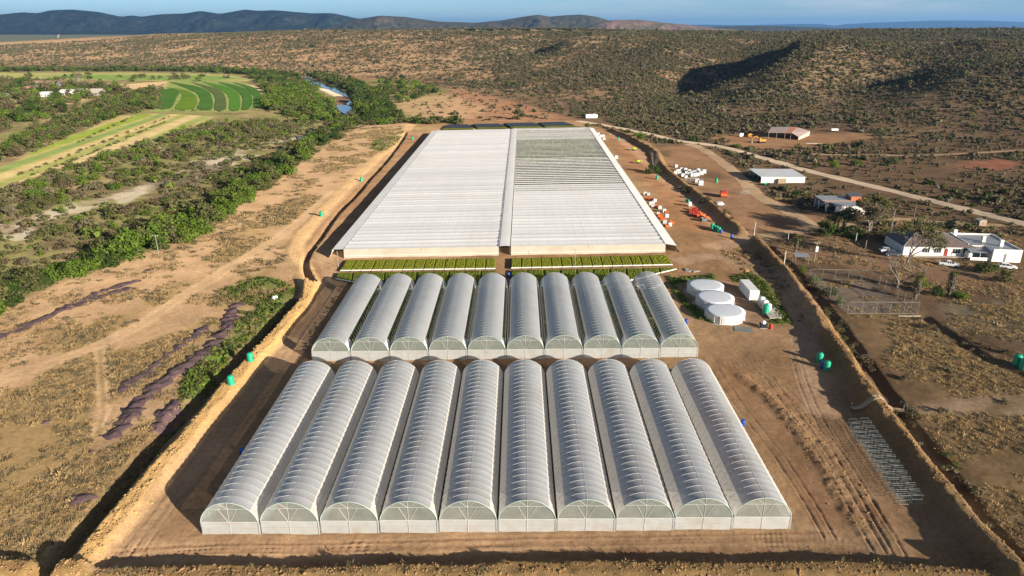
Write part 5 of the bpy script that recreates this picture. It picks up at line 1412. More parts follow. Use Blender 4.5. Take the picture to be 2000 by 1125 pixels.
    for i, (x, y, s, t_, lab) in enumerate(((1628, 327, .8, 'bright', 'bright round tree across the road, left one of a pair'), (1672, 323, .7, 'bright', 'bright round tree across the road, right one of a pair'), (1590, 329, .6, 'dark', 'small dark tree beside the gravel road behind the white shed'),
                             (1558, 290, .6, 'olive', 'olive tree below the open rusty shed'), (1440, 288, .55, 'bright', 'small green bush tree beside the road fork'), (1553, 386, .6, 'dark', 'dark bush tree below the white shed yard, upper one'), (1572, 392, .55, 'olive', 'olive bush tree left of the garage, lower one'),
                             (1600, 391, .5, 'olive', 'olive bush tree immediately left of the garage'), (1715, 412, .7, 'dark', 'dark tree at the right end of the garage'), (1662, 240, .9, 'dark', 'dark green tree standing alone on the slope above the rusty shed'),
                             (1925, 530, .75, 'dark', 'dark round tree in front of the flat-roofed white annex'), (1956, 550, .7, 'olive', 'olive tree right of the palms beside the dirt drive'), (1830, 578, .55, 'dark', 'dark bush between the two palms'), (1872, 582, .5, 'bright', 'green bush right of the shaggy palm'),
                             (1609, 460, 1.0, 'dark', 'dark round tree at the left end of the garden hedge'), (1720, 440, .8, 'olive', 'olive tree at the back of the big bare tree'), (1664, 463, .9, 'dark', 'dark tree below the cypresses'), (1720, 466, .8, 'olive', 'olive tree right of the wide grey tree'), (1765, 470, .9, 'dark', 'dark tree against the left end of the farmhouse'), (1800, 560, .5, 'bright', 'green bush behind the leaning palm'),
                             (1567, 530, .35, 'bright', 'small green bush beside the tin shelter'), (1592, 550, .35, 'bright', 'yellow-green bush on the court fence, upper'), (1620, 575, .45, 'dark', 'dark bush on the court fence, middle'), (1640, 592, .4, 'bright', 'green bush on the court fence, lowest'),
                             (830, 175, 1.0, 'dark', 'dark tree on the red earth, farthest'), (735, 285, .5, 'bright', 'small round bush beside the left earth bank'), (785, 158, 1.5, 'dark', 'tall dark tree at the foot of the hill above the river wood'))):
        one(x, y, s, t_, lab, i % 3)
    # grey scrub bushes in the dry east field
    gg = random.Random(77); i = 0
    for poly, dn, tn in (([(1690, 720), (1760, 760), (1900, 980), (1990, 1090), (1960, 1100), (1840, 920), (1720, 790)], .035, ['grey', 'brown', 'olive']), ([(1660, 630), (1800, 625), (2000, 780), (2000, 960), (1820, 820)], .012, ['grey', 'brown']),
                         ([(1800, 620), (1850, 640), (1990, 700), (2000, 720), (1900, 690), (1810, 640)], .08, ['grey', 'brown', 'olive']), ([(1530, 500), (1580, 545), (1660, 640), (1720, 740), (1690, 720), (1600, 600)], .16, ['grey', 'olive', 'brown']), ([(1715, 740), (1790, 835), (1880, 950), (1960, 1050), (1975, 1045), (1890, 930), (1800, 825), (1730, 735)], .14, ['grey', 'brown', 'olive']), ([(1300, 350), (1400, 400), (1500, 480), (1490, 482), (1380, 410)], .08, ['olive', 'grey', 'brown'])):
        X, Y = sample_px(poly, dn, 900 + i); i += 1
        zn = ['outside the right earth berm', 'in the dry grass right of the berm', 'along the ditch past the court', 'in the ditch beside the court fence', 'in the lower ditch past the footbridge', 'behind the upper right earth bank'][i - 1]
        for x, y in list(zip(X, Y))[:45]:
            tn_ = gg.choice(tn); s = gg.uniform(.3, .75)
            r_ = shrub_kind(tn_, gg.randrange(2)).put((x, y, gz(x, y) - .05), gg.uniform(0, 6.28), (s, s, s * .8), '%s %s bush %s' % ('large' if s > .52 else 'small', NT[tn_], zn), 'bushes ' + zn); r_['category'] = 'bush'

# ------------------------------------------------------------------ bare trees, palms, cypresses
def branch_tree(name, px, py, h, seed, label, leaves=0, tone='leaf_olive', lean=(0, 0), spread=.55, depth=4, r0=.28, bark='paleb', nfork=3):
    g = random.Random(seed); mb = MB(); tips = []
    def rec(p, d, L, r, k):
        q = p + d * L * (.3 if k == depth else 1); mid = p + (q - p) * .5 + Vector((g.uniform(-.1, .1), g.uniform(-.1, .1), 0)) * L
        mb.tube([p, mid, q], [r, r * .85, r * .65], 5 if k > 1 else 4)
        if k == 0: tips.append(q); return
        if k <= 2: tips.append(q)
        for _ in range(nfork if k < depth else nfork + 1):
            nd = (d + Vector((g.uniform(-1, 1), g.uniform(-1, 1), g.uniform(-.25, .7))) * spread * 1.3).normalized()
            rec(q, nd, L * g.uniform(.62, .82), r * .6, k - 1)
    b = base(px, py); e = empty(name, b, 0, label, 'tree')
    d0 = Vector((lean[0], lean[1], 1)).normalized(); f = 1 + .72 + .52 + .37 + .27
    rec(Vector((0, 0, -.2)), d0, h / (f if depth >= 4 else f - .3), r0, depth)
    mb.build('branches', M[bark], e)
    if leaves:
        L = [(t.x, t.y, t.z, 1.0, 1.0, .7) for t in tips]
        V, F = foliage_np(leaves, L, .28, seed); o = bpy.data.objects.new('crown', np_mesh('crown', V, F, M[tone])); link(o, e)
    return e

def palm(px, py, h, rskirt, label, seed, nf=34, fl=1.9):
    g = random.Random(seed); b = base(px, py); e = empty('palm_tree', b, 0, label, 'palm')
    mb = MB(); mb.tube([(0, 0, -.2), (.05, 0, h * .25), (.12, .05, h)], [.42, .36, .28], 8); mb.build('trunk', M['bark'], e)
    V, F = foliage_np(420, [(.08, 0, h * .30 + h * .62 * i / 6, rskirt * (.75 + .35 * math.sin(i * .5)), rskirt * (.75 + .35 * math.sin(i * .5)), h * .10) for i in range(7)], .30, seed)
    o = bpy.data.objects.new('dead_frond_skirt', np_mesh('dead_frond_skirt', V, F, M['leaf_silver2'])); link(o, e)
    mb = MB()
    for i in range(nf):
        a = g.uniform(0, 6.28); el = g.uniform(-.35, 1.3); L = fl * g.uniform(.75, 1.1)
        d = Vector((math.cos(a) * math.cos(el), math.sin(a) * math.cos(el), math.sin(el)))
        s = d.cross(Vector((0, 0, 1))).normalized(); p0 = Vector((.12, .05, h))
        p1 = p0 + d * L * .55; p2 = p0 + d * L - Vector((0, 0, L * .28))
        w = .30
        # fan blade split into fingers
        mb.tube([p0, p1], [.03, .02], 3)
        for q in (-1, -.6, -.2, .2, .6, 1):
            tip = p2 + s * q * L * .42 + Vector((0, 0, -abs(q) * .1)); mid = p1 + s * q * w * .3
            sd = s * .06
            mb.add([p1 - sd * .3, p1 + sd * .3, mid * .4 + tip * .6 + sd, tip, mid * .4 + tip * .6 - sd], [(0, 1, 2, 3, 4)])
    mb.build('crown', M['palm'], e)
    return e

def build_special_trees():
    M['palm'] = leafm('palm_frond', (.055, .085, .02), (.15, .16, .035), size=.8)
    M['leaf_grey2'] = leafm('dry_tree_leaf', (.10, .085, .05), (.17, .14, .085), size=2)
    M['leaf_silver2'] = leafm('dead_palm_frond', (.14, .12, .09), (.24, .20, .145), size=.7)
    palm(1786, 586, 6.2, .95, 'leaning palm with thick dead skirt, nearest the court', 3)
    palm(1852, 580, 6.4, 1.05, 'shaggy palm with a fat grey skirt of dead fronds', 4, 26, 1.5)
    palm(1553, 492, 4.2, .5, 'small palm beside the tin shelter and utility pole', 5, 26, 1.6)
    branch_tree('bare_tree', 1648, 452, 11, 6, 'dark dense tree behind the narrow cypresses', 2400, 'leaf_olive', (0, 0), .8, 4, .3)
    branch_tree('bare_tree', 1694, 464, 15, 5, 'wide grey tree with thin brown crown beside the garden', 3200, 'leaf_grey2', (0, 0), .85, 4, .4)
    branch_tree('bare_tree', 1706, 438, 14, 8, 'greenish feathery tree below the garage', 3000, 'leaf_olive', (0, 0), .8, 4, .3)
    branch_tree('bare_tree', 1772, 514, 17, 12, 'leaning half-bare tree in front of the brown-roofed house', 2600, 'leaf_olive', (.12, 0), .7, 4, .35)
    branch_tree('bare_tree', 1752, 562, 11, 17, 'leafless dead tree at the corner of the court', 0, 'leaf_olive', (.3, .1), .75, 4, .28)
    branch_tree('bare_tree', 1274, 337, 13, 23, 'leafless pale tree rising from the earth bank', 0, 'leaf_olive', (.15, .1), .35, 3, .16)
    branch_tree('bare_tree', 1700, 520, 4.0, 29, 'small leafless tree beside the far court fence', 0, 'leaf_olive', (0, 0), .7, 3, .12)
    branch_tree('bare_tree', 155, 170, 17, 31, 'tall sparse brown tree over the far farm roofs', 700, 'leaf_olive', (0, 0), .5, 4, .5)
    for i, (x, y, h, lab) in enumerate(((1626, 458, 6.0, 'tall narrow dark cypress, left one beside the garden'), (1634, 457, 5.0, 'narrow dark cypress, middle one beside the garden'), (1645, 456, 5.6, 'narrow dark cypress, right one beside the garden'))):
        b = base(x, y); e = empty('cypress', b, 0, lab, 'cypress', 'cypresses by the garden')
        mb = MB(); mb.tube([(0, 0, -.2), (0, 0, h * .9)], [.14, .04], 5); mb.build('trunk', M['bark'], e)
        V, F = foliage_np(360, [(0, 0, h * (.1 + .14 * k), .75 * (1 - .13 * k) + .1, .75 * (1 - .13 * k) + .1, h * .13) for k in range(7)], .22, 60 + i)
        o = bpy.data.objects.new('crown', np_mesh('crown', V, F, M['leaf_dark'])); link(o, e)
# ================================================================== OBJECTS
def obj_mats():
    M['green_tank'] = pm('green_tank_plastic', (.012, .36, .20), rough=.38, var=.1, size=.8, spec=.5, orand=.12)
    M['tank_lid'] = pm('dark_tank_lid', (.02, .12, .07), rough=.5, var=.1)
    M['blue'] = pm('blue_barrel_plastic', (.015, .07, .35), rough=.4, var=.1, size=.5, spec=.5)
    M['white'] = pm('white_plastic', (.80, .80, .78), rough=.45, var=.06, size=.8, dirt=((.55, .48, .40), .35), orand=.05)
    M['orange'] = pm('orange_bin_plastic', (.72, .17, .045), rough=.5, var=.1, size=.5, orand=.15)
    M['red'] = pm('red_paint', (.48, .045, .03), rough=.45, var=.12, size=.5, dirt=((.35, .15, .1), .4))
    M['black'] = pm('black_rubber', (.02, .02, .02), rough=.8, var=.2, size=.3)
    M['grey'] = pm('grey_plastic', (.20, .21, .22), rough=.6, var=.12, size=.5)
    M['wall'] = pm('white_plaster', (.80, .78, .73), rough=.85, var=.05, size=2, bump=.005, dirt=((.58, .48, .38), .4))
    M['brick'] = pm('orange_brick', (.46, .16, .07), rough=.9, var=.18, size=.35, bump=.01)
    M['tin'] = pm('grey_tin_roof', (.27, .29, .31), rough=.45, var=.1, size=1.5, metal=.2, spec=.4, dirt=((.3, .2, .13), .3))
    M['tinwhite'] = pm('white_tin_roof', (.72, .73, .72), rough=.5, var=.06, size=2, dirt=((.5, .45, .38), .35))
    M['rust'] = pm('rusty_tin', (.42, .17, .10), rough=.8, var=.25, size=1.2)
    M['brownroof'] = pm('brown_roof_sheets', (.15, .11, .10), rough=.7, var=.12, size=1.5)
    M['darkroof'] = pm('dark_roof_and_shaded_hip', (.10, .10, .11), rough=.6, var=.12, size=1.5)
    M['glass'] = pm('window_glass', (.03, .04, .05), rough=.1, var=.2, size=1, spec=.8)
    M['door'] = pm('red_door', (.28, .035, .03), rough=.5, var=.1)
    M['carwhite'] = pm('white_car_paint', (.78, .78, .77), rough=.22, var=.02, size=1, spec=.6)
    M['cargrey'] = pm('dark_grey_car_paint', (.06, .07, .085), rough=.22, var=.04, size=1, spec=.6)
    M['yellow'] = pm('yellow_machine_paint', (.60, .26, .03), rough=.5, var=.12, size=.6, dirt=((.3, .16, .08), .4))
    M['lime'] = pm('lime_sprayer_paint', (.40, .46, .03), rough=.45, var=.1, size=.5)
    M['plank'] = pm('weathered_planks', (.36, .27, .17), rough=.9, var=.2, size=.4, stretch=(.2, 1, 1))
    M['pole2'] = pm('grey_timber_pole', (.30, .26, .22), rough=.85, var=.2, size=.3)
    M['mulch'] = pm('purple_mulch', (.115, .072, .075), rough=.95, var=.3, size=.35, bump=.06)
    M['rubble'] = pm('grey_rubble', (.30, .26, .22), rough=.95, var=.3, size=.5, bump=.05)
    M['clay'] = pm('orange_clay', (.46, .26, .11), rough=.95, var=.2, size=.6, bump=.05)
    M['mat'] = pm('grey_ground_sheet', (.17, .18, .17), rough=.8, var=.12, size=.6)
    M['wire'] = pm('fence_wire', (.22, .22, .22), rough=.5, var=.15, size=.5, metal=.5)
    M['concrete'] = pm('pale_concrete', (.42, .38, .32), rough=.9, var=.15, size=.8)

def put_all(kind, items, cat, grp):
    for px, py, rz, sc, lab in items:
        b = base(px, py); r_ = kind.put(b, rz, sc, lab, grp); r_['category'] = cat

def k_tank(mat='green_tank', h=1.9, r=.62):
    e = empty('water_tank', (0, 0, 0)); mb = MB(); pr = [(r * .97, 0)]
    n = 7
    for i in range(n):
        z0 = .08 + (h * .82 - .08) * i / n; z1 = .08 + (h * .82 - .08) * (i + 1) / n
        pr += [(r, z0), (r, z0 + (z1 - z0) * .7), (r * .955, z0 + (z1 - z0) * .85)]
    pr += [(r, h * .82), (r * .93, h * .88), (r * .62, h * .96), (r * .36, h)]
    mb.lathe(pr, 22); mb.build('body', M[mat], e, True)
    mb = MB(); mb.lathe([(r * .36, h - .01), (r * .36, h + .06), (r * .30, h + .09)], 14); mb.build('lid', M['tank_lid'] if mat == 'green_tank' else M[mat], e)
    mb = MB(); mb.tube([(r * .9, -r * .25, .12), (r * 1.12, -r * .3, .12)], .04, 6); mb.build('outlet', M['grey'], e)
    return Kind(e)

def k_barrel(mat, h=.9, r=.30):
    e = empty('barrel', (0, 0, 0)); mb = MB()
    mb.lathe([(r * .94, 0), (r, .04), (r, h * .31), (r * 1.05, h * .34), (r, h * .37), (r, h * .64), (r * 1.05, h * .67), (r, h * .70), (r, h * .96), (r * .94, h)], 16); mb.build('body', M[mat], e, True)
    mb = MB(); mb.lathe([(r * .85, h), (r * .85, h + .02)], 14); mb.build('lid', M[mat], e)
    return Kind(e)

def k_bin(mat, open_=True):
    """ribbed bulk crate on feet, open at the top"""
    e = empty('bulk_bin', (0, 0, 0)); a, h, t = .6, .78, .05; mb = MB()
    mb.box(-a, a, -a, a, .12, .18)
    for s in (-1, 1):
        mb.box(s * a - (t if s > 0 else 0), s * a + (0 if s > 0 else t), -a, a, .18, h); mb.box(-a + t, a - t, s * a - (t if s > 0 else 0), s * a + (0 if s > 0 else t), .18, h)
    for k in range(-2, 3):
        for s in (-1, 1): mb.box(k * .26 - .03, k * .26 + .03, s * (a + .025) - .025, s * (a + .025) + .022, .2, h - .04); mb.box(s * (a + .025) - .025, s * (a + .025) + .022, k * .26 - .03, k * .26 + .03, .2, h - .04)
    mb.build('walls', M[mat], e)
    mb = MB()
    for s in (-1, 0, 1): mb.box(s * .48 - .07, s * .48 + .07, -a, a, 0, .118)
    mb.build('feet', M[mat], e)
    return Kind(e)

def k_tote():
    """white caged liquid container on a pallet"""
    e = empty('liquid_tote', (0, 0, 0)); mb = MB(); a = .52
    mb.prism([(-a, .18), (-a + .03, .15), (a - .03, .15), (a, .18), (a, 1.02), (a - .06, 1.10), (-a + .06, 1.10), (-a, 1.02)], -.48, .48); mb.build('bottle', M['white'], e)
    mb = MB()
    for z in (.35, .6, .85, 1.05):
        for s in (-1, 1): mb.bar((-a - .03, s * .51, z), (a + .03, s * .51, z), .015, 4); mb.bar((s * (a + .03), -.51, z), (s * (a + .03), .51, z), .015, 4)
    for x in np.linspace(-.5, .5, 5):
        for s in (-1, 1): mb.bar((x, s * .51, .12), (x, s * .51, 1.06), .015, 4)
    mb.build('cage', M['steel'], e)
    mb = MB(); mb.lathe([(.12, 1.1), (.12, 1.15)], 12); mb.build('cap', M['grey'], e)
    mb = MB(); mb.box(-.55, .55, -.52, .52, .09, .13)
    for x in (-.45, 0, .45): mb.box(x - .06, x + .06, -.5, .5, 0, .09)
    mb.build('pallet', M['plank'], e)
    return Kind(e)

def roundtank(c, r, h, label):
    e = empty('reservoir', (c[0], c[1], gz(*c) - .05), 0, label, 'reservoir tank', 'round reservoirs')
    mb = MB(); n = 48; vs = []; fs = []
    zs = [-.2, .02, .48, .51, .98, 1.01, 1.46, 1.49, h]
    mb.lathe([(r + (.012 if k % 2 else 0), z) for k, z in enumerate(zs)], n); mb.build('wall', M['tankwall'], e, True)
    mb = MB(); mb.lathe([(r + .06, h - .10), (r + .07, h + .02), (r * .8, h + .10), (r * .4, h + .17), (.05, h + .20)], n); mb.build('cover', M['tankcover'], e, True)
    mb = MB()
    for a in (-2.05,):
        x, y = math.cos(a) * (r + .09), math.sin(a) * (r + .09)
        mb.bar((x, y, 0), (x, y, h + .1), .06, 6)
    mb.build('fill_pipe', M['white'], e)
    mb = MB()
    for k in range(16):
        a = 2 * math.pi * k / 16; mb.box(*(lambda x, y: (x - .03, x + .03, y - .03, y + .03))(math.cos(a) * (r + .03), math.sin(a) * (r + .03)), 0, h - .1)
    mb.build('wall_struts', M['whitesteel'], e)
    mb = MB(); mb.lathe([(r + .7, -.25), (r + .65, .04), (r + .1, .06)], n); mb.build('footing', M['concrete'], e)
    return e

def wheel(mb, x, y, r, w):
    n = 14; vs = []
    for yy in (y - w / 2, y + w / 2):
        for k in range(n):
            a = 2 * math.pi * k / n; vs.append((x + r * math.cos(a), yy, r + r * math.sin(a)))
    fs = [tuple(range(n - 1, -1, -1)), tuple(range(n, 2 * n))] + [(k, (k + 1) % n, n + (k + 1) % n, n + k) for k in range(n)]
    mb.add(vs, fs)

def car(px, py, rz, kind, paint, label, dz=0):
    b = base(px, py); e = empty('parked_' + kind, b, rz, label, kind.replace('_', ' '))
    L, W = (5.2, 1.8) if kind == 'pickup' else (4.5, 1.78)
    def loft(mb, secs):
        """sections (x, half width, z low, z high) joined along x"""
        vs = []
        for x, hw, z0, z1 in secs: vs += [(x, -hw, z0), (x, hw, z0), (x, hw * .99, z0 + (z1 - z0) * .6), (x, hw * .93, z1), (x, -hw * .93, z1), (x, -hw * .99, z0 + (z1 - z0) * .6)]
        n = 6; fs = [tuple(range(n - 1, -1, -1)), tuple(range((len(secs) - 1) * n, len(secs) * n))]
        for i in range(len(secs) - 1):
            for k in range(n): fs.append((i * n + k, i * n + (k + 1) % n, (i + 1) * n + (k + 1) % n, (i + 1) * n + k))
        mb.add(vs, fs)
    h = W / 2
    mb = MB()
    if kind == 'pickup': loft(mb, [(-2.6, h * .9, .5, .95), (-2.5, h, .4, 1.02), (0.3, h, .35, 1.02), (1.3, h, .35, 1.05), (2.3, h * .97, .4, .92), (2.6, h * .85, .5, .8)])
    else: loft(mb, [(-2.25, h * .88, .5, .95), (-2.1, h * .98, .35, 1.02), (-.8, h, .33, 1.0), (.9, h, .33, .98), (1.9, h * .96, .38, .88), (2.25, h * .85, .5, .75)])
    mb.build('body', M[paint], e, True).data.polygons.foreach_set('use_smooth', [False] * len(e.children[0].data.polygons))
    mb = MB()
    if kind == 'pickup': loft(mb, [(-.75, h * .86, 1.0, 1.05), (-.55, h * .84, 1.0, 1.58), (.35, h * .82, 1.0, 1.62), (1.2, h * .86, 1.0, 1.06)])
    else: loft(mb, [(-2.0, h * .86, .98, 1.05), (-1.5, h * .82, .98, 1.5), (.1, h * .80, .98, 1.55), (1.1, h * .86, .95, 1.0)])
    cab = mb.build('windows', M['glass'], e)
    mb = MB()
    if kind == 'pickup':
        mb.box(-.55, .38, -h * .80, h * .80, 1.585, 1.65); 
    else: mb.box(-1.5, .15, -h * .79, h * .79, 1.515, 1.585)
    for s in (-1, 1):
        xs = ((-.62, .4) if kind == 'pickup' else (-1.6, .2))
        for x in xs + ((xs[0] + xs[1]) / 2,): mb.bar((x - .02, s * h * .875, 1.0), (x, s * h * .81, 1.6 if kind == 'pickup' else 1.53), .05, 4)
    mb.build('roof', M[paint], e)
    if kind == 'pickup':
        mb = MB(); mb.box(-2.42, -.85, -h * .82, h * .82, 1.0, 1.035); mb.build('load_bed', M['black'], e)
        mb = MB()
        for s in (-1, 1): mb.box(-2.5, -.8, s * h * .9 - .04, s * h * .9 + .04, 1.0, 1.22)
        mb.box(-2.56, -2.48, -h * .9, h * .9, 1.0, 1.22); mb.build('bed_sides', M[paint], e)
    for x in (-L * .31, L * .31):
        for s in (-1, 1):
            mb = MB(); wheel(mb, x, s * (h - .1), .36, .24); w = mb.build('wheel', M['black'], e)
            mb = MB(); vs = []
            wheel(mb, 0, 0, .19, .02); q = mb.build('rim', M['steel'], w); q.location = (x, s * (h + .03), .17)
    for s in (-1, 1):
        mb = MB(); mb.box(L / 2 - .20, L / 2 - .06, s * h * .62 - .16, s * h * .62 + .16, .66, .80); mb.build('headlight', M['white'], e)
    return e

def gable(e, x0, x1, y0, y1, hw, hr, axis='x', over=.35, mwall='wall', mroof='tin', th=.10):
    """walls and a ridge roof; ridge runs along x or y"""
    mb = MB(); xm, ym = (x0 + x1) / 2, (y0 + y1) / 2
    if axis == 'x':
        vs = [(x0, y0, -.3), (x1, y0, -.3), (x1, y1, -.3), (x0, y1, -.3), (x0, y0, hw), (x1, y0, hw), (x1, y1, hw), (x0, y1, hw), (x0, ym, hr), (x1, ym, hr)]
        mb.add(vs, [(0, 1, 5, 4), (2, 3, 7, 6), (1, 2, 6, 9, 5), (3, 0, 4, 8, 7)])
        sl = (hr - hw) / (ym - y0); o = over * sl
        A = [((x0 - over, y0 - over, hw - o + .06), (x1 + over, y0 - over, hw - o + .06), (x1 + over, ym, hr + .06), (x0 - over, ym, hr + .06)), ((x1 + over, y1 + over, hw - o + .06), (x0 - over, y1 + over, hw - o + .06), (x0 - over, ym, hr + .06), (x1 + over, ym, hr + .06))]
    else:
        vs = [(x0, y0, -.3), (x1, y0, -.3), (x1, y1, -.3), (x0, y1, -.3), (x0, y0, hw), (x1, y0, hw), (x1, y1, hw), (x0, y1, hw), (xm, y0, hr), (xm, y1, hr)]
        mb.add(vs, [(1, 2, 6, 5), (3, 0, 4, 7), (0, 1, 5, 8, 4), (2, 3, 7, 9, 6)])
        sl = (hr - hw) / (xm - x0); o = over * sl
        A = [((x0 - over, y1 + over, hw - o + .06), (x0 - over, y0 - over, hw - o + .06), (xm, y0 - over, hr + .06), (xm, y1 + over, hr + .06)), ((x1 + over, y0 - over, hw - o + .06), (x1 + over, y1 + over, hw - o + .06), (xm, y1 + over, hr + .06), (xm, y0 - over, hr + .06))]
    w = mb.build('walls', M[mwall], e)
    mb = MB()
    for q in A: mb.slab(*q, th)
    mb.build('roof', M[mroof], e)
    return w

def window(e, x0, x1, y, z0, z1, face=-1, mullions=3):
    mb = MB(); t = .06
    for a, b, c, d in ((x0, x1, z0, z0 + .07), (x0, x1, z1 - .07, z1), (x0, x0 + .07, z0, z1), (x1 - .07, x1, z0, z1)): mb.box(a, b, y + face * t, y + face * .002, c, d)
    for k in range(1, mullions): x = x0 + (x1 - x0) * k / mullions; mb.box(x - .03, x + .03, y + face * t, y + face * .002, z0 + .072, z1 - .072)
    f = mb.build('window', M['whitesteel'], e)
    mb = MB(); mb.box(x0 + .072, x1 - .072, y + face * .03, y + face * .004, z0 + .072, z1 - .072); mb.build('pane', M['glass'], f)

def heap(name, pts, w, h, mat, label, cat, seed, grp=None, lump=3.0):
    """a loose heap laid along a line"""
    P = dense(WP(pts), 1.0); V = []; F = []; m = 15
    cs = np.concatenate([[0], np.cumsum(np.linalg.norm(np.diff(P, axis=0), axis=1))]); tt = np.linspace(0, cs[-1], max(8, int(cs[-1] / .33)))
    P = np.stack([np.interp(tt, cs, P[:, 0]), np.interp(tt, cs, P[:, 1])], 1)
    s = 0
    for i, p in enumerate(P):
        d = P[min(i + 1, len(P) - 1)] - P[max(i - 1, 0)]; d = d / np.linalg.norm(d); nn = np.array([-d[1], d[0]])
        if i: s += np.linalg.norm(P[i] - P[i - 1])
        end = min(1, i / 4.0, (len(P) - 1 - i) / 4.0)
        for k in range(m):
            t = -1 + 2 * k / (m - 1); ww = w * (.55 + .9 * vn(np.array([s / 1.3]), np.array([seed * 3.1]), seed)[0])
            q = p + nn * (t * ww * max(end, .2) + (vn(np.array([s / 1.6]), np.array([seed * 7.7]), seed + 3)[0] - .5) * w * .9)
            lump_ = vn(np.array([s / (lump * .45)]), np.array([t * .8 + seed]), seed + 9)[0]
            hh = .58 * h * ((1 - t * t) ** .8 * end * (.35 + 1.0 * lump_) - .20)
            V.append([q[0], q[1], hh])
    V = np.array(V); V[:, 2] += ground(V[:, 0], V[:, 1]) + fbm(V[:, 0], V[:, 1], .9, 4, seed) * h * .6
    for i in range(len(P) - 1):
        for k in range(m - 1): F.append((i * m + k, (i + 1) * m + k, (i + 1) * m + k + 1, i * m + k + 1))
    o = bpy.data.objects.new(name, np_mesh(name, V, np.array(F)[:, ::-1], M[mat], True)); link(o)
    return tag(o, label, cat, grp)

def pole(px, py, h, label, arm=True, r=.11, mat='pole2', box_=False):
    b = base(px, py); e = empty('utility_pole' if arm else 'post', b, 0, label, 'pole')
    mb = MB(); mb.bar((0, 0, -.3), (0, 0, h), r, 8, 0, r * .75); mb.build('shaft', M[mat], e)
    if arm:
        mb = MB(); mb.box(-.8, .8, -.05, .05, h - .55, h - .42); mb.build('crossarm', M[mat], e)
        for x in (-.7, 0, .7):
            mb = MB(); mb.lathe([(.03, h - .42), (.07, h - .34), (.04, h - .28), (.07, h - .22)], 8, (x, 0, 0)); mb.build('insulator', M['white'], e)
    else:
        mb = MB(); mb.lathe([(r * 1.0, h), (r * .6, h + .08)], 8); mb.build('cap', M[mat], e)
    if box_:
        mb = MB(); mb.box(-.35, .35, -.5, -.12, h * .55, h * .78); mb.build('transformer_box', M['white'], e)
    return e

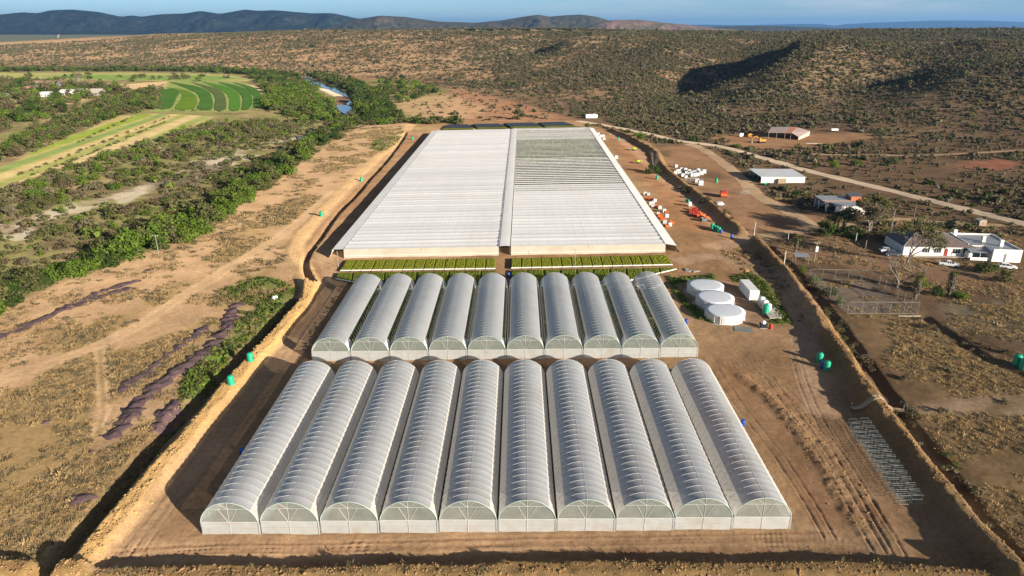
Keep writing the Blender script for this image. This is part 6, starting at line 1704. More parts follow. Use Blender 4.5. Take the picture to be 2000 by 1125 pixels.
def build_objects():
    obj_mats(); g = random.Random(31)
    M['tankwall'] = pm('white_steel_tank_wall', (.74, .75, .74), rough=.4, var=.05, size=1.2, spec=.4, dirt=((.55, .48, .4), .3))
    M['tankcover'] = pm('pale_tank_cover', (.62, .65, .69), rough=.6, var=.04, size=1.5, dirt=((.52, .52, .5), .3))
    # round reservoirs
    HT = 1.95
    for px, py, w in ((1378, 556, 'farthest of the three'), (1396.5, 579.5, 'middle of the three'), (1416, 605, 'nearest of the three')):
        roundtank(flat(px, py, HT), 4.55, HT, 'low round white reservoir with pale cover, ' + w)
    # container, filter skid
    a = flat(1446, 546, 2.6); e = empty('shipping_container', (60.4, 164.7, gz(60.4, 164.7)), 0, 'white shipping container beside the round reservoirs', 'container')
    mb = MB(); mb.box(-1.2, 1.2, -4.1, 4.1, .12, 2.65); mb.build('shell', M['white'], e)
    mb = MB()
    for k in range(40):
        y = -4.0 + 8.0 * k / 39
        for s in (-1, 1): mb.box(s * 1.225 - .024, s * 1.225 + .024, y - .055, y + .055, .2, 2.55)
    mb.build('side_ribs', M['white'], e)
    for s in (-1, 1):
        mb = MB(); mb.box(s * .58 - .55, s * .58 + .55, -4.16, -4.103, .2, 2.55); d = mb.build('door', M['white'], e)
        mb = MB(); mb.bar((s * .3, -4.2, .25), (s * .3, -4.2, 2.5), .025, 5); mb.build('lock_bar', M['steel'], d)
    mb = MB(); mb.box(-1.2, 1.2, -4.1, 4.1, 0, .118); mb.build('base_frame', M['blue'], e)
    e = empty('filter_skid', (61.4, 153.8, gz(61.4, 153.8)), 0, 'grey platform with white filter drums next to the container', 'platform')
    mb = MB(); mb.box(-1.3, 1.5, -5.6, 5.6, .3, .5); mb.build('deck', M['concrete'], e)
    for x in (-1.1, 1.2):
        for y in (-5, 0, 5): mb = MB(); mb.box(x - .12, x + .12, y - .12, y + .12, -.2, .298); mb.build('leg', M['steel'], e)
    mb = MB(); mb.bar((1.4, -5.5, 1.2), (1.4, 5.5, 1.2), .04, 5)
    for y in range(-5, 6, 2): mb.bar((1.4, y, .5), (1.4, y, 1.2), .035, 5)
    mb.build('railing', M['whitesteel'], e)
    for k, y in enumerate((3.6, 1.4, -.8)):
        f = empty('filter_drum', (61.2, 153.8 + y, gz(61.4, 153.8) + .5), 0, 'white filter drum on the grey platform, ' + ('nearest the container', 'middle one', 'nearest the green tank')[k], 'filter', 'white filter drums')
        mb = MB(); mb.lathe([(.5, 0), (.78, .15), (.80, 1.2), (.7, 1.5), (.35, 1.68)], 18); mb.build('vessel', M['white'], f, True)
        mb = MB(); mb.tube([(0, 0, 1.6), (0, 0, 1.85), (-.9, 0, 1.85), (-1.0, 0, .1)], .07, 6); mb.build('pipe', M['grey'], f)
    # tanks
    kt = k_tank()
    put_all(kt, [(491, 716, .3, 1.0, 'green tank on the left yellow berm, upper one beside the tunnels'), (454, 763, .9, 1.0, 'green tank on the left yellow berm, lower one beside the front tunnels'), (628, 424, .4, 1.0, 'green tank on the left dirt track below the net house corner'),
                 (706, 354, .2, 1.0, 'green tank on the left dirt track halfway up the net house'), (806, 273, .2, 1.0, 'green tank at the far end of the left dirt track'), (1600, 706, .3, 1.05, 'green tank in the right berm shadow, left one of two'), (1614, 722, .5, 1.05, 'green tank in the right berm shadow, right one beside a blue barrel'),
                 (1283, 350, .2, 1.0, 'green tank under the dark tree on the bank, right of the net house'), (1399, 356, .2, 1.0, 'green tank between white totes and the white shed'), (1470, 336, .2, 1.05, 'green tank behind the left corner of the white shed'),
                 (1208, 274, .2, 1.0, 'dark green tank against the far right bank'), (1495, 613, .2, 1.25, 'fat green tank at the end of the filter platform'), (1636, 419, .2, .9, 'green tank at the garage, left of the pair in its shade'), (1641, 419, .2, .95, 'green tank at the garage, in front of the middle opening'), (1652, 421, .2, .95, 'green tank before the white garage wall'),
                 (1985, 712, .2, 1.25, 'green tank at the right edge, left one of the pair'), (1998, 720, .2, 1.25, 'green tank at the right edge, cut by the frame'),
                 (1341, 395, .2, .7, 'small green tank left of the white tote by the bank'), (1344.5, 396, .2, .7, 'small green tank touching the white tote by the bank')], 'tank', 'green water tanks')
    for i, (px, py) in enumerate(((1391, 446), (1395.5, 449), (1400, 451.5), (1404, 454))):
        r_ = kt.put(base(px, py), .2, .95, 'green tank in the row of four on the dirt road, ' + ('farthest', 'second farthest', 'second nearest', 'nearest')[i], 'green water tanks'); r_['category'] = 'tank'
    kb = k_barrel('blue')
    put_all(kb, [(1340, 633, 0, 1.3, 'blue barrel beside the rear row of tunnels, right side'), (1450, 831, 0, 1.3, 'blue barrel beside the rightmost front tunnel'), (474, 889, 0, 1.3, 'dark blue barrel in the shade left of the front tunnels'), (1607, 719, 0, 1.7, 'blue barrel between the two green tanks in shade'),
                 (1408, 455, 0, 1.4, 'blue barrel at the near end of the four green tanks'), (1429, 465, 0, 1.5, 'blue barrel on the bank past the four green tanks'), (664, 639, 0, 1.2, 'blue barrel beside the leftmost rear tunnel'), (993, 541, 0, 1.4, 'blue barrel on the path between the seedling beds')], 'barrel', 'blue barrels')
    # bulk bins along the net house
    ko = k_bin('orange'); kw = k_tote(); kr = k_bin('red'); kg = k_bin('grey')
    OR = [(1264, 389), (1280, 405), (1302, 415), (1289, 423.5), (1294, 428.5), (1303, 443), (1311.5, 436)]
    WH = [(1260, 381), (1266.5, 382), (1278.5, 394), (1271, 400), (1275, 405.5), (1288.5, 408), (1296.5, 414.5), (1301.5, 425), (1285.5, 420), (1298.5, 436.5), (1307.5, 442), (1276, 398)]
    zz = lambda k: ORD[k] if k < len(ORD) else 'last'
    for i, (x, y) in enumerate(OR):
        r_ = ko.put(base(x, y), g.uniform(-.3, .3), g.uniform(1.1, 1.35), 'orange bulk bin along the right net house edge, %s from the far end' % zz(i), 'orange bins'); r_['category'] = 'bin'
    for i, (x, y) in enumerate(sorted(WH, key=lambda q: q[1])):
        r_ = kw.put(base(x, y), g.uniform(-.3, .3), g.uniform(1.05, 1.25), 'white tote along the right net house edge, %s from the far end' % zz(i), 'white totes'); r_['category'] = 'tote'
    for i, (x, y) in enumerate(((1169, 264), (1173, 268.5), (1178, 268), (1180, 274), (1203.5, 310))):
        r_ = kw.put(base(x, y), g.uniform(-.3, .3), 1.5, 'white tote beside the far part of the right net house, ' + ('farthest', 'left of a pair', 'right of a pair', 'behind the pair towards us', 'standing alone')[i], 'white totes'); r_['category'] = 'tote'
    r_ = kr.put(base(1273, 392), .2, 1.2, 'red bulk bin among white totes at the net house edge', 'red bins'); r_['category'] = 'bin'
    for i, (x, y) in enumerate(((1350, 416), (1356, 411.5), (1361.5, 416), (1357, 421))):
        r_ = kr.put(base(x, y), g.uniform(-.3, .3), 1.35, 'red bulk bin in the cluster on the dirt road, ' + ('leftmost', 'farthest', 'rightmost', 'nearest')[i], 'red bins'); r_['category'] = 'bin'
    for i, (x, y) in enumerate(((1365, 425), (1371.5, 423), (1377.5, 428))):
        r_ = ko.put(base(x, y), g.uniform(-.3, .3), 1.4, 'orange bulk bin beside the red cluster on the road, ' + ('left', 'middle', 'right')[i], 'orange bins'); r_['category'] = 'bin'
    r_ = kg.put(base(1374, 432), .1, 1.5, 'grey bulk bin in front of the orange bins on the road'); r_['category'] = 'bin'
    r_ = kw.put(base(1347, 403), 0, (1.1, 1.1, 1.6), 'tall white tote standing alone on the dirt road', 'white totes'); r_['category'] = 'tote'
    # cluster of white totes by the fence
    CL = [(1320, 327, 1.3), (1322, 338, 1.4), (1330, 334, 1.5), (1338, 335, 1.5), (1319, 341, 1.5), (1327, 341, 1.5), (1333, 345, 1.4), (1345, 344, 1.6), (1346, 337, 1.3), (1351, 340, 1.4), (1357, 339, 1.4), (1363, 336, 1.5), (1351.5, 345, 1.5), (1357, 345, 1.6), (1363, 344.5, 1.6), (1369.5, 342, 1.7), (1374, 339, 1.7), (1340, 340, 1.2), (1325, 336, 1.2), (1361, 357, 1.7), (1368, 362.5, 2.0), (1339, 348, 1.2)]
    for i, (x, y, s) in enumerate(CL):
        lab = {0: 'white tote standing apart at the far end of the tote yard', 19: 'white tote in the near pair of the tote yard, left', 20: 'biggest white tote, nearest in the tote yard', 16: 'rightmost white tote of the packed group in the yard', 4: 'leftmost white tote of the packed group in the yard'}.get(i, 'white tote packed in the middle of the group in the yard')
        r_ = kw.put(base(x, y), g.uniform(-.25, .25), s, lab, 'white totes in the yard'); r_['category'] = 'tote'
    # steel racks in the yard, poles
    e = empty('pipe_rack', base(1350, 356), .1, 'grey steel rack beside the white totes', 'rack'); mb = MB()
    for x in (-3, -1, 1, 3):
        for y in (-1.2, 1.2): mb.bar((x, y, 0), (x, y, 1.9), .07, 5)
    mb.build('posts', M['steel'], e)
    mb = MB()
    for z in (.8, 1.9):
        for y in (-1.2, 1.2): mb.bar((-3, y, z), (3, y, z), .07, 5)
        for x in (-3, -1, 1, 3): mb.bar((x, -1.2, z), (x, 1.2, z), .06, 5)
    mb.build('rails', M['steel'], e)
    e = empty('pipe_rack', base(1455, 380), .05, 'low grey frame standing left of the yard road', 'rack'); mb = MB()
    for x in (-1.6, 1.6):
        for y in (-.8, .8): mb.bar((x, y, 0), (x, y, 1.5), .06, 5)
    mb.build('posts', M['steel'], e)
    mb = MB()
    for z in (.6, 1.5):
        for y in (-.8, .8): mb.bar((-1.6, y, z), (1.6, y, z), .06, 5)
    mb.build('rails', M['steel'], e)
    # red covered trailer, white pile
    e = empty('covered_trailer', base(1413, 385), -.25, 'red covered trailer with orange end in the yard', 'trailer'); mb = MB()
    mb.prism([(-1.4, .7), (1.4, .7), (1.4, 2.0), (.9, 2.3), (-.9, 2.3), (-1.4, 2.0)], -1.2, 2.6); mb.build('body', M['red'], e)
    mb = MB(); mb.box(-1.1, 1.3, -1.75, -1.202, .75, 1.8); mb.build('tailgate', M['orange'], e)
    for s in (-1, 1):
        for y in (0, 1.4):
            mb = MB(); vs = []
            n = 12
            for xx in (s * 1.2 - .12, s * 1.2 + .12):
                for k in range(n): a = 6.283 * k / n; vs.append((xx, y + .4 * math.cos(a), .4 + .4 * math.sin(a)))
            mb.add(vs, [tuple(range(n)), tuple(range(n, 2 * n))] + [(k, (k + 1) % n, n + (k + 1) % n, n + k) for k in range(n)]); mb.build('wheel', M['black'], e)
    mb = MB(); mb.bar((0, 2.6, .65), (0, 4.2, .5), .07, 5); mb.build('drawbar', M['steel'], e)
    heap('white_sheet_heap', [(1397, 394), (1404, 397), (1412, 401)], 1.5, 1.5, 'white', 'white heap of plastic sheeting beside the yard fence', 'heap', 5)
    heap('rubble_heap', [(1335, 530), (1352, 528), (1372, 531)], 1.6, .9, 'rubble', 'grey rubble heap behind the round reservoirs', 'heap', 6)
    heap('clay_heap', [(1446, 529), (1455, 528), (1466, 531)], 1.2, 1.1, 'clay', 'orange clay heap at the head of the white container', 'heap', 7)
    heap('mulch_heap', [(1328, 556), (1338, 556)], 1.0, .6, 'mulch', 'small dark mulch heap on grass left of the reservoirs', 'heap', 8)
    # lime sprayers
    for px, py, lab in ((1238, 294, 'lime yellow sprayer cart on the dirt road, farther one'), (1246, 319, 'lime yellow sprayer cart on the dirt road, nearer one')):
        e = empty('sprayer_cart', base(px, py), .15, lab, 'sprayer', 'lime sprayer carts'); mb = MB()
        mb.tube([(-1.1, 0, 1.1), (-.9, 0, 1.1), (.9, 0, 1.1), (1.1, 0, 1.1)], [.35, .62, .62, .35], 12); mb.build('tank', M['lime'], e, True)
        mb = MB(); mb.box(-1.3, 1.2, -.5, .5, .42, .52); mb.bar((-1.3, 0, .47), (-2.6, 0, .5), .06, 5); mb.build('chassis', M['grey'], e)
        for s in (-1, 1): mb = MB(); wheel(mb, .1, s * .7, .42, .22); mb.build('wheel', M['black'], e)
        mb = MB(); mb.tube([(1.15, 0, 1.1), (1.6, 0, 1.1)], [.7, .75], 14); mb.build('fan', M['lime'], e)
    # ---------- tiny pump set by the reservoirs
    e = empty('pump_unit', base(1490, 640), 0, 'dark pump unit topped with a white drum beside the reservoirs', 'pump'); mb = MB(); mb.box(-.75, .75, -.6, .6, .15, 1.05); mb.build('housing', M['black'], e)
    mb = MB(); mb.lathe([(.5, 1.05), (.52, 1.1), (.52, 1.55), (.3, 1.7)], 16); mb.build('drum', M['white'], e, True)
    mb = MB(); mb.box(-.8, .8, -.65, .65, 0, .148); mb.build('skid', M['steel'], e)
    krd = k_barrel('red'); put_all(krd, [(1505, 642, 0, 1.25, 'red drum right of the dark pump unit')], 'drum', None)
    kwb = k_barrel('white'); put_all(kwb, [(1484, 639, 0, .8, 'small white drum left of the dark pump unit')], 'drum', None)
    for k in (krd, kwb):
        if 'group' in k.root: del k.root['group']
    mb = MB(); mb.box(-2.0, 2.0, -1.5, 1.5, 0, .05)
    for k in range(7): mb.box(-2.0, 2.0, -1.45 + k * .46, -1.40 + k * .46, .052, .07)
    o = mb.build('ground_mat', M['mat'], None, loc=base(1452, 643)); o.rotation_euler = (0, 0, -.22); tag(o, 'flat grey mat lying on the dirt below the reservoirs', 'mat')
    # ---------- steel frames in two files
    e = empty('steel_frame', (0, 0, 0)); mb = MB(); W_, D_, H_ = .72, .46, 1.7
    for x in (-W_, W_):
        for y in (-D_, D_): mb.bar((x, y, 0), (x, y, H_), .024, 4)
    mb.build('posts', M['galv'], e)
    mb = MB()
    for z in (.2, .95, H_):
        for y in (-D_, D_): mb.bar((-W_, y, z), (W_, y, z), .018, 4)
        for x in (-W_, W_): mb.bar((x, -D_, z), (x, D_, z), .018, 4)
    mb.build('rails', M['galv'], e)
    mb = MB()
    for z in (.22,):
        for k in range(4): mb.bar((-W_, -D_ + 2 * D_ * (k + .5) / 4, z), (W_, -D_ + 2 * D_ * (k + .5) / 4, z), .012, 3)
    mb.build('shelf_wires', M['galv'], e)
    ks = Kind(e)
    for side, a, b in (('left', (1665, 838), (1762, 982)), ('right', (1688, 836), (1786, 981))):
        A, B = flat(*a), flat(*b); n = 15
        for k in range(n):
            p = A + (B - A) * k / (n - 1); z = gz(*p)
            w = (ORD[n - 1 - k] + ' from the near end') if k >= 7 else (ORD[k] + ' from the far end')
            r_ = ks.put((p[0], p[1], z - .05), g.uniform(-.05, .05), None, 'galvanised frame in the %s file beside the right berm, %s' % (side, w), 'galvanised frames'); r_['category'] = 'steel frame'
    # ---------- plank footbridge over the ditch
    e = empty('footbridge', base(1700, 795), 0, 'narrow plank footbridge over the right berm and ditch', 'footbridge'); o0 = e.location
    F0, F1, F2 = flat(1664, 801), flat(1712, 799), flat(1766, 806); pts = []
    for k in range(11):
        t = k / 10; p = F0 + (F1 - F0) * min(1, t * 2) + (F2 - F1) * max(0, t * 2 - 1); pts.append(Vector((p[0], p[1], max(gz(*p), .1) + .30)))
    mb = MB(); mr = MB()
    for a, b in zip(pts[:-1], pts[1:]):
        d = (b - a); n = Vector((-d.y, d.x, 0)).normalized() * .5; a_ = a - o0; b_ = b - o0
        mb.slab(a_ - n, b_ - n, b_ + n, a_ + n, .10)
        for s in (-1, 1):
            mr.bar(a_ + n * s + Vector((0, 0, .03)), b_ + n * s + Vector((0, 0, .03)), .05, 4)
    mb.build('deck', M['plank'], e); mr.build('edge_beams', M['plank'], e)
    mb = MB()
    for p in pts[::5]:
        q = p - o0; mb.bar(q + Vector((0, .4, -1.2)), q + Vector((0, .4, .9)), .05, 5)
    mb.build('posts', M['pole2'], e)
    for px, py, lab in ((1763, 797, 'rusty open gate frame at the footbridge end, farther side'), (1775, 812, 'rusty open gate frame at the footbridge end, nearer side')):
        e = empty('gate_frame', base(px, py), 1.9, lab, 'gate', 'gate frames'); mb = MB()
        for x in (-.6, .6): mb.bar((x, 0, 0), (x, 0, 1.7), .04, 5)
        mb.build('posts', M['wire'], e); mb = MB()
        for z in (.3, 1.0, 1.65): mb.bar((-.6, 0, z), (.6, 0, z), .035, 5)
        mb.build('rails', M['wire'], e)
    # ---------- court fence
    q = [flat(1655, 613), flat(1792, 613), flat(1706, 549), flat(1580, 546)]; c0 = q[0]
    e = empty('court_fence', (c0[0], c0[1], 0), 0, 'tall wire fence round the old court right of the berm', 'fence'); H = 3.0
    mp_ = MB(); mr = MB(); mw = MB()
    for a, b in zip(q, q[1:] + q[:1]):
        L = np.linalg.norm(b - a); n = max(2, int(L / 3.2))
        P = lambda t, z: (a[0] + (b[0] - a[0]) * t - c0[0], a[1] + (b[1] - a[1]) * t - c0[1], z)
        for k in range(n): mp_.bar(P(k / n, -.2), P(k / n, H), .045, 5)
        mr.bar(P(0, H), P(1, H), .05, 4); mr.bar(P(0, .12), P(1, .12), .04, 4)
        for z in np.linspace(.4, H - .3, 7): mw.bar(P(0, z), P(1, z), .010, 3)
        for k in range(int(L / .45)): mw.bar(P(k * .45 / L, .1), P(k * .45 / L, H), .010, 3)
    mp_.build('posts', M['pole2'], e); mr.build('rails', M['whitesteel2'], e); mw.build('wire_mesh', M['wire'], e)
    for k, (x0, y0, x1, y1) in enumerate(((1612, 547.5, 1700, 549), (1640, 566, 1735, 568))):
        pass
    mb = MB(); mb.box(-2.6, 2.6, -.12, .12, 0, .22); mb.box(-2.6, -2.4, -.15, .15, 0, .28); o = mb.build('pipe_beam', M['concrete'], None, loc=base(1776, 618)); tag(o, 'pale beam lying at the near right corner of the court', 'beam')
    # ---------- poles
    pole(1590, 514, 6.5, 'grey utility pole with a white transformer box above the court', True, .13, 'pole2', True)
    pole(1471, 473, 4.5, 'pale post at the gap in the right berm', False, .1, 'whitesteel'); pole(1531, 518, 4.2, 'white post beside the ditch near the tin shelter', False, .12, 'whitesteel')
    pole(1539, 468, 2.0, 'short pale post left of the small palm', False, .1, 'whitesteel'); pole(1671, 473, 3.0, 'pale post in the shade of the big grey tree', False, .1, 'whitesteel')
    pole(1690, 485, 2.6, 'short yellowish post beside the parked white car', False, .12, 'plank')
    pole(1735, 478, 11, 'tall thin lamp pole at the left of the brown-roofed house', False, .09, 'steel'); pole(1780, 448, 8, 'thin dark pole behind the brown-roofed house', False, .09, 'pole2')
    pole(311, 502, 7.0, 'thin timber pole at the tree belt on the left', True, .11); pole(661, 521, 4.5, 'slim pole at the left front corner of the net house', False, .08, 'steel')
    pole(1123, 522, 6.0, 'thin pole standing between the beds before the right net house', False, .07, 'steel'); pole(1688, 500, 3.2, 'short pole between car and court', False, .08, 'pole2')
    # ---------- purple mulch rows
    for i, (pts, w, h, lab) in enumerate((([(215, 772), (260, 745), (300, 718), (345, 682), (385, 652), (410, 632)], 1.3, .75, 'thin purple mulch row left of the longest one'),
                                      ([(205, 862), (235, 830), (265, 790), (300, 760), (350, 722), (400, 690), (440, 650), (452, 612), (462, 594), (476, 590)], 1.8, 1.0, 'longest purple mulch row, curling at its far end beside the weeds'),
                                      ([(285, 842), (320, 822), (345, 788), (356, 778)], 1.7, .9, 'short purple mulch row next to the berm ditch'),
                                      ([(-30, 668), (20, 650), (60, 632), (120, 606), (180, 577), (250, 553), (276, 550)], 1.5, .7, 'long purple mulch row below the tree belt'),
                                      ([(120, 607), (160, 592), (215, 574), (262, 560)], 1.3, .6, 'second purple mulch row tucked below the long upper one'),
                                      ([(122, 981), (160, 976), (197, 969)], 1.3, .8, 'short purple mulch heap nearest the camera on the left'), ([(74, 828), (90, 824), (104, 820)], 1.0, .7, 'small purple mulch heap alone in the dry grass'),
                                      ([(170, 886), (179, 883), (187, 880)], .9, .6, 'smallest purple mulch heap below the longest row'), ([(278, 531), (305, 524)], .9, .5, 'purple mulch heap at the foot of the tall trees'), ([(517, 520), (532, 512)], 1.0, .6, 'purple mulch heap beside the upper dirt bank'), ([(690, 252), (712, 246)], 1.5, .6, 'purple mulch heap far off below the river wood'))):
        heap('mulch_row', pts, w, h, 'mulch', lab, 'mulch heap', 11 + i, 'purple mulch heaps', 2.6)
    for i, (x, y) in enumerate(((535, 586), (540, 585))):
        e = empty('white_sack', base(x, y), .4 * i, 'white sack standing in the weeds, ' + ('left' if i == 0 else 'right') + ' of two', 'sack', 'white sacks'); mb = MB()
        mb.lathe([(.28, 0), (.38, .2), (.36, .7), (.22, .95)], 10); mb.build('bag', M['white'], e, True); mb = MB(); mb.lathe([(.18, .95), (.26, 1.1)], 8); mb.build('tied_neck', M['white'], e)
    build_houses()

def build_houses():
    # brown-roofed house
    p = flat(1793, 499); z0 = gz(*p); e = empty('farm_house', (p[0], p[1], z0), -.06, 'white farmhouse with a brown hipped roof', 'house')
    X0, X1, Y1, hw, hr = -4.5, 15.5, 12.5, 3.0, 6.0
    mb = MB(); mb.box(X0, X1, 0, Y1, -.4, hw); mb.build('walls', M['wall'], e)
    o = .5; rx0, rx1 = 1.5, 7.0; ym = Y1 / 2
    a, b, c, d = (X0 - o, -o, hw - .1), (X1 + o, -o, hw - .1), (X1 + o, Y1 + o, hw - .1), (X0 - o, Y1 + o, hw - .1); r1, r2 = (rx0, ym, hr), (rx1, ym, hr)
    mb = MB(); mb.add([a, b, c, d, r1, r2], [(0, 1, 5, 4), (1, 2, 5), (2, 3, 4, 5), (3, 0, 4)], 0); mb.m[-1] = 1; mb.m[-2] = 0  # left hip face takes a darker roof colour that paints in its shade
    mb.add([(a[0], a[1], a[2] - .02), (b[0], b[1], b[2] - .02), (c[0], c[1], c[2] - .02), (d[0], d[1], d[2] - .02)], [(3, 2, 1, 0)])
    mb.build('roof', [M['brownroof'], M['darkroof']], e)
    mb = MB(); mb.bar((rx0, ym, hr + .05), (rx1, ym, hr + .05), .12, 5)
    for q, r_ in ((a, r1), (b, r2), (c, r2), (d, r1)): mb.bar(q, r_, .09, 4)
    mb.build('ridge_caps', M['tin'], e)
    for x in (.9, 4.2, 9.6, 12.6): window(e, x, x + 2.2, 0, .9, 2.4)
    mb = MB(); mb.box(7.3, 8.3, -.06, -.002, 0, 2.2); dd = mb.build('door', M['door'], e); mb = MB(); mb.box(8.1, 8.2, -.12, -.062, 1.0, 1.08); mb.build('handle', M['steel'], dd)
    mb = MB(); mb.box(X0 - .2, X1 + .2, -1.6, -.02, -.5, .10); mb.build('front_step', M['concrete'], e)
    # flat-roofed annex
    p = flat(1905, 510); z0 = gz(*p); e = empty('annex', (p[0] + 1.2, p[1], z0), -.12, 'white flat-roofed annex with three chimneys right of the farmhouse', 'house')
    W, D, hw = 11.0, 17.0, 3.3
    mb = MB(); mb.box(3.2, W, 0, D, -.4, hw); mb.box(-1.5, 3.198, 5.0, D, -.4, hw - .05); mb.build('walls', M['wall'], e)
    mb = MB(); mb.box(3.45, W - .25, .25, D - .25, hw + .004, hw + .05); mb.box(-1.25, 3.2, 5.25, D - .25, hw - .04, hw + .0); mb.build('roof', M['tin'], e)
    mb = MB()
    for x0, x1, y0, y1 in ((3.2, W, 0, .22), (W - .22, W, .222, D), (-1.5, W - .222, D - .22, D), (-1.5, -1.28, 5.0, D - .222)): mb.box(x0, x1, y0, y1, hw + .002, hw + .45)
    mb.build('parapet', M['wall'], e)
    for x, y in ((-.7, 15.5), (4.6, 9.2), (7.5, 5.0)):
        mb = MB(); mb.box(x - .45, x + .45, y - .45, y + .45, hw - .1, hw + 1.7); mb.box(x - .52, x + .52, y - .52, y + .52, hw + 1.7, hw + 1.85); mb.build('chimney', M['wall'], e)
    mb = MB(); mb.slab((-2.4, 1.2, 2.35), (3.1, .6, 2.35), (3.1, 5.0, 3.0), (-2.4, 5.0, 3.0), .10); mb.build('porch_roof', M['tin'], e)
    for x, y in ((-2.2, 1.3), (.4, 1.1), (2.9, .8)): mb = MB(); mb.bar((x, y, 0), (x, y, 2.3), .08, 6); mb.build('porch_post', M['whitesteel'], e)
    mb = MB(); mb.box(-2.3, 3.15, .62, .80, -.3, .9); mb.build('porch_wall', M['wall'], e)
    mb = MB(); mb.box(6.3, 6.9, -.05, -.002, 0, 2.4); mb.build('door', M['grey'], e)
    # small water tank beside the porch
    b = base(1890, 503); kt = k_tank('white', 2.2, 1.0); kt.root.name = 'water_tank'; kt.root.location = b; tag(kt.root, 'grey-white tank beside the annex porch', 'tank')
    # white shed
    P = flat(1486, 357); e = empty('storage_shed', (P[0], P[1], gz(*P)), -.02, 'long white storage shed with a flat pale roof and open end', 'shed')
    W, D, h = 19.0, 17.0, 2.6
    mb = MB(); mb.box(0, W, 0, .25, -.3, h); mb.box(W - .25, W, .252, D, -.3, h); mb.box(0, W - .252, D - .25, D, -.3, h); mb.build('walls', M['wall'], e)
    mb = MB(); mb.slab((-.4, -.4, h + .12), (W + .4, -.4, h + .12), (W + .4, D + .4, h + .32), (-.4, D + .4, h + .32), .14); r_ = mb.build('roof', M['tinwhite'], e)
    mb = MB()
    for k in range(19): x = -.3 + (W + .6) * k / 18; mb.bar((x, -.4, h + .14), (x, D + .4, h + .34), .03, 3)
    mb.build('roof_ribs', M['tinwhite'], r_)
    for y in (.3, D / 3, 2 * D / 3, D - .3): mb = MB(); mb.box(.02, .22, y - .1, y + .1, 0, h); mb.build('open_end_post', M['steel'], e)
    mb = MB(); mb.box(7.0, 10.5, -1.4, -.05, 0, 2.0)
    for k in range(5): mb.box(6.95, 10.55, -1.45, -.02, .2 + k * .42, .26 + k * .42)
    o = mb.build('pallet_stack', M['plank'], None, loc=e.location); tag(o, 'brown pallet stack against the front of the white shed', 'pallet stack')
    gt = empty('small_tractor', base(1497, 362), .1, 'small green and white tractor at the left corner of the white shed', 'tractor')
    mb = MB(); mb.box(-1.3, .9, -.42, .42, .5, 1.05); mb.build('bonnet', M['green_tank'], gt); mb = MB(); mb.box(-.1, 1.2, -.6, .6, 1.052, 1.1)
    for x, y in ((-.1, -.55), (-.1, .55), (1.1, -.55), (1.1, .55)): mb.bar((x, y, 1.0), (x, y, 2.1), .05, 4)
    mb.box(-.3, 1.3, -.7, .7, 2.1, 2.2); mb.build('canopy', M['white'], gt)
    for x, r in ((-1.0, .38), (.7, .62)):
        for s in (-1, 1): mb = MB(); wheel(mb, x, s * .72, r, .28); mb.build('wheel', M['black'], gt)
    # rusty open shed
    P = at(1533, 274); e = empty('open_barn', (P[0], P[1], gz(*P)), .12, 'rusty open barn with grey and orange tin roof on the slope', 'barn')
    W, D, h = 21.0, 17.0, 4.2
    mb = MB(); mb.slab((-9, 4.2, h), (1.5, 3.6, h), (14, D + 3, h + .9), (1, D + 4, h + .9), .12); mb.build('roof', M['barntin'], e)
    mb = MB(); mb.slab((1.5, 3.6, h + .02), (5.0, 2.9, h - .1), (17.5, D + 2, h + .7), (14, D + 3, h + .92), .12); mb.build('rusty_roof_strip', M['rust'], e)
    mb = MB(); mb.slab((5.0, 2.9, h - .12), (8.4, -.5, h - 2.4), (24.5, D - 1, h - 1.4), (17.5, D + 2, h + .66), .12); mb.build('lower_roof', M['barntin'], e)
    mb = MB(); mb.slab((8.2, -.4, h - 2.5), (8.3, -.3, -.3), (24.4, D - .9, -.3), (24.4, D - 1, h - 1.5), .1); mb.build('front_wall', M['cream'], e)
    for x, y in ((-8.5, 4.6), (-3.5, 4.2), (1.6, 3.9), (5, 3.2), (1.2, D + 3.6), (13.6, D + 2.6)): mb = MB(); mb.bar((x, y, -.3), (x, y, h), .14, 6); mb.build('post', M['pole2'], e)
    # garage
    P = flat(1632, 420); e = empty('garage', (P[0], P[1], gz(*P)), -.05, 'white garage with open bays and an orange brick end', 'garage')
    mb = MB(); mb.box(0, 10.5, 0, .25, -.3, 3.4); mb.box(10.25, 10.5, .252, 13, -.3, 3.4); mb.box(-3, 10.248, 12.75, 13, -.3, 3.2); mb.box(-.02, .3, .252, 1.2, -.3, 3.2); mb.box(-1.6, -1.3, 5.0, 6.2, -.3, 3.2); mb.box(-3, -2.7, 9.2, 9.9, -.3, 3.2); mb.box(-3.3, -3, 12.2, 12.74, -.3, 3.2); mb.build('walls', M['wall'], e)
    mb = MB(); mb.slab((-.4, -.3, 3.5), (10.8, -.3, 3.5), (10.8, 4.2, 3.9), (-1.2, 4.2, 3.9), .12); mb.build('front_roof', M['tin'], e)
    mb = MB(); mb.slab((-1.5, 4.0, 3.3), (9.5, 4.6, 3.3), (9.5, 7.6, 3.55), (-2.4, 7.6, 3.55), .10); mb.build('rusty_middle_roof', M['rust2'], e)
    mb = MB(); mb.slab((-2.6, 7.4, 3.6), (7.8, 7.9, 3.6), (7.8, 13.3, 4.2), (-3.6, 13.3, 4.2), .12); mb.build('rear_roof', M['tin'], e)
    mb = MB(); mb.box(8.0, 13.2, 7.9, 8.2, -.3, 5.0); mb.box(12.9, 13.2, 8.202, 13.0, -.3, 5.0); mb.box(8.0, 8.3, 8.202, 13.0, 3.0, 4.9); mb.build('brick_end', M['brick'], e)
    mb = MB(); mb.slab((7.6, 8.3, 5.1), (12.8, 8.6, 5.1), (12.8, 13.4, 5.5), (7.6, 13.4, 5.5), .12); mb.build('brick_end_roof', M['darkroof'], e)
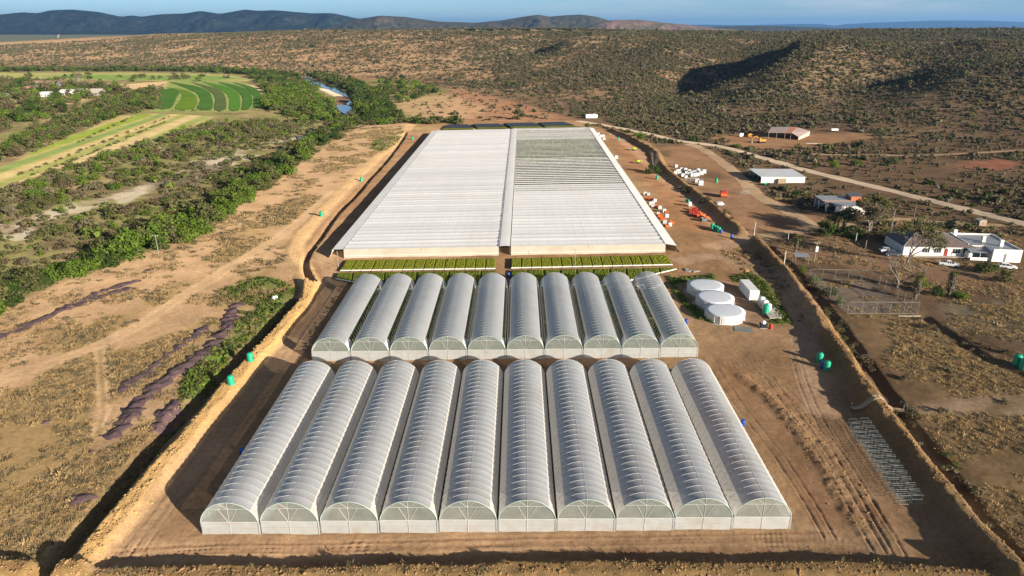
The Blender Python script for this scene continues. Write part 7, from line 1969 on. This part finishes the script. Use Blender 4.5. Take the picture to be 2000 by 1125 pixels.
    # little things on the east side
    P = flat(1563, 514); e = empty('tin_shelter', (P[0], P[1], gz(*P)), -.1, 'small open shelter with a flat grey tin roof beside the ditch', 'shelter')
    mb = MB(); mb.slab((-2.0, -1.2, 2.3), (2.1, -1.2, 2.3), (2.1, 1.5, 2.6), (-2.0, 1.5, 2.6), .08); mb.build('roof', M['tin'], e)
    for x, y in ((-1.8, -1), (1.9, -1), (-1.8, 1.3), (1.9, 1.3)): mb = MB(); mb.bar((x, y, -.2), (x, y, 2.3), .07, 5); mb.build('post', M['pole2'], e)
    P = flat(1913, 442); e = empty('brick_hut', (P[0], P[1], gz(*P)), .1, 'tiny stone hut with a reddish door beside the pale road', 'hut')
    gable(e, -1.3, 1.3, -1.2, 1.2, 2.3, 2.6, 'y', .12, 'rubble', 'concrete'); mb = MB(); mb.box(.1, .9, -1.25, -1.202, 0, 1.8); mb.build('door', M['rust'], e)
    P = flat(1146, 231); e = empty('caravan', (P[0] + 3.4, P[1], gz(*P)), .05, 'white caravan standing alone beside the far road', 'caravan')
    mb = MB(); mb.prism([(-4.2, .6), (4.0, .6), (4.6, 1.4), (4.4, 3.1), (-3.9, 3.3), (-4.4, 2.6)], -1.5, 1.5); mb.build('body', M['white'], e)
    for x in (-2.2, .6, 2.8): window(e, x - .5, x + .5, -1.5, 1.7, 2.5, -1, 2)
    for s in (-1, 1): mb = MB(); wheel(mb, 0, s * 1.35, .45, .25); mb.build('wheel', M['black'], e)
    mb = MB(); mb.box(1.2, 2.0, -.4, .4, 3.25, 3.8); mb.build('roof_vent', M['white'], e)
    # excavator and barrow by the barn
    P = at(1487, 279); e = empty('excavator', (P[0], P[1], gz(*P)), .2, 'yellow excavator parked in front of the open barn', 'excavator')
    for s in (-1, 1): mb = MB(); mb.prism([(-2.0, .3), (-1.7, 0), (1.7, 0), (2.0, .3), (2.0, .6), (1.7, .9), (-1.7, .9), (-2.0, .6)], s * 1.1 - .3, s * 1.1 + .3); mb.build('track', M['black'], e)
    mb = MB(); mb.prism([(-.8, 1.0), (2.2, 1.0), (2.3, 1.9), (1.6, 2.2), (-.8, 2.0)], -1.2, 1.2); mb.build('engine_house', M['yellow'], e)
    mb = MB(); mb.prism([(-1.9, 1.0), (-.82, 1.0), (-.82, 2.9), (-1.6, 2.9), (-1.95, 2.0)], -1.1, .1); mb.build('cab', M['yellow'], e)
    mb = MB(); mb.tube([(-1.0, .5, 1.6), (-3.4, .5, 3.9), (-5.2, .5, 3.4)], [.32, .28, .2], 6); mb.build('boom', M['yellow'], e)
    mb = MB(); mb.tube([(-5.2, .5, 3.4), (-6.0, .5, 1.2)], [.2, .16], 6); mb.build('stick', M['yellow'], e)
    mb = MB(); mb.prism([(-6.5, .2), (-5.6, .1), (-5.5, .9), (-6.0, 1.3), (-6.4, .9)], .05, .95); mb.build('bucket', M['grey'], e)
    for px, py, nm, mt, lab in ((1464, 268, 'generator_box', 'yellow', 'yellow machine box left of the barn'), (1447, 267, 'generator_box', 'white', 'white machine box farthest left of the barn')):
        P = at(px, py); e = empty(nm, (P[0], P[1], gz(*P)), .1, lab, 'machine box'); mb = MB(); mb.prism([(-1.2, .3), (1.2, .3), (1.2, 1.9), (.9, 2.2), (-.9, 2.2), (-1.2, 1.9)], -.9, .9); mb.build('housing', M[mt], e)
        mb = MB()
        for s in (-.8, .8): mb.box(s - .2, s + .2, -.95, .95, 0, .298)
        mb.build('skids', M['black'], e)
    P = at(1590, 281); mb = MB()
    for k in range(5): mb.tube([(-5 + k * .3, k * .3, .16), (4 + k * .2, k * .34, .16)], .16, 6)
    o = mb.build('pipe_pile', M['concrete'], None, loc=(P[0], P[1], gz(*P))); tag(o, 'pale pile of pipes lying in front of the barn', 'pipe pile')
    P = at(1629, 257); e = empty('farm_trailer', (P[0], P[1], gz(*P)), 0, 'small white trailer right of the open barn', 'trailer'); mb = MB(); mb.box(-2.2, 2.2, -1.1, 1.1, .8, 1.9); mb.build('body', M['white'], e)
    for s in (-1, 1): mb = MB(); wheel(mb, 0, s * 1.2, .45, .25); mb.build('wheel', M['black'], e)
    # vehicles
    car(1853, 519, -.45, 'pickup', 'carwhite', 'white pickup parked on the drive before the farmhouse'); car(1733, 492, -.12, 'car', 'carwhite', 'white car parked left of the house under trees')
    car(1742, 499, -.12, 'car', 'cargrey', 'dark car parked next to the white one under trees'); car(1967, 524, -.4, 'car', 'carwhite', 'white car half hidden by the round tree at the annex')
    # far farm on the left
    kt2 = [((82, 167.5), 34, 16, 4.0, 5.2, 'rust2', 'rust2', 'long pinkish barn of the far farm on the left'), ((66, 176.5), 14, 9, 4.2, 4.8, 'brick', 'tin', 'orange brick building of the far farm'), ((90, 189), 10, 8, 3.2, 4.6, 'wall', 'tinwhite', 'small white cottage at the near side of the far farm'),
           ((131, 185.5), 13, 9, 3.6, 5.0, 'wall', 'tinwhite', 'white cottage in the middle of the far farm'), ((160, 183), 10, 7, 3.2, 4.6, 'wall', 'tin', 'cream cottage between the tall tree and grey roof'), ((181, 187), 15, 12, 3.0, 6.4, 'rubble', 'concrete', 'grey steep-roofed house at the right of the far farm'), ((0, 192), 10, 8, 3, 4.4, 'wall', 'tin', 'pale roofed shed at the left edge of the photo'), ((122, 169), 12, 8, 3, 4.2, 'rubble', 'tin', 'low grey shed behind the white cottage of the far farm')]
    for (px, py), w, d, hw, hr, mw, mr, lab in kt2:
        P = flat(px, py); e = empty('farm_building', (P[0], P[1], 0), .1, lab, 'farm building', 'buildings of the far farm')
        gable(e, -w / 2, w / 2, 0, d, hw, hr, 'x', .5, mw, mr, .15)
        mb = MB(); mb.box(-w * .12, w * .05, -.06, -.002, 0, 2.4); mb.build('door', M['grey'], e)
        for x in (-w * .36, w * .22): mb = MB(); mb.box(x - .8, x + .8, -.06, -.002, 1.1, 2.3); mb.build('window', M['glass'], e)

def late_mats():
    M['barntin'] = pm('pinkish_barn_tin', (.36, .28, .25), rough=.6, var=.14, size=1.2, dirt=((.36, .18, .12), .5))
    M['galv'] = pm('bright_galvanised_bar', (.30, .33, .315), rough=.4, var=.1, size=.4, metal=.4, spec=.5)
    M['whitesteel2'] = pm('faded_top_rail', (.27, .24, .19), rough=.7, var=.15, size=.6)
    M['rust2'] = pm('faded_pink_tin', (.50, .30, .23), rough=.75, var=.15, size=1.5)

def clods():
    """loose lumps of earth on the banks and disturbed ground"""
    M['clod'] = soilm('earth_clod', fixed=(.33, .2, .10), bump=.02); M['clod2'] = soilm('yellow_clod', fixed=(.47, .30, .13), bump=.02)
    defs = []
    for k in range(6):
        r = np.random.default_rng(900 + k)
        V = np.array([(-1, -1, -.6), (1, -1, -.6), (1, 1, -.6), (-1, 1, -.6), (-.7, -.7, .5), (.7, -.7, .5), (.7, .7, .5), (-.7, .7, .5)], float) + r.normal(0, .25, (8, 3))
        F = np.array([(0, 3, 2, 1), (4, 5, 6, 7), (0, 1, 5, 4), (1, 2, 6, 5), (2, 3, 7, 6), (3, 0, 4, 7)]); defs.append((V * .5, F, M['clod2' if k % 2 else 'clod']))
    c = variants('clod', defs); P = []; VI = []; S = []; r = np.random.default_rng(4)
    for line, w, n, par in ((L_BERM, 2.4, 2600, 1), (L_BANK, 3, 1300, 1), (R_BERM, 3.2, 3200, 0), (R_BERM2, 3, 1500, 0), (F_BERM, 1.6, 2200, 0), (F_RUT, 1.9, 260, 0), (F_RUT2, 3, 350, 0), (L_TRENCH, 1.6, 700, 1)):
        seg = np.linalg.norm(np.diff(line, axis=0), axis=1); cs = np.concatenate([[0], np.cumsum(seg)]); t = r.uniform(0, cs[-1], n)
        x = np.interp(t, cs, line[:, 0]) + r.normal(0, w * .55, n); y = np.interp(t, cs, line[:, 1]) + r.normal(0, w * .55, n)
        P.append(np.stack([x, y, ground(x, y)], 1)); VI.append(r.choice([1, 3, 5], n) if par else r.choice([0, 2, 4], n)); S.append(r.lognormal(-1.9, .5, n))
    X, Y = sample_px([(200, 1112), (420, 850), (620, 620), (640, 530), (1350, 530), (1560, 700), (1740, 1080)], .10, 55)
    P.append(np.stack([X, Y, ground(X, Y)], 1)); VI.append(r.choice([0, 2, 4], len(X))); S.append(r.lognormal(-2.35, .5, len(X)))
    P = np.concatenate(P); scatter('earth_clods', P, np.clip(np.concatenate(S), .05, .5), np.concatenate(VI), c, 'loose clods of earth on the banks and bare ground', 'clods')
build_land()
build_tunnels()
build_nets()
build_beds()
build_veg()
build_special_trees()
late_mats()
build_objects()
clods()
build_light(exposure=1.04, sky=0.052, sun=5.0)
